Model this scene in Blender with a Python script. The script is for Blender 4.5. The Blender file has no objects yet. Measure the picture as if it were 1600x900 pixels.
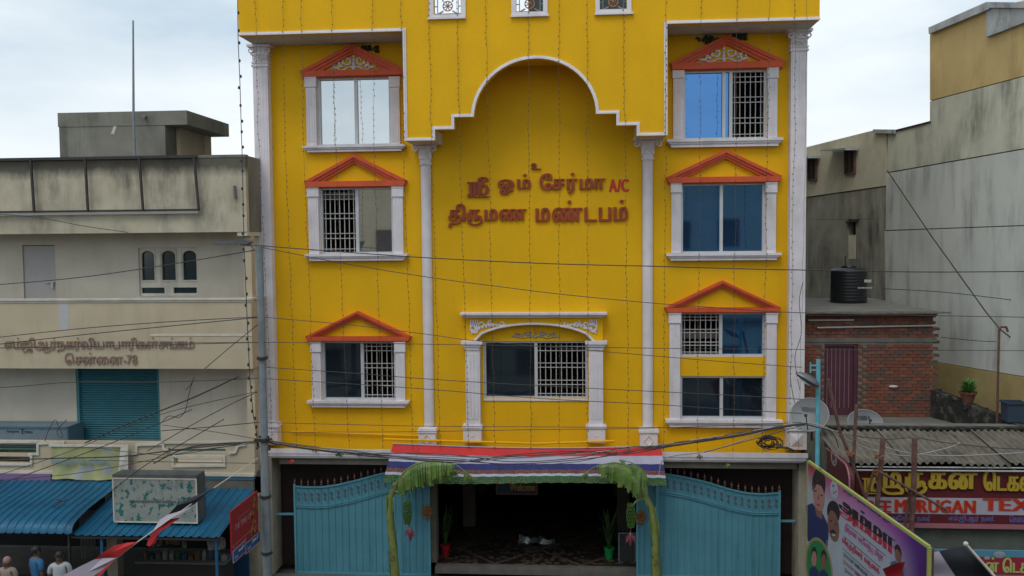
import bpy, math, random
from mathutils import Vector, Matrix
random.seed(7)
SC = bpy.context.scene
COL = SC.collection
# ------------------------------------------------------------------ camera, sky, sun, exposure
CAM = Vector((0.0, -23.0, 8.6))
FPX = 1386.0
_yaw, _pit, _rol = math.radians(4.36), math.radians(3.1), 0.009
_f = Vector((-math.sin(_yaw)*math.cos(_pit), math.cos(_yaw)*math.cos(_pit), -math.sin(_pit)))
_r0 = Vector((math.cos(_yaw), math.sin(_yaw), 0))
_u0 = _r0.cross(_f)
_r = _r0*math.cos(_rol) - _u0*math.sin(_rol)
_u = _u0*math.cos(_rol) + _r0*math.sin(_rol)
cd = bpy.data.cameras.new('camera')
cam = bpy.data.objects.new('camera', cd)
COL.objects.link(cam)
M3 = Matrix((( _r.x, _u.x, -_f.x), (_r.y, _u.y, -_f.y), (_r.z, _u.z, -_f.z)))
cam.matrix_world = Matrix.Translation(CAM) @ M3.to_4x4()
cd.sensor_width = 36.0
cd.lens = 36.0*FPX/1600.0
cd.clip_start = 0.1
cd.clip_end = 3000
SC.camera = cam
SUN_EL, SUN_AZ = math.radians(58), math.radians(200)
W = bpy.data.worlds.new('World'); SC.world = W; W.use_nodes = True
nt = W.node_tree; nt.nodes.clear()
out = nt.nodes.new('ShaderNodeOutputWorld'); bg = nt.nodes.new('ShaderNodeBackground')
sky = nt.nodes.new('ShaderNodeTexSky'); sky.sky_type = 'NISHITA'; sky.sun_disc = False
sky.sun_elevation = SUN_EL; sky.sun_rotation = SUN_AZ; sky.air_density = 1.0; sky.dust_density = 2.0
tc = nt.nodes.new('ShaderNodeTexCoord'); mp = nt.nodes.new('ShaderNodeMapping'); mp.inputs['Scale'].default_value = (1, 1, 3.2)
nz = nt.nodes.new('ShaderNodeTexNoise'); nz.inputs['Scale'].default_value = 2.3; nz.inputs['Detail'].default_value = 6; nz.inputs['Roughness'].default_value = .5
cr = nt.nodes.new('ShaderNodeValToRGB')
cr.color_ramp.elements[0].position = .36; cr.color_ramp.elements[0].color = (5.6, 7.1, 8.4, 1)
cr.color_ramp.elements[1].position = .60; cr.color_ramp.elements[1].color = (9.9, 10.6, 11.0, 1)
mx = nt.nodes.new('ShaderNodeMixRGB'); mx.inputs[0].default_value = .88
nt.links.new(tc.outputs['Generated'], mp.inputs[0]); nt.links.new(mp.outputs[0], nz.inputs['Vector'])
nt.links.new(nz.outputs['Fac'], cr.inputs[0]); nt.links.new(sky.outputs[0], mx.inputs[1]); nt.links.new(cr.outputs[0], mx.inputs[2])
sx = nt.nodes.new('ShaderNodeSeparateXYZ'); nt.links.new(tc.outputs['Generated'], sx.inputs[0])
hz_ = nt.nodes.new('ShaderNodeMapRange'); hz_.interpolation_type = 'SMOOTHSTEP'; hz_.inputs[1].default_value = .02; hz_.inputs[2].default_value = .24; hz_.inputs[3].default_value = .85; hz_.inputs[4].default_value = 0; nt.links.new(sx.outputs['Z'], hz_.inputs[0])
m2_ = nt.nodes.new('ShaderNodeMixRGB'); m2_.inputs[2].default_value = (10.2, 10.6, 10.8, 1)          # bright overcast band above the horizon, all round
nt.links.new(hz_.outputs[0], m2_.inputs[0]); nt.links.new(mx.outputs[0], m2_.inputs[1])
nt.links.new(m2_.outputs[0], bg.inputs[0]); bg.inputs[1].default_value = .10
nt.links.new(bg.outputs[0], out.inputs[0])
sl = bpy.data.lights.new('sun', 'SUN'); sl.energy = 1.0; sl.angle = math.radians(25); sl.color = (1, .96, .9)
so = bpy.data.objects.new('sun', sl); COL.objects.link(so)
# the sun stands in front of the facade (behind the camera), high
_sd = Vector((math.sin(SUN_AZ)*math.cos(SUN_EL), math.cos(SUN_AZ)*math.cos(SUN_EL), math.sin(SUN_EL)))
so.rotation_euler = (-_sd).to_track_quat('-Z', 'Y').to_euler()
SC.view_settings.view_transform = 'Standard'; SC.view_settings.look = 'None'
SC.view_settings.exposure = 0.0; SC.view_settings.gamma = 1.0; SC.view_settings.use_curve_mapping = False

# ------------------------------------------------------------------ pixel of the photo -> point on a real plane
def ray(px, py):
    return _f + _r*((px-800)/FPX) + _u*((450-py)/FPX)
def P(px, py, Y=0.0):
    d = ray(px, py); t = (Y-CAM.y)/d.y
    return CAM + d*t
def PXc(px, py, X):
    d = ray(px, py); t = (X-CAM.x)/d.x
    return CAM + d*t
def PPl(px, py, o, n):
    d = ray(px, py); t = (o-CAM).dot(n)/d.dot(n)
    return CAM + d*t
def RC(x0, y0, x1, y1, Y=0.0):
    ym, xm = (y0+y1)/2, (x0+x1)/2
    return P(x0, ym, Y).x, P(x1, ym, Y).x, P(xm, y1, Y).z, P(xm, y0, Y).z      # X0 X1 Z0 Z1

# ------------------------------------------------------------------ materials
def _lk(t, a, b): t.links.new(a, b)
def mat(name, col, rough=.7, metal=0., var=.10, vs=3.0, streak=0., sscale=(2.5, 2.5, .35), stain=(.08, .075, .065), slo=.48, shi=.72,
        bump=.0, bs=60., spec=None, col2=None, c2s=1.5, c2lo=.5, c2hi=.6, fine=0., top=None):
    m = bpy.data.materials.new(name); m.use_nodes = True
    t = m.node_tree; b = t.nodes['Principled BSDF']
    b.inputs['Roughness'].default_value = rough; b.inputs['Metallic'].default_value = metal
    if spec is not None: b.inputs['Specular IOR Level'].default_value = spec
    tc = t.nodes.new('ShaderNodeTexCoord')
    rgb = t.nodes.new('ShaderNodeRGB'); rgb.outputs[0].default_value = (*col, 1); cur = rgb.outputs[0]
    def noise(sc, det=5, vec=None, rg=.55):
        n = t.nodes.new('ShaderNodeTexNoise'); n.inputs['Scale'].default_value = sc; n.inputs['Detail'].default_value = det
        n.inputs['Roughness'].default_value = rg; _lk(t, vec or tc.outputs['Object'], n.inputs['Vector']); return n.outputs['Fac']
    if col2 is not None:
        n = noise(c2s, 6); r = t.nodes.new('ShaderNodeMapRange'); r.inputs[1].default_value = c2lo; r.inputs[2].default_value = c2hi; _lk(t, n, r.inputs[0])
        mm = t.nodes.new('ShaderNodeMixRGB'); _lk(t, r.outputs[0], mm.inputs[0]); _lk(t, cur, mm.inputs[1]); mm.inputs[2].default_value = (*col2, 1); cur = mm.outputs[0]
    if var > 0:
        n = noise(vs, 6)
        r = t.nodes.new('ShaderNodeMapRange'); r.inputs[1].default_value = .3; r.inputs[2].default_value = .7; r.inputs[3].default_value = 1-var; r.inputs[4].default_value = 1+var; _lk(t, n, r.inputs[0])
        mm = t.nodes.new('ShaderNodeMixRGB'); mm.blend_type = 'MULTIPLY'; mm.inputs[0].default_value = 1; _lk(t, cur, mm.inputs[1]); _lk(t, r.outputs[0], mm.inputs[2]); cur = mm.outputs[0]
    if fine > 0:
        n = noise(38., 4)
        r = t.nodes.new('ShaderNodeMapRange'); r.inputs[1].default_value = .3; r.inputs[2].default_value = .7; r.inputs[3].default_value = 1-fine; r.inputs[4].default_value = 1+fine; _lk(t, n, r.inputs[0])
        mm = t.nodes.new('ShaderNodeMixRGB'); mm.blend_type = 'MULTIPLY'; mm.inputs[0].default_value = 1; _lk(t, cur, mm.inputs[1]); _lk(t, r.outputs[0], mm.inputs[2]); cur = mm.outputs[0]
    if streak > 0:
        mp = t.nodes.new('ShaderNodeMapping'); mp.inputs['Scale'].default_value = sscale; _lk(t, tc.outputs['Object'], mp.inputs[0])
        n = noise(1.0, 8, mp.outputs[0], .65); r = t.nodes.new('ShaderNodeMapRange'); r.inputs[1].default_value = slo; r.inputs[2].default_value = shi; r.inputs[4].default_value = streak; _lk(t, n, r.inputs[0])
        n2 = noise(.55, 4); r2 = t.nodes.new('ShaderNodeMapRange'); r2.inputs[1].default_value = .38; r2.inputs[2].default_value = .62; _lk(t, n2, r2.inputs[0])
        mu = t.nodes.new('ShaderNodeMath'); mu.operation = 'MULTIPLY'; _lk(t, r.outputs[0], mu.inputs[0]); _lk(t, r2.outputs[0], mu.inputs[1])
        mm = t.nodes.new('ShaderNodeMixRGB'); _lk(t, mu.outputs[0], mm.inputs[0]); _lk(t, cur, mm.inputs[1]); mm.inputs[2].default_value = (*stain, 1); cur = mm.outputs[0]
    if top is not None:          # mould creeping down from a wall's top edge: (height, reach, strength)
        sp = t.nodes.new('ShaderNodeSeparateXYZ'); _lk(t, tc.outputs['Object'], sp.inputs[0])
        r = t.nodes.new('ShaderNodeMapRange'); r.inputs[1].default_value = top[0]-top[1]; r.inputs[2].default_value = top[0]; _lk(t, sp.outputs['Z'], r.inputs[0])
        mp = t.nodes.new('ShaderNodeMapping'); mp.inputs['Scale'].default_value = (1.6, 1.6, .7); _lk(t, tc.outputs['Object'], mp.inputs[0])
        n = noise(1.3, 8, mp.outputs[0], .7)
        ad = t.nodes.new('ShaderNodeMath'); ad.operation = 'ADD'; _lk(t, r.outputs[0], ad.inputs[0]); _lk(t, n, ad.inputs[1])
        r3 = t.nodes.new('ShaderNodeMapRange'); r3.inputs[1].default_value = .85; r3.inputs[2].default_value = 1.35; r3.inputs[4].default_value = top[2]; _lk(t, ad.outputs[0], r3.inputs[0])
        mm = t.nodes.new('ShaderNodeMixRGB'); _lk(t, r3.outputs[0], mm.inputs[0]); _lk(t, cur, mm.inputs[1]); mm.inputs[2].default_value = (*stain, 1); cur = mm.outputs[0]
    _lk(t, cur, b.inputs['Base Color'])
    if bump > 0:
        n = noise(bs, 4); bp = t.nodes.new('ShaderNodeBump'); bp.inputs['Strength'].default_value = bump; bp.inputs['Distance'].default_value = .01
        _lk(t, n, bp.inputs['Height']); _lk(t, bp.outputs[0], b.inputs['Normal'])
    return m
YEL = (.76, .42, .004)
M = dict(
 yellow=mat('yellow_paint', YEL, .75, var=.07, vs=.7, streak=.30, sscale=(2.2, 2.2, .22), stain=(.42, .23, .02), slo=.46, shi=.8, bump=.25, bs=9, fine=.04, spec=.25),
 white=mat('white_paint', (.70, .66, .69), .6, var=.08, vs=3, streak=.45, stain=(.28, .26, .22), bump=.1, fine=.03),
 orange=mat('orange_paint', (.60, .085, .022), .6, var=.12, vs=4, streak=.4, stain=(.30, .04, .015), fine=.05),
 letter=mat('letter_red', (.30, .042, .008), .5, var=.2, vs=5, fine=.1),
 acred=mat('painted_red', (.55, .03, .015), .6, var=.1),
 alu=mat('window_aluminium', (.55, .56, .57), .45, var=.05, metal=.2),
 grille=mat('grille_paint', (.50, .48, .46), .55, var=.1),
 soffit=mat('soffit_paint', (.50, .47, .43), .8, var=.1, streak=.3, stain=(.25, .22, .17), sscale=(1, 1, 1)),
 film_blue=mat('blue_window_film', (.085, .225, .50), .04, metal=.92, var=.03),
 film_dark=mat('dark_window_film', (.06, .09, .13), .05, metal=.85, var=.04),
 film_silver=mat('silver_window_film', (.62, .66, .68), .03, metal=.95, var=.02),
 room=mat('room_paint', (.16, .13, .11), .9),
 curtain=mat('curtain_cloth', (.45, .38, .38), .9, var=.15),
 nest=mat('mouldy_patch', (.03, .035, .02), .9, var=.3),
 maroon=mat('maroon_wall_paint', (.030, .012, .014), .6, var=.2),
 beam=mat('concrete_beam', (.24, .22, .18), .85, var=.2, streak=.5),
 pier=mat('cream_pier', (.40, .36, .27), .8, var=.12, streak=.7, sscale=(4, 4, .6), bump=.2),
 gate=mat('gate_blue_paint', (.10, .31, .395), .45, var=.09, vs=1.3, streak=.5, sscale=(9, 9, .5), stain=(.03, .10, .14), fine=.04, metal=.1),
 gate_edge=mat('gate_rail_paint', (.11, .34, .43), .45, var=.1),
 spear=mat('bronze_spearhead', (.20, .11, .09), .5, metal=.3),
 rosepaint=mat('ornament_paint', (.15, .16, .19), .6),
 black=mat('black_plastic', (.012, .012, .014), .4, var=.1),
 wire=mat('cable_rubber', (.035, .033, .033), .6, var=0),
 wiregrey=mat('cable_grey', (.28, .28, .27), .6, var=0),
 stringw=mat('string_wire_brown', (.13, .085, .05), .7, var=0), bulb=mat('bulb_glass', (.07, .035, .02), .3, var=.2),
 bulbgreen=mat('bulb_green', (.02, .08, .03), .3),
 cream=mat('cream_wall_paint', (.50, .42, .295), .85, var=.08, vs=1.2, streak=.55, sscale=(2.0, 2.0, .4), stain=(.13, .115, .085), slo=.5, shi=.85, bump=.2, bs=30, fine=.05),
 creamdirty=mat('stained_parapet', (.49, .44, .325), .9, var=.14, vs=1.5, streak=.9, sscale=(1.6, 1.6, .5), stain=(.055, .052, .042), slo=.42, shi=.66, bump=.3, bs=22, fine=.08, top=(10.74, .55, .85)),
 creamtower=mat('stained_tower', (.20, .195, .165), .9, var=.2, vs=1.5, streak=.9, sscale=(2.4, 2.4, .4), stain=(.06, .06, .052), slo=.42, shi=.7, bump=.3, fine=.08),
 recess=mat('recessed_wall_paint', (.55, .505, .42), .85, var=.08, vs=1, streak=.4, stain=(.2, .18, .14), fine=.04),
 door=mat('grey_door_paint', (.40, .38, .375), .6, var=.05),
 winframe=mat('old_window_paint', (.58, .55, .47), .7, var=.12, streak=.4),
 darkglass=mat('dark_green_glass', (.012, .03, .035), .12, var=.1, spec=.8),
 teal=mat('shutter_teal', (.022, .145, .185), .5, var=.15, vs=2, streak=.5, sscale=(1.5, 1.5, 2), stain=(.012, .05, .07), metal=.1),
 tealframe=mat('shutter_guide', (.05, .22, .25), .5, var=.15),
 rust=mat('rusted_letters', (.27, .165, .125), .8, var=.3, vs=8),
 iron=mat('black_iron', (.03, .026, .025), .6, var=.3, vs=8),
 rusty=mat('rusty_rod', (.12, .06, .045), .8, var=.35, vs=10),
 polegrey=mat('galvanised_pole', (.20, .23, .25), .55, var=.15, vs=5, streak=.6, stain=(.07, .07, .075), metal=.2),
 polecyan=mat('cyan_pole_paint', (.12, .42, .52), .5, var=.15, vs=6, streak=.4, stain=(.1, .1, .1)),
 lampgrey=mat('lamp_grey', (.13, .14, .15), .4, metal=.4),
 lampglass=mat('lamp_lens', (.4, .42, .42), .25),
 awning=mat('awning_blue', (.010, .115, .22), .45, var=.2, vs=1.2, streak=.8, sscale=(3, .5, 3), stain=(.01, .04, .075), fine=.08, metal=.15),
 asbestos=mat('asbestos_sheet', (.165, .148, .118), .95, var=.3, vs=3, streak=.95, sscale=(5, .8, 5), stain=(.045, .042, .036), slo=.42, shi=.66, fine=.15, bump=.3),
 asphalt=mat('asphalt', (.05, .05, .05), .9, var=.2, bump=.3),
 paving=mat('paving_concrete', (.13, .125, .115), .9, var=.2, bump=.3),
 kerb=mat('kerb_concrete', (.25, .24, .22), .9, var=.2),
 tank=mat('tank_plastic', (.012, .014, .016), .38, var=.1),
 brickA=mat('brick_red', (.185, .066, .042), .9, var=.3, vs=6, fine=.2, streak=.35, sscale=(1,1,1), stain=(.1, .08, .065)),
 brickB=mat('brick_dark', (.12, .075, .06), .9, var=.3, vs=6, fine=.2),
 brickC=mat('brick_orange', (.23, .085, .05), .9, var=.3, vs=6, fine=.2),
 mortar=mat('mortar', (.17, .145, .12), .95, var=.25, vs=2.5, fine=.15),
 concrete=mat('raw_concrete', (.155, .15, .13), .92, var=.2, streak=.5, fine=.1, bump=.3),
 doormaroon=mat('door_maroon', (.075, .022, .035), .5, var=.1),
 doorline=mat('door_pink_line', (.25, .13, .16), .5),
 plastic_white=mat('white_pipe', (.5, .5, .48), .5),
 wallyellow=mat('far_yellow_wall', (.60, .44, .19), .85, var=.12, vs=.8, streak=.7, sscale=(1.6, 1.6, .3), stain=(.22, .135, .06), fine=.05),
 wallgrey=mat('far_grey_wall', (.62, .615, .49), .9, var=.12, vs=.6, streak=.75, sscale=(1.6, 1.6, .35), stain=(.10, .10, .085), slo=.42, shi=.62, fine=.07, bump=.2),
 walllight=mat('far_light_wall', (.63, .645, .595), .9, var=.1, vs=.5, streak=.55, sscale=(2.2, 2.2, .3), stain=(.13, .13, .12), slo=.46, shi=.66, fine=.05, bump=.15),
 wallcream=mat('far_cream_wall', (.60, .56, .42), .85, var=.08, streak=.3, stain=(.2, .18, .13), fine=.05),
 wallmould=mat('far_mould_wall', (.34, .32, .26), .95, var=.25, vs=1, streak=.95, sscale=(2.2, 2.2, .35), stain=(.05, .05, .045), slo=.38, shi=.66, fine=.12, bump=.3),
 coping=mat('mouldy_coping', (.40, .42, .43), .9, var=.25, vs=2, streak=.8, sscale=(3, 3, 1), stain=(.06, .065, .07), fine=.15),
 lowyellow=mat('lower_yellow_wall', (.40, .30, .13), .85, var=.1),
 moss_and_shade=mat('black_mould_and_shade', (.022, .022, .02), .95, var=.5, vs=5, bump=.4, bs=12, col2=(.06, .055, .045), c2s=5),  # black mould; also the painted-in shade on the far opening's backing
 shutter_darkwin=mat('brown_shutter_and_dark_window', (.07, .055, .05), .7, var=.2),
 terracotta=mat('terracotta', (.16, .06, .035), .8, var=.2),
 leaf=mat('leaf_green', (.025, .075, .015), .55, var=.35, vs=8),
 bleaf=mat('banana_leaf', (.10, .185, .035), .42, var=.4, vs=4, fine=.2, col2=(.17, .17, .045), c2s=3, c2lo=.5, c2hi=.68),
 bleaf2=mat('banana_leaf_pale', (.15, .24, .07), .45, var=.3, vs=5, fine=.15),
 bstem=mat('banana_stem', (.17, .20, .05), .6, var=.3, vs=4, col2=(.05, .035, .02), c2s=6, c2lo=.55, c2hi=.68, streak=.3),
 bfruit=mat('banana_fruit', (.055, .125, .022), .5, var=.25, vs=9),
 bflower=mat('banana_flower', (.17, .045, .06), .5, var=.25, vs=9),
 garland=mat('marigold', (.33, .13, .02), .9, var=.4, vs=30),
 cred=mat('cloth_red', (.62, .022, .022), .7, var=.08, fine=.04), cwhite=mat('cloth_white', (.42, .41, .52), .7, var=.08, fine=.04),
 cblue=mat('cloth_blue', (.015, .02, .14), .7, var=.1), cgreen=mat('cloth_green', (.008, .085, .022), .7, var=.15),
 gold=mat('gold_foil', (.62, .48, .20), .3, metal=.7, var=.3, vs=30), cmaroon=mat('cloth_maroon', (.14, .03, .05), .7, var=.2),
 fblack=mat('flag_black', (.012, .014, .022), .7, var=.1), fwhite=mat('flag_white', (.42, .38, .45), .7, var=.08, fine=.04), fred=mat('flag_red', (.42, .015, .02), .7, var=.1, fine=.04),
 skin=mat('skin_brown', (.13, .065, .042), .55, var=.1), hair=mat('hair_black', (.008, .007, .007), .6), hairgrey=mat('cap_pink', (.28, .17, .15), .8),
 shirtblue=mat('shirt_blue', (.02, .11, .24), .8, var=.1), shirtwhite=mat('shirt_white', (.36, .40, .42), .8, var=.1), shirtbeige=mat('shirt_beige', (.25, .2, .17), .8),
 trouser=mat('trousers_dark', (.02, .02, .03), .8),
 potred=mat('pot_red', (.42, .01, .02), .4), potgreen=mat('pot_green', (.005, .28, .05), .4),
 silver=mat('silver_foil', (.35, .38, .36), .4, metal=.8, var=.2),
 signblue=mat('sign_dark_blue', (.01, .03, .06), .5), signwood=mat('sign_wood', (.12, .05, .035), .5),
 goldtext=mat('gold_letters', (.45, .28, .05), .4, metal=.3),
)
def floor_mat():
    m = bpy.data.materials.new('patterned_floor'); m.use_nodes = True; t = m.node_tree; b = t.nodes['Principled BSDF']
    b.inputs['Roughness'].default_value = .28
    tc = t.nodes.new('ShaderNodeTexCoord'); mp = t.nodes.new('ShaderNodeMapping'); mp.inputs['Rotation'].default_value = (0, 0, .785); mp.inputs['Scale'].default_value = (1, 1, 1)
    _lk(t, tc.outputs['Object'], mp.inputs[0])
    br = t.nodes.new('ShaderNodeTexBrick'); br.offset = 0; br.inputs['Scale'].default_value = 1.0; br.inputs['Mortar Size'].default_value = .035; br.inputs['Brick Width'].default_value = 1.6; br.inputs['Row Height'].default_value = 1.6
    br.inputs['Color1'].default_value = (.0, .0, .0, 1); br.inputs['Color2'].default_value = (.0, .0, .0, 1); br.inputs['Mortar'].default_value = (1, 1, 1, 1)
    _lk(t, mp.outputs[0], br.inputs['Vector'])
    vo = t.nodes.new('ShaderNodeTexVoronoi'); vo.inputs['Scale'].default_value = 6; _lk(t, tc.outputs['Object'], vo.inputs['Vector'])
    r = t.nodes.new('ShaderNodeValToRGB'); r.color_ramp.interpolation = 'CONSTANT'; r.color_ramp.elements[0].color = (.11, .09, .07, 1); r.color_ramp.elements[1].position = .42; r.color_ramp.elements[1].color = (.03, .02, .016, 1)
    _lk(t, vo.outputs['Distance'], r.inputs[0])
    mm = t.nodes.new('ShaderNodeMixRGB'); _lk(t, br.outputs['Color'], mm.inputs[0]); _lk(t, r.outputs[0], mm.inputs[1]); mm.inputs[2].default_value = (.12, .10, .08, 1)
    _lk(t, mm.outputs[0], b.inputs['Base Color']); return m
M['floor'] = floor_mat()
def sheetboard():
    return mat('peeling_sign', (.27, .30, .27), .7, var=.1, col2=(.02, .13, .13), c2s=6.5, c2lo=.545, c2hi=.57, fine=.1, streak=.5, sscale=(4, 4, 3), stain=(.01, .03, .035), slo=.53, shi=.56)
M['peel'] = sheetboard()
def col(name, c, rough=.6, **k):
    if name not in M: M[name] = mat(name, c, rough, var=k.pop('var', .06), **k)
    return M[name]

# ------------------------------------------------------------------ object helpers
def tag(o, label=None, cat=None, group=None, kind=None):
    if label: o['label'] = label
    if cat: o['category'] = cat
    if group: o['group'] = group
    if kind: o['kind'] = kind
    return o
def T(name, label, cat, loc=(0, 0, 0), group=None, rotz=0.0):
    o = bpy.data.objects.new(name, None); COL.objects.link(o); o.location = loc; o.rotation_euler = (0, 0, rotz)
    o.empty_display_size = .2
    return tag(o, label, cat, group)
def rootof(o):
    while o.parent: o = o.parent
    return o
def rmat(o):
    r = rootof(o); return Matrix.Translation(r.location) @ Matrix.Rotation(r.rotation_euler.z, 4, 'Z')
def copy_tree(o, parent=None):
    c = o.copy(); COL.objects.link(c)
    if parent is not None: c.parent = parent
    for ch in list(o.children): copy_tree(ch, c)
    return c
class MB:
    def __init__(s): s.v = []; s.f = []; s.sm = False
    def add(s, vs, fs):
        n = len(s.v); s.v += [tuple(v) for v in vs]; s.f += [tuple(i+n for i in f) for f in fs]; return s
    def box(s, x0, y0, z0, x1, y1, z1):
        x0, x1 = min(x0, x1), max(x0, x1); y0, y1 = min(y0, y1), max(y0, y1); z0, z1 = min(z0, z1), max(z0, z1)
        return s.add([(x0,y0,z0),(x1,y0,z0),(x1,y1,z0),(x0,y1,z0),(x0,y0,z1),(x1,y0,z1),(x1,y1,z1),(x0,y1,z1)],
              [(0,3,2,1),(4,5,6,7),(0,1,5,4),(1,2,6,5),(2,3,7,6),(3,0,4,7)])
    def prism(s, pts, y0, y1):            # pts (x,z), extruded along y
        n = len(pts)
        a = sum(pts[i][0]*pts[(i+1)%n][1]-pts[(i+1)%n][0]*pts[i][1] for i in range(n))
        if a < 0: pts = pts[::-1]
        vs = [(x, y0, z) for x, z in pts]+[(x, y1, z) for x, z in pts]
        fs = [tuple(range(n)), tuple(range(2*n-1, n-1, -1))]+[(i, i+n, (i+1)%n+n, (i+1)%n) for i in range(n)]
        return s.add(vs, fs)
    def quad(s, a, b, c, d): return s.add([a, b, c, d], [(0, 1, 2, 3)])
    def bar(s, a, b, w, h=None, up=(0, 0, 1)):
        a, b = Vector(a), Vector(b); h = h or w; d = (b-a).normalized(); u = Vector(up)
        if abs(d.dot(u)) > .98: u = Vector((0, 1, 0))
        r = d.cross(u).normalized(); u = r.cross(d)
        vs = [p+r*(sx*w/2)+u*(sz*h/2) for p in (a, b) for sx, sz in ((-1,-1),(1,-1),(1,1),(-1,1))]
        return s.add(vs, [(0,1,2,3),(7,6,5,4),(0,4,5,1),(1,5,6,2),(2,6,7,3),(3,7,4,0)])
    def tube(s, pts, r, n=6, cap=True):
        pts = [Vector(p) for p in pts]; N = len(pts); rs = r if isinstance(r, (list, tuple)) else [r]*N
        base = len(s.v); pu = None
        for i, p in enumerate(pts):
            d = (pts[min(i+1, N-1)]-pts[max(i-1, 0)])
            d = d.normalized() if d.length > 1e-9 else Vector((0, 0, 1))
            if pu is None:
                pu = Vector((0, 0, 1)) if abs(d.z) < .9 else Vector((1, 0, 0))
            a = d.cross(pu)
            if a.length < 1e-6: a = d.cross(Vector((0, 1, 0.1)))
            a.normalize(); b = a.cross(d); pu = b
            for k in range(n):
                t = 2*math.pi*k/n; s.v.append(tuple(p+a*(math.cos(t)*rs[i])+b*(math.sin(t)*rs[i])))
        for i in range(N-1):
            for k in range(n):
                k2 = (k+1) % n; s.f.append((base+i*n+k, base+i*n+k2, base+(i+1)*n+k2, base+(i+1)*n+k))
        if cap and n > 2:
            s.f.append(tuple(base+k for k in range(n-1, -1, -1))); s.f.append(tuple(base+(N-1)*n+k for k in range(n)))
        return s
    def lathe(s, prof, c, n=16, a0=0, a1=2*math.pi, sx=1, sy=1):       # prof (r,z)
        base = len(s.v); full = abs(a1-a0-2*math.pi) < 1e-6; m = n if full else n+1
        for r, z in prof:
            for k in range(m):
                t = a0+(a1-a0)*k/n; s.v.append((c[0]+math.cos(t)*r*sx, c[1]+math.sin(t)*r*sy, c[2]+z))
        for i in range(len(prof)-1):
            for k in range(n):
                k2 = (k+1) % m; s.f.append((base+i*m+k, base+i*m+k2, base+(i+1)*m+k2, base+(i+1)*m+k))
        return s
    def ball(s, c, r, n=8, sz=1.0, sx=1.0, sy=1.0):
        pr = [(max(1e-4, math.sin(math.pi*i/(n//2+1))*r), -math.cos(math.pi*i/(n//2+1))*r*sz) for i in range(n//2+2)]
        return s.lathe(pr, c, n, sx=sx, sy=sy)
    def ribbon(s, pts, w, y0, y1, side=0):     # band of width w along a 2D path (x,z) extruded in y; side 0 centre, 1 left, -1 right
        P2 = [Vector(p) for p in pts]; N = len(P2); L = []; R = []
        for i in range(N):
            d0 = (P2[i]-P2[i-1]).normalized() if i > 0 else None
            d1 = (P2[i+1]-P2[i]).normalized() if i < N-1 else None
            d0 = d0 or d1; d1 = d1 or d0
            n0 = Vector((-d0.y, d0.x)); n1 = Vector((-d1.y, d1.x)); m = n0+n1
            m = m.normalized() if m.length > 1e-6 else n0
            k = 1/max(.35, m.dot(n0))
            a = w*(.5 if side == 0 else (1 if side == 1 else 0)); b = w-a
            L.append(P2[i]+m*k*a); R.append(P2[i]-m*k*b)
        for i in range(N-1):
            s.prism([tuple(R[i]), tuple(R[i+1]), tuple(L[i+1]), tuple(L[i])], y0, y1)
        return s
    def build(s, name, m, parent=None, label=None, smooth=False, kind=None, origin=None, cat=None, group=None):
        me = bpy.data.meshes.new(name)
        if parent is not None: inv = rmat(parent).inverted(); vs = [tuple(inv @ Vector(v)) for v in s.v]
        elif origin is not None: o_ = Vector(origin); vs = [tuple(Vector(v)-o_) for v in s.v]
        else: vs = s.v
        me.from_pydata(vs, [], s.f); me.update()
        if m is not None: me.materials.append(m if not isinstance(m, str) else M[m])
        if smooth or s.sm:
            me.polygons.foreach_set('use_smooth', [True]*len(me.polygons))
            try: me.set_sharp_from_angle(angle=math.radians(40))
            except Exception: pass
        o = bpy.data.objects.new(name, me); COL.objects.link(o)
        if parent is not None: o.parent = parent
        elif origin is not None: o.location = origin
        tag(o, label, cat, group, kind)
        return o
def extr(mb, pts, vec):
    pts = [Vector(p) for p in pts]; vec = Vector(vec); n = len(pts)
    return mb.add(pts+[p+vec for p in pts], [tuple(range(n)), tuple(range(2*n-1, n-1, -1))]+[(i, i+n, (i+1) % n+n, (i+1) % n) for i in range(n)])
def build_each(mb, name, m, parent, smooth=False):
    par = list(range(len(mb.v)))
    def find(i):
        while par[i] != i: par[i] = par[par[i]]; i = par[i]
        return i
    for f in mb.f:
        for i in f[1:]: par[find(i)] = find(f[0])
    groups = {}
    for f in mb.f: groups.setdefault(find(f[0]), []).append(f)
    res = []
    for fs in groups.values():
        ids = sorted({i for f in fs for i in f}); mp_ = {i: k for k, i in enumerate(ids)}; b = MB(); b.v = [mb.v[i] for i in ids]; b.f = [tuple(mp_[i] for i in f) for f in fs]
        res.append(b.build(name, m, parent, smooth=smooth))
    return res
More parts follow.
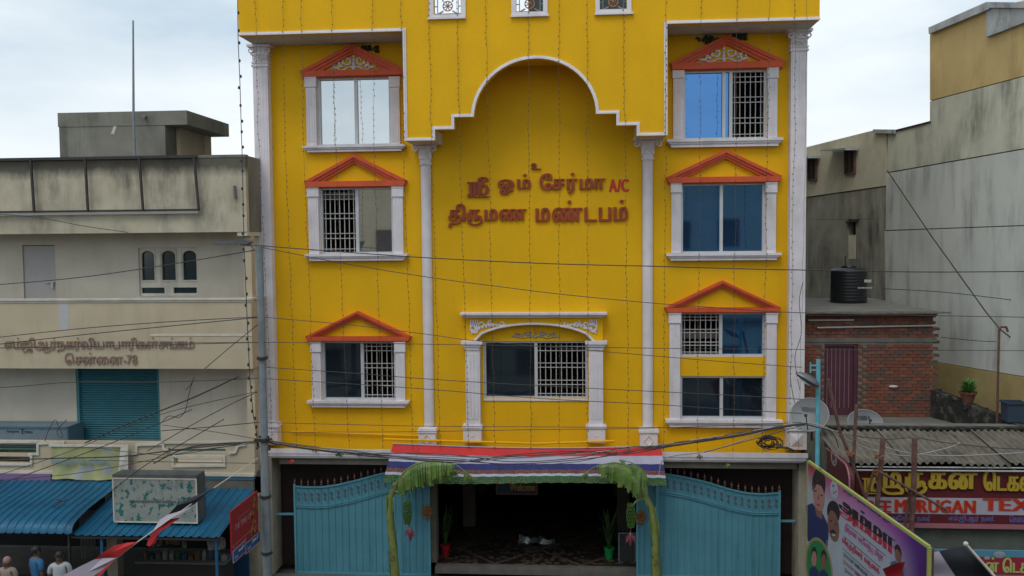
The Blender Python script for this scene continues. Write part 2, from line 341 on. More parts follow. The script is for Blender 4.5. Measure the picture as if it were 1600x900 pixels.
def openings(mb, x0, x1, z0, z1, holes, yf, yb, back=True):
    xs = sorted(set([x0, x1]+[h[i] for h in holes for i in (0, 1) if x0 < h[i] < x1])); zs = sorted(set([z0, z1]+[h[i] for h in holes for i in (2, 3) if z0 < h[i] < z1]))
    for i in range(len(xs)-1):
        for j in range(len(zs)-1):
            a, b, c, d = xs[i], xs[i+1], zs[j], zs[j+1]; mx_, mz_ = (a+b)/2, (c+d)/2
            if any(h[0] < mx_ < h[1] and h[2] < mz_ < h[3] for h in holes): continue
            mb.quad((a, yf, c), (b, yf, c), (b, yf, d), (a, yf, d))
            if back: mb.quad((b, yb, c), (a, yb, c), (a, yb, d), (b, yb, d))
    for h in holes:
        a, b, c, d = h
        mb.quad((a, yf, c), (a, yb, c), (b, yb, c), (b, yf, c)); mb.quad((a, yf, d), (b, yf, d), (b, yb, d), (a, yb, d))
        mb.quad((a, yf, c), (a, yf, d), (a, yb, d), (a, yb, c)); mb.quad((b, yf, c), (b, yb, c), (b, yb, d), (b, yf, d))
    mb.quad((x0, yf, z0), (x0, yf, z1), (x0, yb, z1), (x0, yb, z0)); mb.quad((x1, yf, z0), (x1, yb, z0), (x1, yb, z1), (x1, yf, z1))
    mb.quad((x0, yf, z1), (x1, yf, z1), (x1, yb, z1), (x0, yb, z1)); mb.quad((x0, yf, z0), (x0, yb, z0), (x1, yb, z0), (x1, yf, z0))

# ------------------------------------------------------------------ lettering (glyph outlines filled by winding number)
_gc = {}
def glyph(ch):
    if ch in _gc: return _gc[ch]
    c = bpy.data.curves.new('t', 'FONT'); c.body = ch; c.size = 1; c.resolution_u = 3; c.fill_mode = 'NONE'
    o = bpy.data.objects.new('t', c); COL.objects.link(o)
    dg = bpy.context.evaluated_depsgraph_get(); me = bpy.data.meshes.new_from_object(o.evaluated_get(dg))
    nx = {}
    for e in me.edges: nx.setdefault(e.vertices[0], []).append(e.vertices[1]); nx.setdefault(e.vertices[1], []).append(e.vertices[0])
    seen = set(); out_ = []
    for i in range(len(me.vertices)):
        if i in seen or i not in nx: continue
        loop = [i]; seen.add(i)
        cur = i+1 if (i+1) in nx[i] else nx[i][0]
        while cur not in seen:
            loop.append(cur); seen.add(cur)
            n_ = [q for q in nx[cur] if q not in seen]
            if not n_: break
            cur = n_[0]
        out_.append([(me.vertices[k].co.x, me.vertices[k].co.y) for k in loop])
    bpy.data.objects.remove(o); bpy.data.curves.remove(c); bpy.data.meshes.remove(me)
    _gc[ch] = out_; return out_
def strokes(lines, w):
    out_ = []
    def ccw(p):
        a = sum(p[i][0]*p[(i+1)%len(p)][1]-p[(i+1)%len(p)][0]*p[i][1] for i in range(len(p))); return p if a > 0 else p[::-1]
    for ln in lines:
        for i, (x, y) in enumerate(ln):
            out_.append(ccw([(x+w/2*math.cos(k*math.pi/4), y+w/2*math.sin(k*math.pi/4)) for k in range(8)]))
            if i:
                a, b = ln[i-1]; dx, dy = x-a, y-b; l = math.hypot(dx, dy)
                if l < 1e-6: continue
                nx_, ny_ = -dy/l*w/2, dx/l*w/2
                out_.append(ccw([(a+nx_, b+ny_), (a-nx_, b-ny_), (x-nx_, y-ny_), (x+nx_, y+ny_)]))
    return out_
def arc(cx, cy, rx, ry, a0, a1, n=10):
    return [(cx+rx*math.cos(math.radians(a0+(a1-a0)*i/n)), cy+ry*math.sin(math.radians(a0+(a1-a0)*i/n))) for i in range(n+1)]
def bbox(cs): xs = [p[0] for c in cs for p in c]; ys = [p[1] for c in cs for p in c]; return min(xs), max(xs), min(ys), max(ys)
def shift(cs, dx, dy=0, sx=1, sy=1): return [[(p[0]*sx+dx, p[1]*sy+dy) for p in c] for c in cs]
def orient(cs):                    # outer contours positive
    best = max(cs, key=lambda c: (max(p[0] for p in c)-min(p[0] for p in c))*(max(p[1] for p in c)-min(p[1] for p in c)))
    a = sum(best[i][0]*best[(i+1)%len(best)][1]-best[(i+1)%len(best)][0]*best[i][1] for i in range(len(best)))
    return cs if a > 0 else [c[::-1] for c in cs]
SW = .058
def cluster(c):
    if c == 'SRI':
        return strokes([[(-.02, .56), (.52, .56)], [(.08, .56), (.08, .02)], [(.27, .56), (.27, .02)], [(.46, .56), (.46, .02)], [(-.02, .0), (.16, .0)], [(-.02, -.1), (.84, -.1)],
            arc(.66, .22, .17, .22, 170, -190, 14), [(.60, .44), (.62, .62)], arc(.64, .66, .18, .12, 190, -20, 8), arc(.17, .06, .09, .08, 180, 360, 6)], SW)
    if c in ('RU', 'MU', 'KU', 'PU'):
        base = orient(glyph({'RU': 'ா', 'MU': 'ம', 'KU': 'க', 'PU': 'ப'}[c])); b = bbox(base); w = b[1]-b[0]; x = b[1]
        if c == 'RU': h = [(b[0]-.12, .38)] + arc(b[0]+w*.55, .02, w*.55+.12, .22, 170, 360) + arc(b[1]+.0, .12, .10, .12, -10, 200)
        elif c == 'KU': h = arc(b[0]+w*.45, .0, w*.55, .2, 180, 350) + [(x+.03, .2), (x-.05, .3)]
        else: h = [(x-.05, .02)] + arc(x-.02, -.1, .11, .1, 80, -110, 8) + arc(b[0]+w*.5, -.02, w*.55, .19, -80, -175, 8)
        return base+strokes([h], SW)
    if len(c) > 1 and c[-1] == '்':
        g = cluster(c[:-1]); b = bbox(g); base = [k for k in g]; cx = (b[0]+b[1])/2+(b[1]-b[0])*.08; cy = .79
        return g+[[(cx+.062*math.cos(k*math.pi/6), cy+.062*math.sin(k*math.pi/6)) for k in range(12)]]
    return orient(glyph(c))
def fill(cs, widen=0.0):
    E = []
    for c in cs:
        n = len(c)
        for i in range(n):
            (x0, y0), (x1, y1) = c[i], c[(i+1) % n]
            if abs(y0-y1) < 1e-7: continue
            E.append((x0, y0, x1, y1))
    ys = sorted(set(round(y, 4) for e in E for y in (e[1], e[3]))); yy = []
    for y in ys:
        if not yy or y-yy[-1] > .012: yy.append(y)
    yy[-1] = ys[-1]; out_ = []
    for j in range(len(yy)-1):
        a, b = yy[j], yy[j+1]; m = (a+b)/2+1e-5; X = []
        for x0, y0, x1, y1 in E:
            if (y0 < m) != (y1 < m):
                k = (x1-x0)/(y1-y0); ca = min(max(a, min(y0, y1)), max(y0, y1)); cb = min(max(b, min(y0, y1)), max(y0, y1))
                X.append((x0+k*(m-y0), x0+k*(ca-y0), x0+k*(cb-y0), 1 if y1 > y0 else -1))
        X.sort(); w = 0; iv = []
        for q in X:
            if w == 0: st = q
            w += q[3]
            if w == 0: iv.append([st[0]-widen, q[0]+widen, st[1]-widen, q[1]+widen, st[2]-widen, q[2]+widen])
        mg = []
        for q in iv:
            if mg and q[0] <= mg[-1][1]: mg[-1] = [mg[-1][0], q[1], mg[-1][2], q[3], mg[-1][4], q[5]]
            else: mg.append(q)
        out_ += [(q[2], q[3], a, q[4], q[5], b) for q in mg]
    return out_
def typeset(cl, gap=.09, space=.35):
    x = 0; out_ = []
    for c in cl:
        if c == ' ': x += space; continue
        g = cluster(c)
        if not g: continue
        b = bbox(g); out_.append(shift(g, x-b[0])); x += b[1]-b[0]+gap
    return out_
def lettering(cl, o, ex, ez, en, w, h, depth, m, parent, name='letter', widen=0., gap=.09, space=.35, single=False, label=None, zbot=None, slant=0., seg=None):
    """cl clusters laid in the box with lower-left o, width w along ex, height h (x-height box 0..1 of caps) along ez, facing en"""
    L = typeset(cl, gap, space)
    if not L: return []
    allb = [bbox(g) for g in L]; X0, X1 = min(b[0] for b in allb), max(b[1] for b in allb)
    Z0 = min(b[2] for b in allb); Z1 = max(b[3] for b in allb)
    sx, sz = w/(X1-X0), h/(Z1-Z0); o, ex, ez, en = Vector(o), Vector(ex), Vector(ez), Vector(en); res = []; mb = MB()
    for g in L:
        if not single: mb = MB()
        for (l0, r0, a, l1, r1, b) in fill(g, widen):
            q = [o+ex*((x-X0)*sx+slant*(y-Z0)*sz)+ez*((y-Z0)*sz) for x, y in ((l0, a), (r0, a), (r1, b), (l1, b))]
            if depth > .006:
                F = [p+en*depth for p in q]
                mb.add(q+F, [(4,5,6,7), (0,4,7,3), (1,2,6,5), (0,1,5,4), (3,7,6,2)])
            else: mb.add([p+en*depth for p in q], [(0, 1, 2, 3)])
        if not single: res.append(mb.build(name, m, parent))
    if single: res.append(mb.build(name, m, parent, label=label))
    return res
# ------------------------------------------------------------------ ground, road, pavements
MB().quad((-400, -400, -.32), (400, -400, -.32), (400, 500, -.32), (-400, 500, -.32)).build('ground', 'paving', kind='structure')
MB().quad((-200, -21.5, -.28), (200, -21.5, -.28), (200, -6.2, -.28), (-200, -6.2, -.28)).build('road', 'asphalt', kind='structure')
MB().box(-60, -6.05, -.31, 60, -.5, -.15).build('pavement', 'paving', kind='structure')
MB().box(-60, -6.2, -.31, 60, -6.053, -.14).build('kerb', 'kerb', kind='structure')
MB().box(-60, -27, -.31, 60, -21.6, -.15).build('pavement', 'paving', kind='structure')

# ------------------------------------------------------------------ yellow wedding hall
HALL = T('wedding_hall', 'bright yellow wedding hall with white columns and orange window gables', 'building', (0, 0, 0))
XL, XR = P(408, 400).x, P(1254.3, 400).x
ZL = 3.0                       # ledge top at the wall
YO = -1.25                     # overhang face
ZT = P(836, -70, YO).z         # top of the parapet
zso = (P(500, 52, YO).z+P(1160, 35.5, YO).z)/2      # overhang underside
WIN = []                       # window specs (px)
def hole(x0, y0, x1, y1, Y=0.0): return RC(x0, y0, x1, y1, Y)
H = dict(
 L1=hole(496, 120.5, 610.9, 227.7), L2=hole(500, 293, 614.9, 396.7), L3=hole(503.5, 532.8, 618.9, 625),
 R1=hole(1067.6, 109.5, 1198, 217.6), R2=hole(1063.6, 286.2, 1195.6, 395.6), R3=hole(1062.4, 488.3, 1196, 557), R4=hole(1062.4, 587.7, 1196, 654.6), C=hole(755.7, 533, 918.4, 623))
mb = MB(); openings(mb, XL, XR, ZL-.35, zso+.3, list(H.values()), 0, .25); mb.build('front_wall', 'yellow', HALL)
# side and back walls
mb = MB(); mb.box(XL, .26, .0, XL+.2, 14, zso+.3); mb.box(XR-.2, .26, .0, XR, 14, zso+.3); build_each(mb, 'side_wall', 'concrete', HALL)
MB().box(XL+.2, 13.8, 0, XR-.2, 14, zso+.3).build('back_wall', 'room', HALL)
mb = MB()
for z in (ZL-.35, 6.0, 9.75, zso+.02): mb.box(XL+.21, .26, z, XR-.21, 13.7, z+.16)
mb.box(XL+.21, 5, ZL-.2, XR-.21, 5.1, zso); build_each(mb, 'floor_slab', 'room', HALL)
# overhang fascia
def arch_pts():
    c = []
    for px, py in ((373, 54.7), (629.6, 50), (632.5, 220.6), (680, 219.3), (680, 202.7), (710, 202), (710, 183.5), (740.3, 183)): p = P(px, py, YO); c.append((p.x, p.z))
    for k in range(1, 28):
        a = math.pi-math.pi*k/28; px = 836-0.0+95.3*math.cos(a); py = 181.5-2.9*math.cos(a)-89.5*math.sin(a); p = P(px, py, YO); c.append((p.x, p.z))
    for px, py in ((931, 178), (963, 178), (963, 196.7), (994.7, 195.5), (994.7, 212.5), (1042.8, 211.8), (1042.3, 40), (1280.6, 30.7)): p = P(px, py, YO); c.append((p.x, p.z))
    return c
AP = arch_pts(); AP[0] = (AP[0][0], zso+.0); AP[1] = (AP[1][0], zso); AP[-1] = (AP[-1][0], zso); AP[-2] = (AP[-2][0], zso)
zb1 = (AP[2][1]+AP[3][1])/2; AP[2] = (AP[2][0], zb1); AP[3] = (AP[3][0], zb1); zb2 = (AP[-3][1]+AP[-4][1])/2; AP[-3] = (AP[-3][0], zb2); AP[-4] = (AP[-4][0], zb2)
for a, b in ((4, 5), (6, 7), (-5, -6), (-7, -8)):
    z = (AP[a][1]+AP[b][1])/2; AP[a] = (AP[a][0], z); AP[b] = (AP[b][0], z)
XO0, XO1 = AP[0][0], AP[-1][0]; zsplit = P(836, 36, YO).z
zsplit = max(zsplit, zso+.12)
MB().prism(AP+[(XO1, zsplit), (XO0, zsplit)], YO, YO+.18).build('overhang_fascia', 'yellow', HALL)
TH = [hole(677.5, -38, 720, 23, YO), hole(806, -42, 848.5, 19, YO), hole(937, -46, 979.5, 15, YO)]
mb = MB(); openings(mb, XO0, XO1, zsplit, ZT, TH, YO, YO+.18); mb.build('parapet', 'yellow', HALL)
mb = MB(); mb.box(XO0, YO+.181, zso+.125, XO0+.15, 13.5, ZT); mb.box(XO1-.15, YO+.181, zso+.125, XO1, 13.5, ZT); build_each(mb, 'parapet_side', 'yellow', HALL)
# soffits left and right, beams over the middle columns, ceiling behind the arch
xa, xb = AP[1][0], AP[-2][0]
mb = MB(); mb.box(XO0+.002, YO+.181, zso+.003, xa, -.003, zso+.12); mb.box(xb, YO+.181, zso+.003, XO1-.002, -.003, zso+.12); build_each(mb, 'soffit', 'soffit', HALL)
zc = max(z for x, z in AP[8:-8])+.06
mb = MB(); mb.box(xa+.003, YO+.181, zc, xb-.003, -.003, zc+.2); mb.build('arch_ceiling', 'yellow', HALL)
mb = MB()
for x0, x1, z in ((AP[2][0], AP[3][0], zb1), (AP[-4][0], AP[-3][0], zb2)): mb.box(x0+.02, YO+.181, z+.004, x1-.02, -.004, z+.30)
build_each(mb, 'bracket_beam', 'soffit', HALL)
mb = MB(); mb.box(xa+.004, YO+.182, zb1+.31, xa+.15, -.004, zc-.003); mb.box(xb-.15, YO+.182, zb2+.31, xb-.004, -.004, zc-.003); build_each(mb, 'bracket_side', 'yellow', HALL)
MB().box(XO0+.16, YO+.182, zso+.325, XO1-.16, 13.4, zso+.45).build('roof_slab', 'concrete', HALL)
# white moulding along the edge of the overhang
mb = MB(); mb.ribbon(AP, .075, YO-.035, YO, 1); mb.ribbon([(x, z) for x, z in AP], .035, YO-.06, YO-.036, 1); mb.build('edge_moulding', 'white', HALL)
# round rooftop block seen through the top openings
tb = T('rooftop_room', 'dark green water tank room standing on the yellow roof behind the parapet openings', 'rooftop room', (1.6, 5, zso+.45))
a, b = P(826, 10, 4).x, P(1000, 10, 4).x
MB().box(a, 4, zso+.46, b, 7, zso+3.4).build('room_wall', mat('tank_room_paint', (.045, .06, .06), .9), tb); MB().box(a-.2, 3.8, zso+3.4, b+.2, 7.2, zso+3.55).build('room_roof', 'concrete', tb)
# top windows with rosette grilles
for i, (h, fr) in enumerate(zip(TH, ((670.3, 28.6, 726.3), (799.2, 24.9, 856.2), (930.2, 21.6, 988.3)))):
    x0, x1, z0, z1 = h; a, b = P(fr[0], 10, YO).x, P(fr[2], 10, YO).x; zb = P((fr[0]+fr[2])/2, fr[1], YO).z; w = x0-a
    mb = MB(); mb.ribbon([(x0, (z0+z1)/2), (x0, z1), (x1, z1), (x1, z0), (x0, z0), (x0, (z0+z1)/2)], w, YO-.05, YO-.001, 1)
    wf = mb.build('ornamental_opening', 'white', HALL)
    mb = MB(); mb.box(a-.02, YO-.08, zb-.03, b+.02, YO-.001, zb+.02)
    mb.build('sill', 'white', wf)
    cx, cz = (x0+x1)/2, P((fr[0]+fr[2])/2, fr[1]-20, YO).z; y = YO+.09
    mb = MB()
    for sx in (-1, 1):
        mb.bar((cx+sx*.11, y, cz-.11), (cx+sx*(x1-x0)*.44, y, z0+.01), .03); mb.bar((cx+sx*.11, y, cz+.11), (cx+sx*(x1-x0)*.44, y, z1-.01), .03)
        mb.bar((cx+sx*(x1-x0)*.38, y, z0), (cx+sx*(x1-x0)*.38, y, z1), .02); mb.bar((cx+sx*(x1-x0)*.38, y, cz), (cx+sx*(x1-x0)*.5, y, cz), .02)
    mb.build('grille_bars', 'polegrey', wf)
    mb = MB(); R_ = .115
    mb.tube([(cx+R_*math.cos(t*math.pi/12), y-.03, cz+R_*math.sin(t*math.pi/12)) for t in range(25)], .014, 5)
    for k in range(8):
        t = k*math.pi/4+.2; mb.tube([(cx+R_*.3*math.cos(t), y-.03, cz+R_*.3*math.sin(t)), (cx+R_*.75*math.cos(t+.25), y-.03, cz+R_*.75*math.sin(t+.25)), (cx+R_*math.cos(t), y-.03, cz+R_*math.sin(t))], .012, 4)
    mb.ball((cx, y-.03, cz), .035); mb.build('rosette', mat('rosette_bronze', (.32, .17, .09), .5, metal=.4) if i == 0 else bpy.data.materials['rosette_bronze'], wf)

# ---- columns and pilasters
def volute(mb, cx, y, cz, r, s=1, t=.02, turns=1.3):
    pts = []
    for k in range(15):
        u = k/14; a = s*u*turns*2*math.pi+math.pi/2; rr = r*(1-.75*u); pts.append((cx+math.cos(a)*rr, y, cz+math.sin(a)*rr))
    mb.tube(pts, [t*(1-.3*i/14) for i in range(15)], 5)
def leafy(mb, cx, y, z0, h, w, dep):
    # acanthus leaf: curved tongue
    vs = []; fs = []
    for i in range(6):
        u = i/5; z = z0+h*u; yy = y-dep*(u**2); ww = w*(1-.55*u)*(1 if i % 2 == 0 else .8)
        vs += [(cx-ww/2, yy+.01, z), (cx, yy-.012, z), (cx+ww/2, yy+.01, z)]
    for i in range(5):
        a = i*3; fs += [(a, a+1, a+4, a+3), (a+1, a+2, a+5, a+4)]
    mb.add(vs, fs)
def corinthian_round(px0, px1, capt, capb, capx0, capx1, shb, bx0, bx1, bb, name):
    cx = (P(px0, (capb+shb)/2).x+P(px1, (capb+shb)/2).x)/2; r = (P(px1, 450).x-P(px0, 450).x)/2
    zc0, zc1 = P((px0+px1)/2, capb).z, P((px0+px1)/2, capt).z; zs = P((px0+px1)/2, shb).z; rc = (P(capx1, capt).x-P(capx0, capt).x)/2
    mb = MB(); mb.lathe([(r*1.03, zs), (r, zs+.1), (r*.98, zc0-.12), (r*1.0, zc0)], (cx, -.02, 0), 20, -math.pi, 0); c = mb.build('column', 'white', HALL, smooth=True)
    mb = MB(); mb.lathe([(r*1.15, zc0-.16), (r*1.22, zc0-.13), (r*1.22, zc0-.10), (r*1.1, zc0-.09), (r*1.12, zc0-.02), (r*1.25, zc0), (r*1.25, zc0+.03)], (cx, -.02, 0), 20, -math.pi, 0)
    h = zc1-zc0-.05; mb.lathe([(r*1.05, zc0+.03), (r*1.3, zc0+h*.4), (r*1.7, zc0+h*.75), (rc*.93, zc1-.09)], (cx, -.02, 0), 16, -math.pi, 0)
    for s in (-1, 0, 1):
        leafy(mb, cx+s*r*.85, -.02-r*(1.1 if s == 0 else .7), zc0+.03, h*.55, .13, .06)
        leafy(mb, cx+(s*.5)*r*1.3, -.02-r*1.2, zc0+h*.35, h*.45, .10, .08)
    for s in (-1, 1): volute(mb, cx+s*rc*.78, -.02-r*1.3, zc1-.15, .08, s, .025)
    mb.box(cx-rc, -rc*.9, zc1-.07, cx+rc, -.002, zc1); mb.box(cx-rc*.9, -rc*.8, zc1-.10, cx+rc*.9, -.002, zc1-.071); mb.build('capital', 'white', c)
    zb0 = P((bx0+bx1)/2, bb).z; a, b = P(bx0, (shb+bb)/2).x, P(bx1, (shb+bb)/2).x
    mb = MB(); mb.box(a, -.26, zb0, b, -.002, zs-.1); mb.box(a-.03, -.29, zs-.10, b+.03, -.002, zs-.05); mb.box(a-.015, -.27, zs-.05, b+.015, -.002, zs+.0)
    m_ = (a+b)/2; zm = (zb0+zs-.1)/2; mb.ribbon([(m_-.12, zm), (m_, zm+.14), (m_+.12, zm), (m_, zm-.14), (m_-.12, zm)], .02, -.28, -.26)
    mb.build('plinth', 'white', c)
corinthian_round(660.2, 676.2, 224, 249, 646.5, 684.5, 667, 656.7, 683, 694, 'c')
corinthian_round(1003.6, 1020.3, 216.5, 241, 990.5, 1036, 667, 999, 1026.3, 697, 'c')
def corner_pilaster(x0, x1, capt, capb, shb, bb, flip):
    X0, X1 = (P(x0[0], 200).x+P(x0[1], 560).x)/2, (P(x1[0], 200).x+P(x1[1], 560).x)/2
    xm = (x0[0]+x1[0])/2; zt, zcb, zs, z0 = P(xm, capt).z, P(xm, capb).z, P(xm, shb).z, P(xm, bb).z; D = .26
    mb = MB(); mb.box(X0, -D, zs, X1, -.002, zcb); w = X1-X0
    for k in range(4): mb.box(X0+w*(.09+.22*k), -D-.007, zs+.2, X0+w*(.09+.22*k)+w*.14, -D, zcb-.1)
    if not flip: mb.box(X0, -.002, zs, X0+.2, .26, zcb)
    c = mb.build('corner_pilaster', 'white', HALL)
    mb = MB(); e = .04
    for z_, h_, e_ in ((zcb, .05, .03), (zcb+.09, .03, .03), (zcb+.30, .04, .04)): mb.box(X0-e_, -D-e_, z_, X1+e_, -.002, z_+h_)
    mb.box(X0-.005, -D-.005, zcb+.05, X1+.005, -.002, zt-.06); mb.box(X0-.11, -D-.11, zt-.07, X1+.11, -.002, zt-.004)
    for k in range(3):
        xx = X0+w*(.2+.3*k); volute(mb, xx, -D-.02, zcb+.20, .07, 1 if k % 2 else -1, .018); leafy(mb, xx, -D-.005, zcb+.34, .22, .13, .08)
    for k in range(2): leafy(mb, X0+w*(.33+.34*k), -D-.02, zcb+.42, .2, .11, .1)
    for s, xx in ((-1, X0), (1, X1)): volute(mb, xx+s*.03, -D-.04, zt-.15, .085, s, .025)
    mb.build('capital', 'white', c)
    mb = MB(); mb.box(X0-.03, -D-.06, z0, X1+.06, -.002, zs-.06); mb.box(X0-.07, -D-.10, zs-.06, X1+.10, -.002, zs-.02); mb.box(X0-.04, -D-.07, zs-.02, X1+.07, -.002, zs+.03)
    m_ = (X0+X1)/2; zm = (z0+zs-.06)/2; q = .16
    for dx0, dz0, dx1, dz1 in ((-q, -.17, q, -.17), (q, -.17, q, .17), (q, .17, -q, .17), (-q, .17, -q, -.17)):
        mb.add([(m_+dx0, -D-.061, zm+dz0), (m_+dx1, -D-.061, zm+dz1), (m_, -D-.12, zm)], [(0, 1, 2)])
    mb.build('plinth', 'white', c)
corner_pilaster((402.5, 411.5), (425, 434), 73, 107, 660, 690, False)
corner_pilaster((1232.5, 1228), (1257, 1252.5), 49, 83, 665, 698, True)

# ---- stucco scrolls
def curl(mb, cx, y, cz, r, s, a0, turns=1.1, t=.018, ext=None):
    pts = []
    if ext: pts.append((ext[0], y, ext[1]))
    for k in range(12):
        u = k/11; a = a0+s*u*turns*2*math.pi; rr = r*(1-.7*u); pts.append((cx+math.cos(a)*rr, y, cz+math.sin(a)*rr))
    mb.tube(pts, [t]*len(pts), 5)
def crest(mb, cx, y, z0, w, h, t=.026):
    for s in (-1, 1):
        curl(mb, cx+s*w*.13, y, z0+h*.55, h*.30, -s, math.pi/2-s*1.2, 1.0, t)
        curl(mb, cx+s*w*.38, y, z0+h*.30, h*.27, s, math.pi/2, 1.0, t)
        pts = [(cx+s*w*u*.46, y, z0+h*(.10+.10*math.sin(u*9))) for u in [i/8 for i in range(9)]]; mb.tube(pts, t*.8, 5)
        for q in (.22, .3): mb.ball((cx+s*w*q, y, z0+h*.42), h*.09, 6)
        mb.ball((cx+s*w*.26, y, z0+h*.25), h*.12, 6)
    for k, (dz, r_) in enumerate(((.12, .13), (.35, .11), (.58, .09), (.8, .07), (.95, .045))): mb.ball((cx, y, z0+h*dz), h*r_, 6, 1.3)

# ---- windows
def pediment(parent, xL, xR, ap, b0, b1, th, orn=None):
    """px: tips, apex (x,y), base top/bottom y, rake thickness"""
    zb0, zb1 = P((xL+xR)/2, b1).z, P((xL+xR)/2, b0).z; a, b = P(xL, b0).x, P(xR, b0).x; ax, az = P(ap[0], ap[1]).x, P(ap[0], ap[1]).z; t = th/60.2
    mb = MB()
    for k, (e, d) in enumerate(((0, .09), (.035, .13), (.07, .17))):
        mb.prism([(a+.06+e*.2, zb0+e*.35), (b-.06-e*.2, zb0+e*.35), (b-e*.2, zb1-.001), (a+e*.2, zb1-.001)], -d, -d+.055 if k else -.001)
        # rakes
        hx = (az-zb1); tt = t*(1-.3*k)
        for s, tip in ((1, a), (-1, b)):
            ix = tip+s*tt*2.6
            ia = az-tt*1.15
            mb.prism([(tip+s*e*.2, zb1+.001), (ax, az-e*.2), (ax, ia), (ix, zb1+.001)], -d-.004, (-d+.05) if k else -.001)
    p = mb.build('pediment', 'orange', parent)
    if orn:
        mb = MB(); z0, z1 = P(orn[0], orn[3]).z, P(orn[0], orn[2]).z; x0, x1 = P(orn[0], orn[3]).x, P(orn[1], orn[3]).x
        crest(mb, (x0+x1)/2, -.035, z0, x1-x0, z1-z0); mb.build('scroll_ornament', 'white', parent)
    return p
def side_pilaster(parent, x0, x1, y0, y1, capb=13, base=False, D=.10):
    X0, X1, Z0, Z1 = RC(x0, y0, x1, y1); zc = P((x0+x1)/2, y0+capb).z; w = X1-X0
    mb = MB(); mb.box(X0+.01, -D, Z0, X1-.01, -.002, zc-.02); mb.box(X0-.01, -D-.03, zc-.02, X1+.01, -.002, Z1-.04); mb.box(X0-.02, -D-.045, Z1-.04, X1+.02, -.002, Z1)
    mb.box(X0-.015, -D-.035, zc-.05, X1+.015, -.002, zc-.021)
    for k in range(3): mb.box(X0+w*(.16+.25*k), -D-.01, Z0+.1, X0+w*(.16+.25*k)+w*.15, -D, zc-.12)
    return mb.build('side_pilaster', 'white', parent)
def sillm(parent, x0, y0, x1, y1):
    X0, X1, Z0, Z1 = RC(x0, y0, x1, y1); h = Z1-Z0; mb = MB()
    mb.box(X0, -.21, Z1-h*.35, X1, -.002, Z1); mb.box(X0+.05, -.17, Z1-h*.6, X1-.05, -.002, Z1-h*.35-.001); mb.box(X0+.09, -.13, Z0+h*.2, X1-.09, -.002, Z1-h*.6-.001); mb.box(X0+.11, -.15, Z0, X1-.11, -.002, Z0+h*.2-.001)
    mb.build('sill', 'white', parent)
def grille(parent, x0, x1, z0, z1, nv, y=.12):
    mb = MB()
    for k in range(nv): xx = x0+(x1-x0)*(k+.5)/nv; mb.box(xx-.009, y-.009, z0, xx+.009, y+.009, z1)
    for f in (.06, .17, .27, .52, .62, .84, .93) if False else (.05, .22, .30, .54, .62, .85, .93): zz = z0+(z1-z0)*f; mb.box(x0, y-.026, zz-.009, x1, y-.010, zz+.009)
    return mb.build('grille', 'grille', parent)
def sliding(parent, h, split, cells, frame_w=.05, y=.10):
    """h hole; split list of px x; cells list of kinds"""
    x0, x1, z0, z1 = h; W_ = [x0]+[P(s, 400 if True else 0).x for s in split]+[x1]
    W_ = [x0]+split+[x1]
    mb = MB(); f = frame_w
    mb.box(x0+.002, y-.06, z0+.002, x1-.002, y+.06, z0+f); mb.box(x0+.002, y-.06, z1-f, x1-.002, y+.06, z1-.002)
    mb.box(x0+.002, y-.06, z0+f, x0+f, y+.06, z1-f); mb.box(x1-f, y-.06, z0+f, x1-.002, y+.06, z1-f)
    for s in split: mb.box(s-.04, y-.05, z0+f+.001, s+.04, y+.05, z1-f-.001)
    mb.build('frame', 'alu', parent)
    for k, c in enumerate(cells):
        a, b = W_[k], W_[k+1]; a += f if k == 0 else .04; b -= f if k == len(cells)-1 else .04; zz0, zz1 = z0+f, z1-f
        if c == 'G': grille(parent, a, b, zz0, zz1, max(4, int(round((b-a)/.135))))
        else:
            m = {'B': 'film_blue', 'D': 'film_dark', 'S': 'film_silver', 'T': 'film_silver'}[c]
            mb = MB(); q = .010 if c == 'T' else .0015*(k+1); dz = -.03 if c == 'T' else .004*(k % 2)
            mb.add([(a, y+.02-q, zz0), (b, y+.02+q*1.0+(.02 if c == 'T' else 0), zz0), (b, y+.02+q-dz, zz1), (a, y+.02-q-dz, zz1), (a, y+.035, zz0), (b, y+.055, zz0), (b, y+.055, zz1), (a, y+.035, zz1)], [(0,1,2,3), (7,6,5,4), (0,4,5,1), (3,2,6,7), (0,3,7,4), (1,5,6,2)])
            mb.build('pane', m, parent)
def winroot(label):
    m = MB(); return m
def pxs(v, y): return P(v, y).x
def window(key, label, ped, pil, pily, sill, split, cells, yref, capb=13, orn=None, extra=None):
    h = H[key]; x0, x1, z0, z1 = h
    # the window's own mesh: the plastered reveal lining
    mb = MB(); e = .012
    mb.box(x0, .0, z0-.0, x0+e, .24, z1); mb.box(x1-e, .0, z0, x1, .24, z1); mb.box(x0+e, .0, z0, x1-e, .24, z0+e*.0+.001)
    w = mb.build('window', 'white', HALL, label=label)
    sliding(w, (x0+e, x1-e, z0, z1), [pxs(s, yref) for s in split], cells)
    if ped: pediment(w, *ped, orn=orn)
    for a, b in pil or (): side_pilaster(w, a, b, pily[0], pily[1], capb)
    if sill: sillm(w, *sill)
    return w
window('L1', 'window with silvery sky-reflecting panes', (470.7, 633.5, (552, 70), 110.7, 121.3, 13), [(479.5, 496), (610.7, 626)], (121, 228), (476, 227.5, 635, 237.5), [555.5], ['S', 'S'], 175, orn=(516, 591, 84, 111))
wl2 = window('L2', 'window with grille and tilted silvery pane', (476.8, 636.8, (554.7, 241.3), 283.2, 293.3, 12), [(483, 500), (614.7, 631.2)], (291.5, 397), (479, 396.5, 638.7, 407), [557.3], ['G', 'T'], 345)
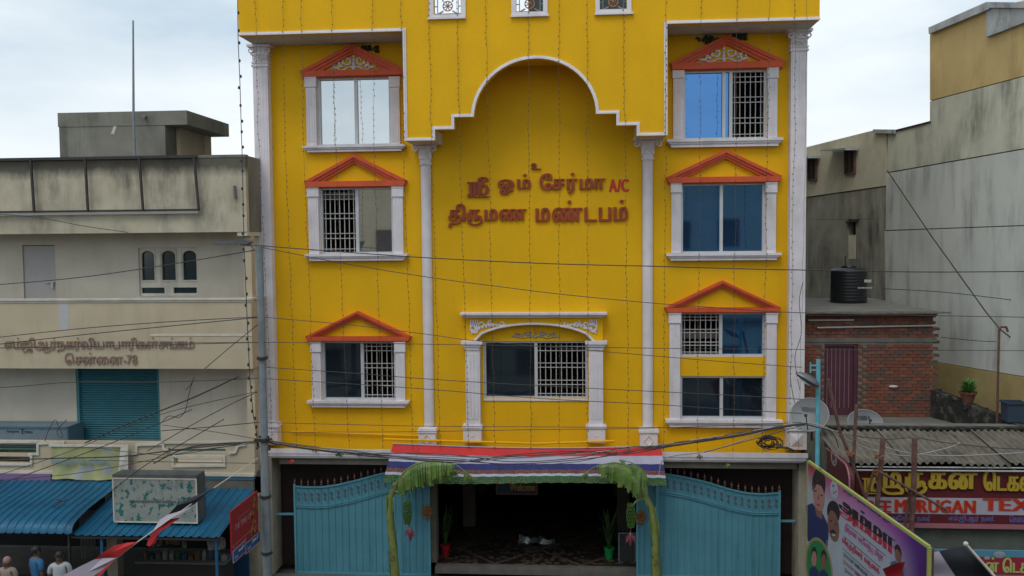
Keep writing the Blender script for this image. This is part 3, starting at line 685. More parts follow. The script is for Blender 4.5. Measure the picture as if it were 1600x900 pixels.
window('L3', 'window with dark left pane', (478.6, 643.6, (559.8, 485.4), 525, 533, 9.5), [(488, 503.5), (618.8, 634)], (533, 625), (483, 624.7, 640.5, 635), [565.6], ['D', 'G'], 580)
window('R1', 'window with bright blue pane', (1046, 1224.8, (1134.7, 55), 98, 110, 13), [(1050.7, 1067.7), (1198, 1214)], (107, 217.5), (1041, 217.3, 1221, 230), [1131.5, 1142.5], ['B', 'B', 'G'], 165, orn=(1088, 1173, 72, 98))
window('R2', 'window with two blue panes', (1040, 1220.5, (1133.3, 234), 276.5, 286.7, 12), [(1048, 1063.7), (1195.5, 1212)], (285, 395.5), (1040.5, 395.3, 1218.7, 406.5), [1127.5], ['B', 'B'], 345)
window('R3', 'upper window with grille on its left half', (1038, 1219, (1128, 437.7), 480, 488.5, 9.5), [(1045, 1062.5), (1196, 1212.5)], (488, 655), None, [1126.7], ['G', 'B'], 525)
window('R4', 'lowest right window with two dark panes', None, None, None, (1039, 654.3, 1220.7, 666), [1127.7], ['D', 'D'], 620)
# curtain corner in L2
h = H['L2']; mb = MB(); x0 = P(534, 300).x; x1 = P(556, 300).x
mb.add([(x0, .3, h[3]), (x1, .3, h[3]), (x1, .32, P(555, 312).z), (x1-.1, .28, P(553, 311).z)], [(0, 1, 2, 3)]); mb.build('curtain', 'curtain', wl2)
# centre window
x0, x1, z0, z1 = H['C']
mb = MB(); mb.box(x0, 0, z0, x0+.012, .24, z1); mb.box(x1-.012, 0, z0, x1, .24, z1); wc = mb.build('window', 'white', HALL, label='wide central window under a white arch')
sliding(wc, (x0+.012, x1-.012, z0, z1), [P(837.5, 580).x], ['D', 'G'])
# yellow hood box with arched opening
a, b = P(729.7, 515).x, P(941.6, 515).x; zt, zb = P(836, 494).z, P(836, 532).z
arcp = []
for k in range(17):
    u = -1+2*k/16; px = 834.5+93.5*u; py = 531.5-26*(1-u*u)**.62 if abs(u) < 1 else 531.5; p = P(px, py, -.12); arcp.append((p.x, p.z))
zb = min(zb, arcp[0][1])
arcp[0] = (arcp[0][0], zb); arcp[-1] = (arcp[-1][0], zb)
MB().prism([(a, zt), (a, zb)]+arcp+[(b, zb), (b, zt)], -.16, -.002).build('arched_hood', 'yellow', wc)
mb = MB(); mb.ribbon(arcp, .06, -.22, -.161); mb.ribbon(arcp, .03, -.24, -.221); mb.build('arch_moulding', 'white', wc)
X0, X1 = P(721, 490).x, P(948, 490).x; zc1 = P(836, 487.3).z; mb = MB()
mb.box(X0, -.36, zc1-.05, X1, -.002, zc1); mb.box(X0+.05, -.30, zc1-.09, X1-.05, -.002, zc1-.051); mb.box(X0+.10, -.25, zc1-.13, X1-.10, -.002, zc1-.091); mb.build('cornice', 'white', wc)
for s, (p0, p1) in ((1, (735, 790)), (-1, (933, 880))):
    mb = MB(); xa_, xb_ = P(p0, 510, -.16).x, P(p1, 510, -.16).x; zt_, zb_ = P(760, 499.5, -.16).z, P(760, 522, -.16).z; hh = zt_-zb_; y = -.175
    curl(mb, xa_+s*.12, y, zb_+hh*.35, .13, s, 2.2, 1.0, .028); curl(mb, xa_+s*.30, y, zb_+hh*.62, .10, -s, 4.0, 1.0, .026); curl(mb, xa_+s*.52, y, zb_+hh*.7, .09, s, 1.0, .9, .024)
    curl(mb, xb_-s*.10, y, zb_+hh*.62, .085, -s, 2.0, .9, .022)
    mb.tube([(xa_+s*.03, y, zb_+.02), (xa_+s*.2, y, zb_+hh*.4), (xa_+s*.5, y, zb_+hh*.75), (xa_+s*.8, y, zb_+hh*.55), (xb_, y, zb_+hh*.7)], .02, 5)
    for q in range(9): mb.ball((xa_+s*(.05+.09*q), y, zb_+hh*(.25+.07*q if q < 6 else .6)), .035, 6, 1.2)
    for q in range(4): mb.bar((xa_+s*.05*q, y, zb_+hh*.5), (xa_+s*(.02+.06*q), y, zb_+hh*.98), .03)
    mb.build('scroll_ornament', 'white', wc)
mb = MB(); x_0, x_1 = P(797, 520).x, P(876, 520).x; z_0, z_1 = P(836, 528).z, P(836, 513).z; crest(mb, (x_0+x_1)/2, -.02, z_0, x_1-x_0, z_1-z_0, .018); mb.build('scroll_ornament', col('grey_stucco', (.33, .31, .28)), wc)
mb = MB(); mb.box(x0-.0, -.03, z0-.05, x1, -.002, z0-.002); mb.build('sill', 'white', wc)
for (c0, c1, s0, s1, b0, b1) in ((722.5, 755.3, 729.5, 751.5, 724.2, 755.5), (914.2, 948, 920, 942, 915.5, 947.3)):
    X0, X1, Z0, Z1 = RC(s0, 545, s1, 661); mb = MB(); D = .22; w = X1-X0
    mb.box(X0, -D, Z0, X1, -.002, Z1)
    for k in range(3): mb.box(X0+w*(.16+.25*k), -D-.012, Z0+.15, X0+w*(.16+.25*k)+w*.17, -D, Z1-.1)
    c = mb.build('side_pilaster', 'white', wc)
    A, B, Zc0, Zc1 = RC(c0, 531.3, c1, 545); hh = Zc1-Zc0; mb = MB(); mb.box(A, -D-.1, Zc1-hh*.35, B, -.002, Zc1); mb.box(A+.05, -D-.06, Zc1-hh*.65, B-.05, -.002, Zc1-hh*.35-.001); mb.box(A+.09, -D-.03, Zc0+.001, B-.09, -.002, Zc1-hh*.65-.001); mb.build('capital', 'white', c)
    mb = MB(); A, B, Zb0, Zb1 = RC(b0, 661, b1, 688.5); mb.box(A+.03, -D-.05, Zb0, B-.03, -.002, Zb1-.08); mb.box(A, -D-.08, Zb1-.08, B, -.002, Zb1-.03); mb.box(A+.02, -D-.04, Zb1-.03, B-.02, -.002, Zb1-.001)
    mb.ball(((A+B)/2, -D-.05, Zb0+.18), .025); mb.build('plinth', 'white', c)
# name letters
def fac_text(cl, x0, x1, yt, yb, dep=.06, m='letter', **k):
    a, b, c, d = RC(x0, yt, x1, yb); o = P(x0, yb); e = P(x1, yb)
    lettering(cl, (a, -.003, c), (1, 0, 0), (0, 0, 1), (0, -1, 0), b-a, d-c, dep, m, HALL, **k)
fac_text(['SRI'], 731.6, 763, 276.7, 308.3, widen=.045)
fac_text(['ஓ', 'ம்'], 779, 828.4, 272.4, 303.8, widen=.045, gap=.26)
fac_text(['ேச', 'ர்', 'மா'], 844.3, 944.6, 270.2, 302.6, widen=.045, gap=.2)
fac_text(['உ'], 830.4, 844.8, 255, 264.8, widen=.03)
fac_text(['தி', 'RU', 'ம', 'ண'], 702, 821.7, 318, 354.8, widen=.045, gap=.18)
fac_text(['ம', 'ண்', 'ட', 'ப', 'ம்'], 838, 980, 313, 346, widen=.045, gap=.2)
fac_text(['A', '/', 'C'], 952.3, 981.8, 280, 300, dep=.008, m='acred', widen=.07, gap=.1)
# ledge with white lip, beam, mould patches beside the top gables
a, b = P(418, 709, -.8).x, P(1261, 709, -.8).x; zl = (P(500, 704.5, -.8).z+P(1200, 708.5, -.8).z)/2
mb = MB(); mb.quad((a, -.8, zl), (b, -.8, zl), (b+.1, -.002, ZL), (a-.1, -.002, ZL)); mb.build('ledge_top', mat('ledge_yellow', (.50, .26, .01), .8, var=.15, streak=.8, sscale=(2, 2, 2), stain=(.12, .075, .02)), HALL)
mb = MB(); mb.box(a-.02, -.82, zl-.09, b+.02, -.79, zl+.03); mb.box(a+.03, -.80, zl-.16, b-.03, -.77, zl-.092); mb.box(a+.06, -.77, zl-.21, b-.06, -.74, zl-.162); mb.build('ledge_lip', 'white', HALL)
mb = MB(); mb.box(a+.07, -.738, zl-.24, b-.07, -.0, zl-.165); mb.box(a+.25, -.6, zl-.42, b-.2, -.4, zl-.243); mb.build('ledge_beam', 'beam', HALL)
mb = MB(); za = P(640, 693, -.3).z
mb.tube([(P(600, 690, -.35).x, -.35, P(600, 686, -.35).z), (P(700, 690, -.35).x, -.35, P(700, 689, -.35).z), (P(840, 690, -.4).x, -.4, P(840, 693, -.4).z), (P(960, 690, -.4).x, -.4, P(960, 689, -.4).z)], .03, 8); mb.build('ledge_pipe', 'yellow', HALL, smooth=True)
mb = MB(); mb.tube([(P(455, 674, -.05).x, -.06, P(455, 674, -.05).z), (P(655, 684, -.05).x, -.06, P(655, 681, -.05).z)], .02, 8); mb.build('wall_pipe', 'yellow', HALL)
random.seed(3)
for (px, py) in ((577, 76), (1103, 63), (1155, 57)):
    mb = MB(); c = P(px, py)
    for k in range(40): mb.ball((c.x+random.gauss(0, .11), -.03-random.random()*.05, c.z+random.gauss(0, .04)), .02+random.random()*.035, 5)
    mb.build('bird_nest', 'nest', HALL, kind='stuff')
# ground storey
mb = MB(); pl = RC(415, 727, 430.5, 905, -.35); pr = RC(1252, 727, 1261, 905, -.35)
mb.box(pl[0], -.55, -.15, pl[1], .2, zl-.245); mb.box(pr[0]-.12, -.55, -.15, pr[1], .2, zl-.245); build_each(mb, 'gate_pier', 'pier', HALL)
ex0, ex1 = P(682, 800, .1).x, P(1000, 800, .1).x
mb = MB(); mb.box(pl[1]+.003, .12, -.15, ex0-.25, .3, zl-.25); mb.box(ex1+.25, .12, -.15, pr[0]-.123, .3, zl-.25); mb.box(ex0-.248, .121, ZL-.78, ex1+.248, .299, zl-.25); build_each(mb, 'ground_wall', 'maroon', HALL)
mb = MB(); mb.box(ex0-.25, .0, -.15, ex0, .4, zl-.27); mb.box(ex1, .0, -.15, ex1+.25, .4, zl-.27); build_each(mb, 'entrance_jamb', 'beam', HALL)
MB().box(ex0-3, .0, -.149, ex1+3, 13.6, .03).build('hall_floor', 'floor', HALL)
MB().box(ex0+.003, -.3, -.149, ex1-.003, -.003, .02).build('entrance_step', 'paving', HALL)
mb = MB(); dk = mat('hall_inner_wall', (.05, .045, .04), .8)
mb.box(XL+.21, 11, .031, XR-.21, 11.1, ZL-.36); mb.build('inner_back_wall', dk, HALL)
mb = MB()
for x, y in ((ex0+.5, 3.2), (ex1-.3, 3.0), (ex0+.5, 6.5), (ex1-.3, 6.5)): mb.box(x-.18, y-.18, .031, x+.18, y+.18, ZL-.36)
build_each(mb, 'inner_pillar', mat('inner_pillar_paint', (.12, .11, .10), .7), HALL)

# ------------------------------------------------------------------ gates
def gate(name, label, x0, x1, top, rail, bot, Y, nb, rise_dir):
    g = T('gate', label, 'gate', (P(x0, bot, Y).x, Y, P(x0, bot, Y).z), group='pair of blue gate leaves')
    X0, X1 = P(x0, 830, Y).x, P(x1, 830, Y).x; zb = P((x0+x1)/2, bot, Y).z
    def ev(tab, px):
        for (a, b), (c, d) in zip(tab, tab[1:]):
            if a <= px <= c:
                u = (px-a)/(c-a); return b+(d-b)*(u*u*(3-2*u) if False else u)
        return tab[0][1] if px < tab[0][0] else tab[-1][1]
    def zt(x, tab): px = x0+(x1-x0)*(x-X0)/(X1-X0); return P(px, ev(tab, px), Y).z
    n = nb; w = (X1-X0)/n
    for k in range(n):
        a, b = X0+k*w, X0+(k+1)*w; mb = MB(); t0, t1 = zt(a, top)-.03, zt(b, top)-.03; o = .012 if k % 2 else 0
        mb.prism([(a+.004, zb+.05), (b-.004, zb+.05), (b-.004, t1), (a+.004, t0)], Y-.012-o*0, Y+.01)
        mb.box(a+w*.40, Y-.03, zb+.05, a+w*.40+.012, Y-.012, min(t0, t1)-.26) if False else None
        mb.box(a-.007, Y-.028, zb+.051, a+.007, Y-.0125, min(t0, t1)-.002)
        mb.build('gate_board', 'gate', g)
    mb = MB(); N = 28
    for tab, th, yy in ((top, .045, .045), (rail, .02, .05)):
        pts = [(X0+(X1-X0)*k/N, zt(X0+(X1-X0)*k/N, tab)) for k in range(N+1)]; mb.ribbon(pts, th, Y-yy, Y-.0355)
        if tab is rail: mb.ribbon([(x, z-.05) for x, z in pts], .018, Y-yy, Y-.0355)
    mb.box(X0-.03, Y-.05, zb, X0+.02, Y+.02, zt(X0, top)+.06); mb.box(X1-.02, Y-.05, zb, X1+.03, Y+.02, zt(X1, top)+.06); mb.box(X0+.021, Y-.05, zb, X1-.021, Y+.0, zb+.05)
    mb.build('gate_frame', 'gate_edge', g)
    first = None
    for k in range(n+1):
        x = X0+k*w; z = zt(min(max(x, X0), X1), top)
        if first is None:
            mb = MB(); mb.lathe([(.012, 0), (.012, .04), (.03, .055), (.012, .07), (.014, .085), (.034, .11), (.018, .15), (.002, .21)], (x, Y-.01, z+.0), 6)
            first = mb.build('spearhead', 'spear', g); fx, fz = x, z
        else:
            c = first.copy(); COL.objects.link(c); c.location = (x-fx, 0, z-fz)
    fo = None
    for k in range(n):
        x = X0+(k+.5)*w; z = zt(x, top)-.05; zr = zt(x, rail)+.03; h = z-zr; s = 1 if k % 2 else -1
        mb = MB(); cz = (z+zr)/2
        if fo is None:
            curl(mb, x, Y-.03, cz+.06, .035, 1, 0, 1, .012); curl(mb, x, Y-.03, cz-.05, .035, -1, 0, 1, .012); mb.ball((x, Y-.03, cz), .02, 5); mb.ball((x+.02, Y-.03, cz-.11), .016, 5); mb.ball((x-.02, Y-.03, cz+.11), .016, 5)
            fo = mb.build('scroll_ornament', 'rosepaint', g); ox, oz = x, cz
        else:
            c = fo.copy(); COL.objects.link(c); c.location = (x-ox, 0, cz-oz)
    return g
gl = gate('g', 'left blue sheet-metal gate leaf beside the maroon wall and grey pole', 462.5, 671, [(462, 759), (480, 760.5), (505, 760.5), (530, 757), (560, 750), (597, 740), (640, 733), (671, 731)], [(462, 788), (490, 790), (515, 789), (550, 782), (600, 768), (640, 761), (671, 758)], 897.5, -.35, 20, 1)
gr = gate('g', 'right blue sheet-metal gate leaf beside the portrait banner', 996, 1217, [(996, 734), (1041, 740), (1070, 745), (1105, 753), (1140, 764), (1167, 770), (1190, 771.5), (1217, 769.5)], [(996, 762), (1034, 767), (1070, 773), (1105, 782), (1140, 793), (1176, 800), (1217, 800)], 903, -.35, 21, -1)
for g, (a, b, px) in ((gl, (431, 461, 803)), (gr, (1219, 1243, 814))):
    mb = MB(); p = P(a, px, -.3); q = P(b, px, -.3); mb.bar((p.x, -.3, p.z), (q.x, -.3, q.z), .05, .05); mb.build('hinge_arm', 'gate_edge', g)
mb = MB(); p = P(1027, 760, -.45); o = mb.tube([(p.x, -.45, -.15), (p.x, -.45, P(1027, 748, -.45).z)], .05, 10).build('gate_post', 'gate_edge', origin=(p.x, -.45, -.15), smooth=True)
tag(o, 'slim pale blue pipe post standing between right banana plant and gate', 'post')
for px, py, lb in ((667, 801, 'orange marigold rosette on inner edge of left gate'), (1000, 808, 'orange marigold rosette behind the right banana bunch')):
    mb = MB(); c = P(px, py, -.42); random.seed(px)
    for k in range(90):
        r_ = .17*math.sqrt(random.random()); t = random.random()*6.283; mb.ball((c.x+r_*math.cos(t)*.8, c.y-.02*random.random(), c.z+r_*math.sin(t)*1.15), .022, 5)
    tag(mb.build('flower_rosette', 'garland', origin=(c.x, c.y, c.z)), lb, 'flower rosette', kind=None)

# ------------------------------------------------------------------ striped cloth canopy
cl = T('cloth_canopy', 'red, white, blue and green striped cloth hung over the hall entrance', 'cloth canopy', tuple(P(825, 695, -.9)))
def cpt(u, v):       # u 0..1 across, v 0..1 down
    xl = 614-16*v; xr = 1033+9*v; px = xl+(xr-xl)*u
    pt = 693.5+6*math.sin(u*math.pi)*.8+4*u; pb = 753+5*u+2*math.sin(u*7)
    py = pt+(pb-pt)*v; Y = -.86-.42*v+.012*math.sin(u*90+v*2)*v+.02*math.sin(u*31)*v
    p = P(px, py+.5*math.sin(u*140)*v, Y); return tuple(p)
def strip(v0, v1, name, m, off=0., nu=150):
    mb = MB(); vs = []; fs = []; nv = 3
    for j in range(nv+1):
        for i in range(nu+1):
            x, y, z = cpt(i/nu, v0+(v1-v0)*j/nv); vs.append((x, y-off, z))
    for j in range(nv):
        for i in range(nu): a = j*(nu+1)+i; fs.append((a, a+1, a+nu+2, a+nu+1))
    mb.add(vs, fs); o = mb.build(name, m, cl, smooth=False); return o
for v0, v1, n_, m_ in ((0, .235, 'red_band', 'cred'), (.235, .45, 'white_band', 'cwhite'), (.45, .62, 'blue_band', 'cblue'), (.62, .73, 'patterned_band', 'cmaroon'), (.73, .80, 'white_band', 'cwhite'), (.80, 1.0, 'green_band', 'cgreen')): strip(v0, v1, n_, m_)
random.seed(5)
for v, n_, hh in ((.635, 160, .022), (.675, 170, .028), (.71, 160, .02), (.86, 90, .016), (.92, 110, .018), (.975, 120, .02)):
    mb = MB()
    for k in range(n_):
        if random.random() < .25: continue
        u = (k+.2+random.random()*.5)/n_; u2 = min(1, u+.6/n_); a = Vector(cpt(u, v)); b = Vector(cpt(u2, v)); d = Vector((0, -.006, 0)); up = Vector((0, 0, hh/2))
        mb.add([a+d-up, b+d-up, b+d+up, a+d+up], [(0, 1, 2, 3)])
    mb.build('gold_trim', 'gold', cl, kind='stuff')
mb = MB(); t0 = [cpt(i/40, 0) for i in range(41)]; mb.tube([(x, y-.01, z+.01) for x, y, z in t0], .015, 5); mb.build('hanging_rope', 'cwhite', cl)

# ------------------------------------------------------------------ banana plants at the entrance
def banana(label, trunk, leaves, bunch, seed, trad=.085):
    Y = -1.45; base = P(trunk[0][0], 905, Y); r = T('banana_plant', label, 'banana plant', (base.x, Y, -.15), group='banana plants tied at the entrance')
    pts = [P(x, y, Y) for x, y in trunk]; pts = [Vector((pts[0].x, Y, -.15))]+pts
    random.seed(seed)
    n = len(pts); mb = MB(); rad = [trad*(1.15-.55*i/(n-1))*(1+.08*math.sin(i*2.1)) for i in range(n)]
    mb.tube(pts, rad, 12); st = mb.build('trunk', 'bstem', r, smooth=True)
    mb = MB()
    for k in range(7):
        i = random.randrange(1, n-2); a = random.random()*6.28; p, q = pts[i], pts[i+1]; rr = rad[i]
        d = Vector((math.cos(a), math.sin(a), 0)); s_ = d.cross(Vector((0, 0, 1)))*.035
        mb.add([p+d*rr*1.02-s_, p+d*rr*1.02+s_, q+d*(rr+.01)+s_*.5, q+d*(rr+.05)-s_*.2], [(0, 1, 2, 3)])
    mb.build('sheath', 'bleaf2', st)
    for li, (path, wl, wr, yy, mt) in enumerate(leaves):
        rib = [P(x, y, Y+dy) for x, y, dy in path]
        # resample
        N = 34; cum = [0]
        for i in range(len(rib)-1): cum.append(cum[-1]+(rib[i+1]-rib[i]).length)
        def at(s):
            s *= cum[-1]
            for i in range(len(rib)-1):
                if s <= cum[i+1]: return rib[i].lerp(rib[i+1], (s-cum[i])/(cum[i+1]-cum[i]))
            return rib[-1]
        R_ = [at(i/N) for i in range(N+1)]
        for _ in range(3): R_ = [R_[0]]+[(R_[i-1]+R_[i]*2+R_[i+1])/4 for i in range(1, N)]+[R_[-1]]
        mb = MB()
        for side, ww in ((-1, wl), (1, wr)):
            tear = 0
            for i in range(2, N):
                u = i/N; w_ = ww*(math.sin(min(1, u*1.15+.12)*math.pi))**.6*(.95+.12*math.sin(i*1.7+li)) if u < .86 else ww*(1-u)*3.2
                a, b = R_[i], R_[i+1] if i < N else R_[i]
                tg = (b-a).normalized(); out_ = Vector((0, 1, 0)).cross(tg)*0+Vector((0, side, 0))
                nseg = 4; gap = (random.uniform(.25, .6) if random.random() < .28 else 0.0); prev = [a, b]; droop = .25+random.random()*.15
                if side == -1: sway = tg*.10
                else: sway = tg*.05
                for k in range(1, nseg+1):
                    f_ = k/nseg; L = w_/nseg; dn = min(1, droop+f_*.9)
                    step = (out_*(1-dn*.93)*.55+Vector((0, 0, -1))*dn+sway*.5).normalized()*L
                    na, nb_ = prev[0]+step+tg*(gap*(b-a).length*.25), prev[1]+step-tg*(gap*(b-a).length*.25)
                    mb.add([prev[0], prev[1], nb_, na], [(0, 1, 2, 3)]); prev = [na, nb_]
        lf = mb.build('leaf', mt, r)
        mb = MB(); mb.tube(R_, [.022*(1-.8*i/N)+.004 for i in range(N+1)], 6); mb.build('midrib', 'bleaf2', lf)
    # bunch
    mb = MB(); sp = [P(x, y, Y-.06) for x, y in bunch['stalk']]; mb.tube(sp, .022, 7); stalk = mb.build('fruit_stalk', 'bstem', r, smooth=True)
    c = P(*bunch['c'], Y-.06); mb = MB()
    for k in range(7):
        z = c.z+.28-k*.085
        for q in range(10):
            a = q*.628+k*.3; rr = .095*(1.1-abs(k-3)*.12); p0 = Vector((c.x+math.cos(a)*.03, c.y+math.sin(a)*.03, z)); p1 = Vector((c.x+math.cos(a)*rr, c.y+math.sin(a)*rr, z-.01)); p2 = p1+Vector((math.cos(a)*.015, math.sin(a)*.015, .07))
            mb.tube([p0, p1, p2], [.012, .02, .008], 5)
    mb.build('fruit_bunch', 'bfruit', r)
    f = P(*bunch['f'], Y-.06); mb = MB(); mb.tube([(c.x, c.y, c.z-.25), (f.x, f.y, f.z+.18)], .014, 6); mb.lathe([(.01, .19), (.05, .13), (.065, .05), (.05, -.06), (.02, -.15), (.002, -.19)], tuple(f), 10)
    for s in (-1, 1): mb.add([(f.x+s*.02, f.y-.03, f.z+.15), (f.x+s*.11, f.y-.05, f.z+.1), (f.x+s*.12, f.y-.05, f.z-.08), (f.x+s*.06, f.y-.06, f.z+.0)], [(0, 1, 2, 3)])
    mb.build('flower_bud', 'bflower', r)
banana('banana plant arching right over the left gate edge', [(617, 900), (615, 860), (611, 830), (609, 800), (611, 775), (618, 755)],
       [([(618, 757, 0), (630, 738, -.02), (650, 724, -.05), (680, 719, -.08), (710, 724, -.1), (738, 745, -.12)], .62, .66, 0, 'bleaf'),
        ([(617, 757, 0), (628, 742, .05), (645, 730, .08), (668, 726, .1), (690, 733, .12)], .50, .5, 0, 'bleaf2'),
        ([(621, 752, 0), (650, 735, -.02), (690, 732, .02), (722, 738, .05), (744, 748, .06)], .42, .42, 0, 'bleaf')],
       dict(stalk=[(617, 768), (624, 769), (630, 776), (634, 788)], c=(636.5, 803), f=(641, 835)), 11, .11)
banana('banana plant arching left over the right gate edge', [(1026, 900), (1024, 870), (1024, 840), (1022, 815), (1016, 790), (1004, 768)],
       [([(1004, 768, 0), (1000, 745, -.03), (985, 728, -.05), (960, 722, -.08), (930, 728, -.1), (907, 745, -.12)], .60, .62, 0, 'bleaf'),
        ([(1006, 768, 0), (1012, 748, -.03), (1003, 732, -.06), (985, 722, -.05), (968, 718, 0)], .55, .5, 0, 'bleaf2'),
        ([(1002, 765, 0), (990, 742, .04), (970, 733, .05), (945, 738, .08)], .5, .5, 0, 'bleaf'),
        ([(1006, 766, 0), (1000, 752, -.08), (990, 744, -.1), (975, 747, -.12)], .4, .4, 0, 'bleaf2')],
       dict(stalk=[(1010, 780), (1000, 780), (993, 784), (988, 792)], c=(986, 808), f=(985, 843)), 23, .11)

# ------------------------------------------------------------------ inside the hall
def pot(px, py, m, label, s=1.0):
    b = P(px, py, .6); r = T('flower_pot', label, 'flower pot', (b.x, .6, .03))
    mb = MB(); mb.lathe([(.001, .0), (.10*s, 0), (.14*s, .24*s), (.15*s, .24*s), (.15*s, .28*s), (.13*s, .28*s), (.12*s, .22*s), (.001, .22*s)], (b.x, .6, .03), 14); mb.build('pot', m, r, smooth=True)
    mb = MB(); random.seed(int(px))
    for k in range(26):
        a = random.random()*6.28; h = .5+random.random()*.7; w = .05; q = Vector((math.cos(a), math.sin(a), 0)); t = Vector((-q.y, q.x, 0))
        p0 = Vector((b.x, .6, .25*s)); p1 = p0+q*.12+Vector((0, 0, h*.6)); p2 = p0+q*.38+Vector((0, 0, h)); mb.add([p0-t*.01, p0+t*.01, p1+t*w, p1-t*w, p2], [(0, 1, 2, 3), (3, 2, 4)])
    mb.build('foliage', 'leaf', r)
pot(696, 880, 'potred', 'red flower pot just inside the left gate leaf', .95)
pot(952, 886, 'potgreen', 'bright green flower pot inside the hall near the right gate', 1.0)
a = P(776, 765, .45); b = P(839, 768, .45); ws = T('welcome_sign', 'dark blue welcome sign in a wooden frame below the cloth', 'sign', (a.x, .45, a.z))
zt, zb = P(808, 752, .45).z, P(808, 771.5, .45).z
MB().box(a.x, .44, zb, b.x, .46, zt).build('board', 'signblue', ws)
mb = MB(); mb.ribbon([(a.x, zb), (b.x, zb), (b.x, zt), (a.x, zt), (a.x, zb)], .04, .42, .439); mb.build('sign_frame', 'signwood', ws)
lettering(list('Welcome'), (P(797, 766, .44).x, .44, P(797, 766.5, .44).z), (1, 0, 0), (0, 0, 1), (0, -1, 0), P(836, 766, .44).x-P(797, 766, .44).x, .2, .012, 'goldtext', ws, widen=.02)
# crumpled silvery sheet
c = P(838, 834, 1.6); mb = MB(); random.seed(4); vs = []; fs = []
for i in range(13):
    for j in range(5): vs.append((c.x-.5+i*.085, 1.45+j*.09, .05+.20*math.sin(math.pi*j/4)*(.3+.7*random.random())*(1-.05*i)+random.random()*.09))
for i in range(12):
    for j in range(4): a_ = i*5+j; fs.append((a_, a_+5, a_+6, a_+1))
mb.add(vs, fs); tag(mb.build('crumpled_foil', 'silver', origin=(c.x, 1.6, .03)), 'crumpled silvery foil heap lying on the patterned hall floor', 'foil')
a = P(967, 835, .35); b = P(993, 835, .35); zt = P(980, 833, .35).z; zb = P(980, 881, .35).z
bd = T('notice_board', 'dark framed board standing inside the right gate edge', 'board', ((a.x+b.x)/2, .35, .03))
MB().box(a.x, .35, zb, b.x, .37, zt).build('panel', mat('board_dark', (.035, .04, .045), .6), bd)
mb = MB(); mb.ribbon([(a.x, zb), (b.x, zb), (b.x, zt), (a.x, zt), (a.x, zb)], .035, .33, .349); mb.bar((a.x+.05, .36, zb), (a.x+.02, .3, .03), .025); mb.bar((b.x-.05, .36, zb), (b.x-.02, .3, .03), .025); mb.build('board_frame', 'polegrey', bd)
# ------------------------------------------------------------------ left building (merchants' association)
YL, YR = -1.3, -.4
LB = T('merchants_building', 'cream two-storey building with rusty Tamil lettering and teal shutter', 'building', (-13, -1.3, -.15))
XE = P(387.5, 420, YL).x; XW = P(-300, 420, YL).x
zA, zB, zC, zD, zE, zF = [P(200, y, YL).z for y in (245.5, 364, 467, 576, 690, 739)]
MB().box(XW, YL, zB, XE, YL+.16, zA).build('roof_parapet', 'creamdirty', LB)
mb = MB(); mb.box(XW, YL-.012, zA-.05, XE+.01, YL+.18, zA+.02); mb.build('parapet_cap', 'concrete', LB)
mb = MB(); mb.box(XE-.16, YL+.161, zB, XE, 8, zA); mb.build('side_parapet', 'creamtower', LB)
MB().box(XW, YL+.161, zB+.002, XE-.161, YR, zB+.14).build('roof_soffit', 'recess', LB)
mb = MB(); x_ = P(370, 365, YL).x; mb.box(x_, YL+.02, zB-.10, XE-.003, YR, zB-.002); mb.build('edge_beam', 'recess', LB)
wx = hole(217, 387, 309, 463, YR); dx = hole(36, 383, 87, 470, YR); sh = hole(119.5, 560, 249.5, 690, YR)
mb = MB(); openings(mb, XW, XE-.02, zF-.3, zB+.14, [wx, dx, (sh[0], sh[1], sh[2], zD+.05)], YR, YR+.2); mb.build('recessed_wall', 'recess', LB)
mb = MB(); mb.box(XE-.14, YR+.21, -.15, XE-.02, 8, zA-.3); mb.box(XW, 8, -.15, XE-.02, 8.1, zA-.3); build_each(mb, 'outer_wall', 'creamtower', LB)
MB().box(XW, YR+.3, zB+.15, XE-.16, 7.9, zB+.25).build('roof_slab', 'concrete', LB)
MB().box(XW, 1.6, -.1, XE-.2, 1.7, zB).build('inner_wall', 'room', LB)
mb = MB(); a, b = P(384, 420, YL+.25).x, XE+.0; mb.box(a-.05, YL+.25, zC-.2, b, YL+.5, zB-.102); mb.box(a-.07, YL+.23, zB-.2, b+.02, YL+.52, zB-.16); mb.build('corner_post', 'cream', LB)
mb = MB(); mb.box(a-.05, YL+.25, zF, b, YL+.5, zD-.003); mb.build('corner_post', 'cream', LB)
# first upper parapet with the lettering
mb = MB(); mb.box(XW, YL, zD, XE+.06, YL+.14, zC-.09); mb.box(XE-.08, YL+.141, zD, XE+.06, .0, zC-.09); mb.build('balcony_parapet', 'cream', LB)
mb = MB(); mb.box(XW, YL-.05, zC-.035, XE+.08, YL+.17, zC+.01); mb.box(XW, YL-.02, zC-.088, XE+.07, YL+.15, zC-.037); mb.box(XE-.10, YL+.171, zC-.035, XE+.08, .0, zC+.01); mb.build('parapet_moulding', 'winframe', LB)
MB().box(XW, YL+.141, zD+.002, XE-.081, YR, zD+.13).build('balcony_floor', 'recess', LB)
MB().box(P(235, 523, YL).x, YL-.012, P(300, 525, YL).z, XE+.06, YL-.001, P(300, 522, YL).z).build('plaster_line', 'winframe', LB)
a, b, c, d = hole(92, 474, 107, 520, YL)
MB().prism([(a, d), (b, d), (b+.02, (c+d)/2), (b-.03, c), (a+.03, c+.05)], YL-.004, YL-.0005).build('whitewash_patch', col('whitewash', (.46, .46, .46)), LB)
a, b, c, d = RC(8, 527, 304, 550, YL)
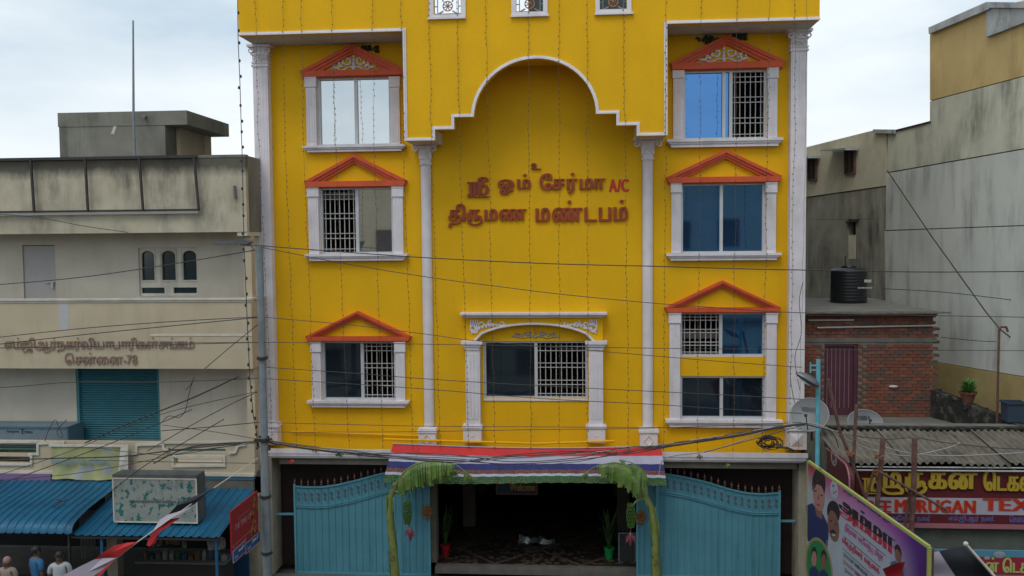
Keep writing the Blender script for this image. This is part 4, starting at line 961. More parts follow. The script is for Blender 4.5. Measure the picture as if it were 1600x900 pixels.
lettering(['எ', 'ம்', 'ஜி', 'ஆ', 'ர்', 'ந', 'க', 'ர்', 'வி', 'யா', 'பா', 'ரி', 'க', 'ள்', 'ச', 'ங்', 'க', 'ம்'], (a, YL-.02, c), (1, 0, 0), (0, 0, 1), (0, -1, 0), b-a, d-c, .02, 'rust', LB, gap=.02, widen=-.008)
a, b, c, d = RC(102, 550.5, 215, 569, YL)
lettering(['ெச', 'ன்', 'ைன', '-', '7', '8'], (a, YL-.02, c), (1, 0, 0), (0, 0, 1), (0, -1, 0), b-a, d-c, .02, 'rust', LB, gap=.05, widen=-.008)
# arched window
x0, x1, z0, z1 = wx
mb = MB(); f = .035
wi = MB().box(x0+.005, YR+.12, z0+.005, x1-.005, YR+.14, z1-.005).build('window', 'darkglass', LB, label='three-light arched window with two lower lights')
mb = MB(); y0, y1 = YR+.04, YR+.10; pan = [hole(220, 392, 240, 438, YR), hole(251.5, 392, 273, 438, YR), hole(284.6, 392, 306, 438, YR), hole(220, 449.5, 256, 458.5, YR), hole(270, 449.5, 306.5, 458.5, YR)]
for h in pan: h_ = list(h)
hz = (pan[0][2], pan[0][3]); hl = (pan[3][2], pan[3][3])
pan = [(max(h[0], x0+.04), min(h[1], x1-.04), *(hz if i < 3 else hl)) for i, h in enumerate(pan)]
pan = [(h[0], h[1], max(h[2], z0+.04), min(h[3], z1-.04)) for h in pan]
openings(mb, x0+.006, x1-.006, z0+.006, z1-.006, pan, y0, y1)
for h in pan[:3]:
    w_ = h[1]-h[0]; r_ = w_*.36
    for s in (-1, 1):
        e = h[0] if s < 0 else h[1]; pts = [(e, h[3]+.002)]+[(e-s*(w_/2)*(1-math.cos(t*math.pi/12)) , h[3]-r_*(1-math.sin(t*math.pi/12))) for t in range(7)]
        mb.prism(pts, y0+.002, y1-.002)
mb.build('casement_frame', 'winframe', wi)
mb = MB()
for h in pan[:3]: mb.ribbon([(h[0]-.03, h[2]-.03), (h[1]+.03, h[2]-.03), (h[1]+.03, h[3]+.03), (h[0]-.03, h[3]+.03), (h[0]-.03, h[2]-.03)], .012, y0-.02, y0-.001)
mb.build('casement_bead', 'winframe', wi)
x0, x1, z0, z1 = dx
dr = MB().box(x0+.01, YR+.04, z0, x1-.0, YR+.09, z1-.02).build('balcony_door', 'door', LB)
mb = MB(); p = P(80, 442, YR); mb.bar((p.x-.18, YR+.01, p.z+.02), (p.x+.08, YR+.01, p.z+.02), .03); mb.bar((p.x+.03, YR+.0, p.z), (p.x+.03, YR+.0, p.z-.14), .05); mb.build('door_bolt', 'grille', dr)
# roller shutter
x0, x1, z0, z1 = sh; n = 34; mb = MB(); zt = zD-.002; vs = []; fs = []
for k in range(n*4+1):
    z = z0+(zt-z0)*k/(n*4); y = YR+.10-.018*abs(math.sin(k*math.pi/4)); vs += [(x0+.05, y, z), (x1-.05, y, z)]
for k in range(n*4): a = 2*k; fs.append((a, a+1, a+3, a+2))
mb.add(vs, fs); so_ = mb.build('roller_shutter', 'teal', LB)
mb = MB(); mb.box(x0+.001, YR+.02, z0, x0+.06, YR+.14, zt); mb.box(x1-.06, YR+.02, z0, x1-.001, YR+.14, zt)
build_each(mb, 'shutter_guide', 'tealframe', LB)
# stepped balustrade of the lowest floor
sl1 = hole(274.6, 714.6, 347, 724, YL); gp1 = hole(263, 700, 358, 710.5, YL); sl2 = hole(-60, 713, 47, 722.5, YL); gp2 = hole(-60, 694, 60, 708, YL)
zE2 = max(zE, gp1[3]+.03)
mb = MB(); openings(mb, XW, XE+.05, zF, zE2, [sl1, gp1, sl2, gp2], YL, YL+.12); mb.build('balustrade', 'cream', LB)
mb = MB()
def step(pts): mb.ribbon([(P(x, y, YL).x, P(x, y, YL).z) for x, y in pts], .06, YL-.045, YL-.001)
step([(47, 713), (47, 709), (60, 709), (60, 692.5), (100, 691), (100, 694.5)]); step([(0, 690), (60, 690)]); step([(202, 709), (214, 708), (214, 695), (256, 693), (256, 700), (263, 706)])
step([(271, 713), (271, 728), (351, 727), (351, 713), (271, 713)]); step([(256, 691), (380, 690)]); step([(358, 708), (368, 706), (372, 696), (385, 694)]); step([(-50, 725), (50, 725), (50, 711)])
build_each(mb, 'stepped_moulding', 'winframe', LB)
mb = MB()
for x0_, x1_, y_ in ((-50, 60, 701), (263, 352, 703)): p, q = P(x0_, y_, YL+.06), P(x1_, y_, YL+.06); mb.bar((p.x, YL+.06, p.z), (q.x, YL+.06, q.z), .04)
build_each(mb, 'green_rail', col('rail_green', (.05, .17, .11)), LB)
mb = MB(); mb.box(XW, YL-.04, zF-.05, XE+.04, YL+.12, zF+.03); mb.build('white_band', 'winframe', LB)
mb = MB(); mb.box(XW, YL-.02, zF-.14, XE+.02, YL+.1, zF-.052); mb.build('blue_band', col('fascia_blue', (.06, .14, .20)), LB)
mb = MB(); mb.box(XW, YL, zF-.55, XE, YL+.1, zF-.142); mb.build('shop_lintel', col('grey_lintel', (.13, .13, .12), var=.2), LB)
MB().box(XW, YL+.121, zF, XE-.2, 1.2, zF+.12).build('gallery_floor', 'recess', LB)
mb = MB()
for px in (-40, 175, 396): p = P(px, 860, YL); mb.box(p.x-.14, YL+.0, -.15, p.x+.14, YL+.3, zF-.553)
build_each(mb, 'shop_pier', 'pier', LB)
MB().box(P(362, 870, YL-.3).x, YL-.32, -.15, P(389, 870, YL-.3).x, YL-.28, P(375, 852, YL-.3).z).build('blue_shop_door', col('shop_door_blue', (.01, .06, .13)), LB)
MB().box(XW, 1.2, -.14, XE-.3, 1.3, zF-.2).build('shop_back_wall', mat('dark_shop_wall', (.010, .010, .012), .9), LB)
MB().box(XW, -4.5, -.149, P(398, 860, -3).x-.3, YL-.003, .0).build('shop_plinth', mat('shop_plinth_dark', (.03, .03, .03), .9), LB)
# rooftop stair room
ST = T('stair_room', 'weathered grey stair room standing on the left roof', 'rooftop room', (-13, 2, zB+.2))
Yt = 1.5
a, b, z_t = P(92.5, 210, Yt).x, P(258, 210, Yt).x, P(190, 174.5, Yt).z; z_s = P(275, 195, Yt).z; c_ = P(292.5, 185, Yt).x; z_b = zB+.26
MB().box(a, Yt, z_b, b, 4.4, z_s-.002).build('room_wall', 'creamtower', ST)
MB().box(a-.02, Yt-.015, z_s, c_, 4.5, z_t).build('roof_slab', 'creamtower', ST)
xr_ = P(322, 230, 4.0).x; hz0 = z_b
mb = MB(); zo = z_s-.25; q0, q1 = P(264, 220, 2.2).x, P(275, 220, 2.2).x
openings(mb, b+.001, xr_, z_b, z_s-.003, [(q0, q1, z_b+.01, z_s-.1)], 2.2, 2.35); mb.build('room_side', 'cream', ST)
mb = MB(); mb.box(xr_-.12, 2.36, z_b, xr_, 2.9, z_s-.003); mb.box(xr_-.12, 3.9, z_b, xr_, 4.4, z_s-.003); mb.box(xr_-.10, 2.9, z_b, xr_-.06, 3.9, z_s-.003); build_each(mb, 'side_post', 'cream', ST)
p = P(226, 182, Yt); mb = MB(); mb.tube([(p.x, Yt+.05, p.z), (p.x+.12, Yt-.3, p.z-.03)], .05, 8); mb.build('drain_spout', 'polegrey', ST)
p = P(178, 202, Yt); MB().prism([(p.x-.09, p.z-.13), (p.x+.0, p.z-.14), (p.x+.10, p.z+.12), (p.x+.02, p.z+.15)], Yt-.006, Yt-.001).build('plaster_patch', 'recess', ST)
p0, p1 = P(210.5, 243, .4), P(208, 32, .4)
tag(MB().tube([(p0.x, .4, zB+.26), (p0.x, .4, p0.z+1), (p1.x, .4, p1.z)], [.045, .035, .022], 8).build('antenna_pole', 'polegrey', origin=(p0.x, .4, zB+.26), smooth=True), 'tall thin grey mast rising from the left roof', 'mast')
# iron frame on the parapet
IF = T('iron_frame', 'black empty iron billboard frame fixed to the left roof parapet', 'frame', (P(150, 330, YL).x, YL-.1, P(150, 330, YL).z))
mb = MB(); yf = YL-.09
zt0, zb0 = P(150, 247, yf).z, P(150, 331.5, yf).z; xl, xr = P(-100, 290, yf).x, P(309, 290, yf).x
mb.bar((xl, yf, zt0), (xr, yf, zt0), .07); mb.build('rail', 'iron', IF)
mb = MB(); mb.bar((xl, yf, zb0+.03), (xr+.03, yf, zb0+.03), .05); mb.build('rail', 'iron', IF)
mb = MB(); mb.bar((xl, yf, zb0-.035), (xr, yf, zb0-.035), .05); mb.build('lower_rail', 'wiregrey', IF)
for t, bt in ((49, 54.5), (134, 138.5), (218.5, 224.5), (304, 311.5)):
    p, q = P(t, 248, yf), P(bt, 331, yf); MB().bar((p.x, yf-.03, zt0), (q.x, yf-.03, zb0+.03), .05).build('upright', 'iron', IF)
mb = MB(); p = P(366, 290, YL-.05); mb.bar((p.x, YL-.04, p.z), (p.x+.02, YL-.04, p.z-.32), .05); tag(mb.build('parapet_hook', 'lampgrey', LB), None, None)

# ---- signs on the left building
a, b, c, d = RC(-150, 667, 105, 692, -1.15)
LX = T('light_box_sign', 'long grey light box sign lying on the left balcony', 'sign', (a+2, -1.1, c))
zt2 = P(60, 667, -1.15).z
MB().box(a, -1.15, c-.1, b, -.45, zt2).build('box', col('lightbox_grey', (.13, .18, .215), var=.1), LX)
mb = MB(); mb.box(a, -1.17, zt2-.04, b+.02, -1.151, zt2+.01); mb.box(b+.001, -1.17, c-.1, b+.04, -.45, zt2+.01); mb.build('box_edge', col('lightbox_edge', (.06, .13, .18)), LX)
lettering(list('hangout'), (P(11, 676, -1.16).x, -1.153, P(11, 677, -1.16).z), (1, 0, 0), (0, 0, 1), (0, -1, 0), .33, .09, .004, 'signblue', LX, single=True, name='lettering', widen=.02)
lettering(['T'], (P(32, 676, -1.16).x, -1.153, P(32, 678, -1.16).z), (1, 0, 0), (0, 0, 1), (0, -1, 0), .10, .13, .004, 'signblue', LX, widen=.05)
lettering(list('times'), (P(38, 676, -1.16).x, -1.153, P(38, 677, -1.16).z), (1, 0, 0), (0, 0, 1), (0, -1, 0), .22, .08, .004, 'signblue', LX, single=True, name='lettering', widen=.02)
YS = YL-.14
a, b, c, d = RC(81, 698, 200, 749, YS); YSn = T('cloth_banner', 'faded yellow cloth banner with pale blue Tamil letters on the left balustrade', 'banner', (a, YS, c))
mb = MB(); vs = []; fs = []; n = 26; random.seed(8)
for j in range(7):
    for i in range(n+1):
        u, v = i/n, j/6; vs.append((a+(b-a)*u, YS+.02*math.sin(u*22+v*3)*(.3+v)+.01*random.random()-(.04 if v > .9 else 0), d+(c-d)*v+.015*math.sin(u*9)*v))
for j in range(6):
    for i in range(n): q = j*(n+1)+i; fs.append((q, q+1, q+n+2, q+n+1))
mb.add(vs, fs); mb.build('cloth', mat('yellow_banner', (.36, .37, .17), .8, var=.15, col2=(.32, .34, .33), c2s=2.2, c2lo=.54, c2hi=.6), YSn, smooth=True)
mb = MB(); mb.box(a-.05, YS-.03, d, b+.03, YS+.03, d+.05); mb.build('top_rod', 'winframe', YSn)
mb = MB(); e0 = P(184, 700, YS).x; mb.add([(e0+.1, YS-.05, d), (b+.05, YS-.06, d+.02), (b+.02, YS-.05, c+.1), (e0+.02, YS-.06, c+.15), (e0+.14, YS-.09, (c+d)/2)], [(0, 1, 4), (1, 2, 4), (2, 3, 4), (3, 0, 4)]); mb.build('folded_edge', 'winframe', YSn)
p, q = P(83, 727.5, YS), P(175, 729, YS)
lettering(['மா', 'ரு', 'தி', 'ஸ்ரீ'] and ['ம', 'ர', 'KU', 'தி', ' ', 'ெப', 'யி', 'ன்', 'ட்'], (p.x, YS-.05, p.z), (1, 0, 0), (0, 0, 1), (0, -1, 0), q.x-p.x, .22, .006, col('banner_blue', (.17, .27, .33)), YSn, widen=.03)
p, q = P(142, 705, YS), P(176, 705, YS)
lettering(list('SRINIVASA MAHAL'), (p.x, YS-.045, p.z), (1, 0, 0), (0, 0, 1), (0, -1, 0), q.x-p.x, .045, .006, col('banner_green', (.05, .2, .16)), YSn, single=True, name='lettering')
a, b, c, d = RC(-100, 739.5, 80, 752.5, YL-.06)
tag(MB().box(a, YL-.08, c, b, YL-.05, d).build('purple_signboard', col('purple_board', (.20, .13, .27)), origin=(a, YL-.06, c)), 'plain purple signboard strip above the left blue awning', 'sign')
# old peeling sign box
Yb = -3.2; a, b, c, d = RC(177.5, 748, 307.5, 816, Yb); OS = T('old_sign_box', 'peeling white sign box standing on the blue awning', 'sign', ((a+b)/2, Yb, c))
MB().box(a, Yb, c, b, Yb+.45, d).build('box', 'peel', OS)
mb = MB(); mb.ribbon([(a, c), (b, c), (b, d), (a, d), (a, c)], .03, Yb-.012, Yb-.001); mb.build('sign_rim', 'winframe', OS)
mb = MB(); mb.box(a-.01, Yb-.002, d+.001, b+.01, Yb+.45, d+.09); mb.box(b+.001, Yb-.002, c, b+.02, Yb+.452, d); mb.build('sign_top', col('sign_box_side', (.09, .10, .10), var=.3), OS)
p, q = P(202, 786, Yb), P(292, 784, Yb); lettering(['ஸ்', 'க', 'ன்', 'னி', 'யா', 'கு', 'ம', 'ரி', ' ', 'ம', 'ளி', 'ைக', ' ', 'க', 'ைட'], (p.x, Yb-.008, p.z), (1, 0, 0), (0, 0, 1), (0, -1, 0), q.x-p.x, .10, .006, col('faded_letters', (.08, .10, .10)), OS, single=True, name='lettering', widen=.03)
mb = MB(); mb.bar((a+.3, Yb+.2, c), (a+.3, Yb+.2, 2.0), .05); mb.bar((b-.3, Yb+.2, c), (b-.3, Yb+.2, 2.0), .05); build_each(mb, 'support_leg', 'iron', OS)

# ---- blue corrugated awnings
def corrugated(root, name, m, xa, xb, prof, pitch, amp, sheet, trap=False, skew=0.0, jit=.0):
    """prof: list of (Y,z) from back to front"""
    x = xa
    while x < xb-1e-3:
        x2 = min(x+sheet, xb); vs = []; fs = []; per = 12; n = max(2, int(round((x2-x)/pitch*per))); dz = random.uniform(-jit, jit); tw = random.uniform(-jit, jit)
        for (Y, z) in prof:
            f = (Y-prof[0][0])/(prof[-1][0]-prof[0][0])
            for i in range(n+1):
                xx = x+(x2-x)*i/n; t = (xx/pitch) % 1.0
                h = amp*(math.cos(2*math.pi*t)) if not trap else (amp*max(0, min(1, (.16-abs(t-.5))/.05)))
                vs.append((xx+skew*f, Y, z+h+dz+tw*f*(i/n)))
        for j in range(len(prof)-1):
            for i in range(n): a = j*(n+1)+i; fs.append((a, a+1, a+n+2, a+n+1))
        mb = MB(); mb.add(vs, fs); o = mb.build(name, m, root, smooth=True)
        x = x2-.0
random.seed(12)
X0 = P(-180, 800, -3).x; X1 = P(176, 765, -1.9).x
AW = T('blue_awning', 'upper blue corrugated awning with curved front edge', 'awning', (X1-2, -3, 2.3), group='blue corrugated awnings')
zb_ = P(100, 755, -1.6).z
prof = [(-1.45, zb_+.02), (-2.0, zb_-.10), (-3.0, P(60, 795, -3.0).z), (-3.45, P(60, 811, -3.45).z), (-3.62, P(60, 819, -3.62).z), (-3.70, P(60, 826, -3.70).z), (-3.72, P(60, 834, -3.72).z)]
corrugated(AW, 'roof_sheet', 'awning', X0, X1, prof, .20, .028, 1.0, True, jit=.008)
X0b = P(108, 842, -3.7).x; X1b = P(395, 767, -1.5).x+.0
AW2 = T('blue_awning', 'lower blue corrugated awning under the peeling sign box', 'awning', ((X0b+X1b)/2, -3, 2.2), group='blue corrugated awnings')
prof = [(-1.42, P(300, 763, -1.42).z), (-3.65, P(250, 838.5, -3.65).z)]
corrugated(AW2, 'roof_sheet', 'awning', X0b, X1b, prof, .20, .028, 1.05, True, jit=.006)
mb = MB(); mb.bar((X0b, -3.6, prof[1][1]-.06), (X1b, -3.6, prof[1][1]-.06), .05); mb.build('eave_rail', 'iron', AW2)
mb = MB()
for x in (X0b+.7, X1b-.1): mb.bar((x, -3.55, -.15), (x, -3.55, prof[1][1]-.05), .06)
build_each(mb, 'awning_post', col('awning_post_blue', (.01, .09, .2)), AW2)
mb = MB()
for x in (X0+1, X1-.15): mb.bar((x, -3.6, -.15), (x, -3.6, 2.0), .05)
build_each(mb, 'awning_post', 'iron', AW)
# branch debris on the awning
mb = MB(); pts = [P(83, 800, -3.1), P(96, 790, -2.9), P(106, 786, -2.8)]; pts = [p+Vector((0, 0, .1)) for p in pts]; mb.tube(pts, .015, 5); mb.tube([pts[1], pts[2]+Vector((-.3, 0, 0)), pts[2]+Vector((.05, -.2, 0))], .012, 5)
tag(mb.build('dry_branch', 'iron', origin=tuple(pts[0])), 'dark dry twig lying on the upper blue awning', 'twig')

# ---- shop goods under the awnings
def stall(px0, px1, Y, zt, label):
    a, b = P(px0, 880, Y).x, P(px1, 880, Y).x; r = T('shop_counter', label, 'counter', ((a+b)/2, Y, -.15))
    MB().box(a, Y, -.15, b, Y+.6, zt).build('counter_body', mat('counter_wood', (.025, .02, .018), .8), r); MB().box(a-.04, Y-.04, zt+.001, b+.04, Y+.64, zt+.04).build('counter_top', mat('counter_top', (.10, .10, .10), .6), r)
    return a, b
a, b = stall(215, 350, -2.6, .85, 'dark shop counter with small goods under the lower awning')
gm = [col('goods_white', (.16, .16, .16)), col('goods_green', (.02, .06, .025)), col('goods_ochre', (.09, .05, .02)), col('goods_blue', (.012, .04, .08)), col('goods_grey', (.06, .065, .065))]
random.seed(21); GN = ['white', 'green', 'ochre', 'blue', 'grey']
for k in range(13):
    x = a+.12+(b-a-.2)*k/12; w = .05+random.random()*.04; h = .12+random.random()*.16; q = random.randrange(5)
    mb = MB(); mb.lathe([(.001, 0), (w, 0), (w, h*.7), (w*.4, h*.85), (w*.4, h), (.001, h)], (x, -2.4, .89), 8)
    tag(mb.build('jar', gm[q], origin=(x, -2.4, .89), smooth=True), '%s jar, %s in the row on the dark shop counter' % (['whitish', 'green', 'ochre', 'blue', 'grey'][q], ['first from the left', 'second from the left', 'third from the left', 'fourth from the left', 'fifth from the left', 'sixth from the left', 'in the middle', 'sixth from the right', 'fifth from the right', 'fourth from the right', 'third from the right', 'second from the right', 'last on the right'][k]), 'jar', 'jars on the shop counter')
for k, (px, py, w, h, q) in enumerate(((338, 850, .42, .30, 0), (288, 851, .10, .16, 0), (270, 845, .34, .2, 2), (245, 848, .25, .22, 4))):
    c = P(px, py, -3.3); mb = MB(); random.seed(k); n = 6; vs = []; fs = []
    for j in range(5):
        for i in range(n): vs.append((c.x+w*(i/(n-1)-.5)*(1+.15*math.sin(j)), c.y+.04*math.sin(i*2+j), c.z+h/2-h*j/4+.03*random.random()))
    for j in range(4):
        for i in range(n-1): p_ = j*n+i; fs.append((p_, p_+1, p_+n+1, p_+n))
    mb.add(vs, fs); mb.tube([(c.x, c.y, c.z+h/2), (c.x, c.y, 2.0)], .006, 4)
    tag(mb.build('hanging_bag', gm[q], origin=tuple(c)), ['pale patterned bag hanging at the right end of the awning', 'tiny white packet hanging under the awning', 'ochre bundle hanging below the peeling sign', 'grey bag hanging left of the ochre bundle'][k], 'bag')
mb = MB()
for k in range(5):
    p = P(128+k*5, 868, -2.0); mb.add([(p.x-.04, -2.0, 1.95), (p.x+.04, -2.0, 1.95), (p.x+.03, -2.0, .7+.1*k), (p.x-.03, -2.0, .7)], [(0, 1, 2, 3)])
tag(mb.build('hanging_strips', gm[4], origin=tuple(P(138, 868, -2.0))), 'thin grey strips hanging in the dark shop', 'strips', kind='stuff')

# ---- grey utility pole with street lamp and boards
pb, pt = P(417.5, 880, -3.9), P(405.5, 385, -3.9); xp = (pb.x+pt.x)/2
UP = T('utility_pole', 'tall grey steel pole between cream building and yellow hall', 'pole', (xp, -3.9, -.15))
MB().tube([(xp, -3.9, -.15), (xp, -3.9, 3.5), (xp, -3.9, 3.55), (xp, -3.9, pt.z)], [.105, .095, .085, .075], 14).build('shaft', 'polegrey', UP, smooth=True)
mb = MB()
for y in (866, 778, 690, 562): z = P(413, y, -3.9).z; mb.lathe([(.1, 0), (.125, .01), (.125, .06), (.1, .07)], (xp, -3.9, z), 14)
build_each(mb, 'clamp_ring', 'iron', UP)
mb = MB(); z = P(410, 688, -3.9).z; random.seed(2)
mb.bar((xp-.2, -3.98, z+.02), (xp+.2, -3.98, z+.05), .04)
for k in range(14): a = random.random()*6.28; mb.ball((xp+.14*math.cos(a), -3.98+.1*math.sin(a), z+random.uniform(-.2, .12)), .03, 5)
mb.build('wire_bracket', 'iron', UP)
SLm = T('street_lamp', 'flat grey street lamp head on arm at the grey pole top', 'street lamp', (xp, -3.9, pt.z))
p0, p1 = P(332, 378, -3.9), P(390, 381, -3.9); mb = MB(); zc = p0.z
mb.prism([(p0.x, zc-.03), (p0.x+.1, zc-.05), (p1.x, zc-.06), (p1.x+.06, zc), (p1.x-.05, zc+.03), (p0.x+.05, zc+.01)], -4.03, -3.77); mb.build('lamp_head', 'lampgrey', SLm)
MB().box(p0.x+.1, -4.0, zc-.07, p1.x-.3, -3.8, zc-.052).build('lens', 'lampglass', SLm)
mb = MB(); mb.tube([(p1.x-.2, -3.9, zc-.05), (p1.x+.05, -3.9, zc-.08), (xp-.05, -3.9, zc-.22), (xp, -3.9, zc-.45)], .03, 8); mb.build('arm', 'polegrey', SLm, smooth=True)
# red hoarding and blue plates on the pole (they stick out towards the street)
XB = xp-.13
def RB(px, py): p = PXc(px, py, XB); return p
A, B_, C_, D_ = RB(361, 798), RB(402.5, 768), RB(405, 833), RB(362.5, 866)
yn, yfar = (A.y+D_.y)/2, B_.y; zt, zb = (A.z+B_.z)/2, (C_.z+D_.z)/2
RBd = T('red_hoarding', 'red hoarding fixed to the grey utility pole', 'hoarding', (XB, (yn+yfar)/2, zb))
MB().box(XB-.03, yn, zb, XB, yfar, zt).build('board', col('hoarding_red', (.27, .012, .016), var=.08), RBd)
L_ = yfar-yn
def rtxt(t, s0, s1, z0, h, m, **k): lettering(t, (XB, yn+L_*s0, zb+(zt-zb)*z0), (0, 1, 0), (0, 0, 1), (1, 0, 0), L_*(s1-s0), (zt-zb)*h, .004, m, RBd, single=True, name='lettering', **k)
pal = col('hoarding_pink', (.42, .20, .20))
rtxt(list('THE TIMES OF'), .12, .72, .50, .13, pal, widen=.03); rtxt(['அ', ' ', 'நி', 'யூ', 'ஸ்', ' ', 'ம', 'ணி'], .25, .65, .68, .08, pal); rtxt(['ெச', 'ன்', 'ைன', 'ம', 'ணி'], .05, .5, .05, .12, pal, widen=.05)
mb = MB(); mb.bar((XB+.004, yn, zb+(zt-zb)*.2), (XB+.004, yfar, zb+(zt-zb)*.2), .006); mb.build('thin_rule', pal, RBd)
mb = MB(); random.seed(9)
for k in range(26):
    s, z = random.uniform(.70, .97), random.choice((random.uniform(.45, .92), random.uniform(.08, .35)))
    c = Vector((XB+.003, yn+L_*s, zb+(zt-zb)*z)); r_ = random.uniform(.02, .06); mb.add([c+Vector((0, r_*math.cos(t), r_*math.sin(t)*1.3)) for t in (0, 1.2, 2.3, 3.4, 4.6, 5.6)], [tuple(range(6))])
mb.build('printed_ornament', col('ornament_gold', (.30, .16, .03), var=.5, vs=20), RBd, kind='stuff')
for n_, (q, lb) in enumerate((((364, 862, 364.5, 880, 383, 850), 'small blue plate hanging under the red hoarding corner'), ((383.5, 850, 385, 865, 405.5, 833), 'blue plate between red hoarding and grey pole'))):
    a_, b_, c_ = PXc(q[0], q[1], XB+.03), PXc(q[2], q[3], XB+.03), PXc(q[4], q[5], XB+.03)
    r = T('blue_plate', lb, 'sign plate', (XB+.03, a_.y, b_.z), group='blue plates on the pole')
    MB().box(XB+.01, a_.y, b_.z, XB+.03, c_.y, a_.z).build('plate', col('plate_blue', (.012, .07, .22)), r)
    mb = MB(); y0, y1, z0, z1 = a_.y, c_.y, b_.z, a_.z
    for (y_a, z_a, y_b, z_b) in ((y0, z0, y1, z0), (y1, z0, y1, z1), (y1, z1, y0, z1), (y0, z1, y0, z0)): mb.bar((XB+.034, y_a, z_a), (XB+.034, y_b, z_b), .012)
    mb.build('plate_edge', pal, r)
    lettering(list('24x7') if n_ else ['வ', 'ரி'], (XB+.032, y0+(y1-y0)*.45, z0+(z1-z0)*.5), (0, 1, 0), (0, 0, 1), (1, 0, 0), (y1-y0)*.42, (z1-z0)*.3, .004, 'white', r, single=True, name='lettering', widen=.04)
    lettering(['க', 'ை'] if 0 else ['ெச', 'ன்'], (XB+.032, y0+(y1-y0)*.12, z0+(z1-z0)*.2), (0, 1, 0), (0, 0, 1), (1, 0, 0), (y1-y0)*.25, (z1-z0)*.3, .004, 'white', r, single=True, name='lettering')
# ------------------------------------------------------------------ far right: tall neighbouring wall (runs away at an angle)
_o = P(1465, 500, 2.5); _d = ray(650, 372); _d.z = 0; _d.normalize(); _n = Vector((-_d.y, _d.x, 0))
if _n.dot(CAM-_o) < 0: _n = -_n
def WP(px, py, off=0.0): return PPl(px, py, _o+_n*off, _n)
NB = T('tall_building', 'tall weathered grey and yellow building wall on the far right', 'building', (_o.x, _o.y, -.15))
def wall(pts, name, m, off=0.0, t=.25, parent=None):
    mb = MB(); extr(mb, [WP(x, y, off) for x, y in pts], -_n*t); return mb.build(name, m, parent or NB)
wall([(1388, 209), (1453, 191), (1453, 158.5), (1780, 72), (1780, 200), (1386, 269)], 'upper_wall', 'wallgrey')
wall([(1453, 157), (1453, 50), (1541, 14), (1780, -40), (1780, 70.5)], 'yellow_wall', 'wallyellow')
wall([(1385, 271), (1780, 202), (1780, 345), (1384, 359.6)], 'light_wall', 'walllight')
wall([(1384, 361), (1780, 346.5), (1780, 618), (1465, 565.5), (1385, 551), (1382, 361)], 'light_wall', 'walllight')
wall([(1385, 552.5), (1465, 567), (1780, 620), (1780, 800), (1385, 800)], 'lower_yellow_wall', 'lowyellow', .03, .28)
wall([(1390, 215), (1455, 195), (1455, 62), (1541, 26), (1780, 20), (1780, 800), (1390, 800)], 'wall_core', 'concrete', -.26, .3)
wall([(1450.5, 43), (1541, 3), (1545, 14), (1451, 53)], 'coping', 'coping', .12, .4); wall([(1541, 3), (1790, 6), (1790, 14), (1543, 12)], 'coping', 'coping', .12, .4)
wall([(1541, 13), (1541, 50), (1641, 12)], 'grey_panel', 'coping', .06, .06); wall([(1540, 50), (1700, -11), (1700, -3), (1540, 58)], 'coping', 'coping', .10, .1)
mb = MB(); extr(mb, [WP(1386, 209, .03), WP(1453, 191.5, .03), WP(1453, 189, .03), WP(1386, 206, .03)], -_n*.3); mb.build('wall_edge', 'moss_and_shade', NB)
FB = T('far_cream_building', 'cream upper storey with two small dark windows above a mouldy wall', 'building', tuple(Vector(WP(1300, 475))*1.0))
wall([(1236, 236), (1365, 203.5), (1384, 203.5), (1384, 290), (1236, 311)], 'upper_wall', 'wallcream', 0, .25, FB)
wall([(1236, 313), (1384, 291.5), (1384, 342), (1236, 343)], 'mould_wall', 'wallmould', -.02, .2, FB); wall([(1236, 343), (1325, 343), (1325, 367), (1236, 367)], 'mould_wall', 'wallmould', -.02, .2, FB)
wall([(1337, 343), (1384, 342), (1384, 367), (1337, 367)], 'mould_wall', 'wallmould', -.02, .2, FB); wall([(1236, 367), (1384, 367), (1385, 520), (1236, 520)], 'mould_wall', 'wallmould', -.02, .2, FB)
wall([(1236, 300), (1386, 280), (1386, 520), (1236, 520)], 'dark_opening_back', 'moss_and_shade', -.24, .05, FB)  # near-black backing; the shade inside the opening is put into its colour
wall([(1321, 345), (1339, 342), (1339, 345.5), (1321, 349)], 'lintel_slab', 'moss_and_shade', .05, .1, FB); wall([(1325.5, 368), (1337, 367.5), (1337, 405), (1325.5, 405)], 'plaster_patch', 'wallcream', -.012, .008, FB)
wall([(1364, 202), (1396, 202.5), (1396, 208.5), (1364, 208)], 'coping', 'coping', .1, .5, FB)
for (x0, x1, ya, yb, s0, s1, sy) in ((1263, 1275.5, 247.5, 282, 1250, 1281, 243.5), (1320.5, 1335.5, 232.5, 271.5, 1301, 1341, 231)):
    w_ = wall([(x0, ya+1), (x1, ya), (x1, yb-1), (x0, yb)], 'dark_window_panel', 'shutter_darkwin', .012, .01, FB)  # flat panel; the dark of the recessed window is put into its colour
    mb = MB(); q = [WP(x0, ya+1, .03), WP(x1, ya, .03), WP(x1, yb-1, .03), WP(x0, yb, .03)]
    for i in range(4): mb.bar(q[i], q[(i+1) % 4], .07)
    mb.bar((q[0]+q[1])/2, (q[2]+q[3])/2, .05); mb.build('window_frame', 'rusty', w_)
    mb = MB(); extr(mb, [WP(s0, sy+3, .02), WP(s1, sy, .02), WP(s1, sy+3.5, .02), WP(s0, sy+5, .02)], _n*.45); mb.build('sun_shade', 'coping', FB)
# guy wire across the wall
a, b, c = WP(1386, 266, .1), P(1562, 514, -.5), P(1640, 575, -.5)
tag(MB().tube([a, a.lerp(P(1534, 480, 0), .5)-Vector((0, 0, .05)), P(1540, 487, -.2), b, c], .016, 5).build('guy_wire', 'iron', origin=tuple(a)), 'dark wire slanting down across the tall grey wall', 'wire')

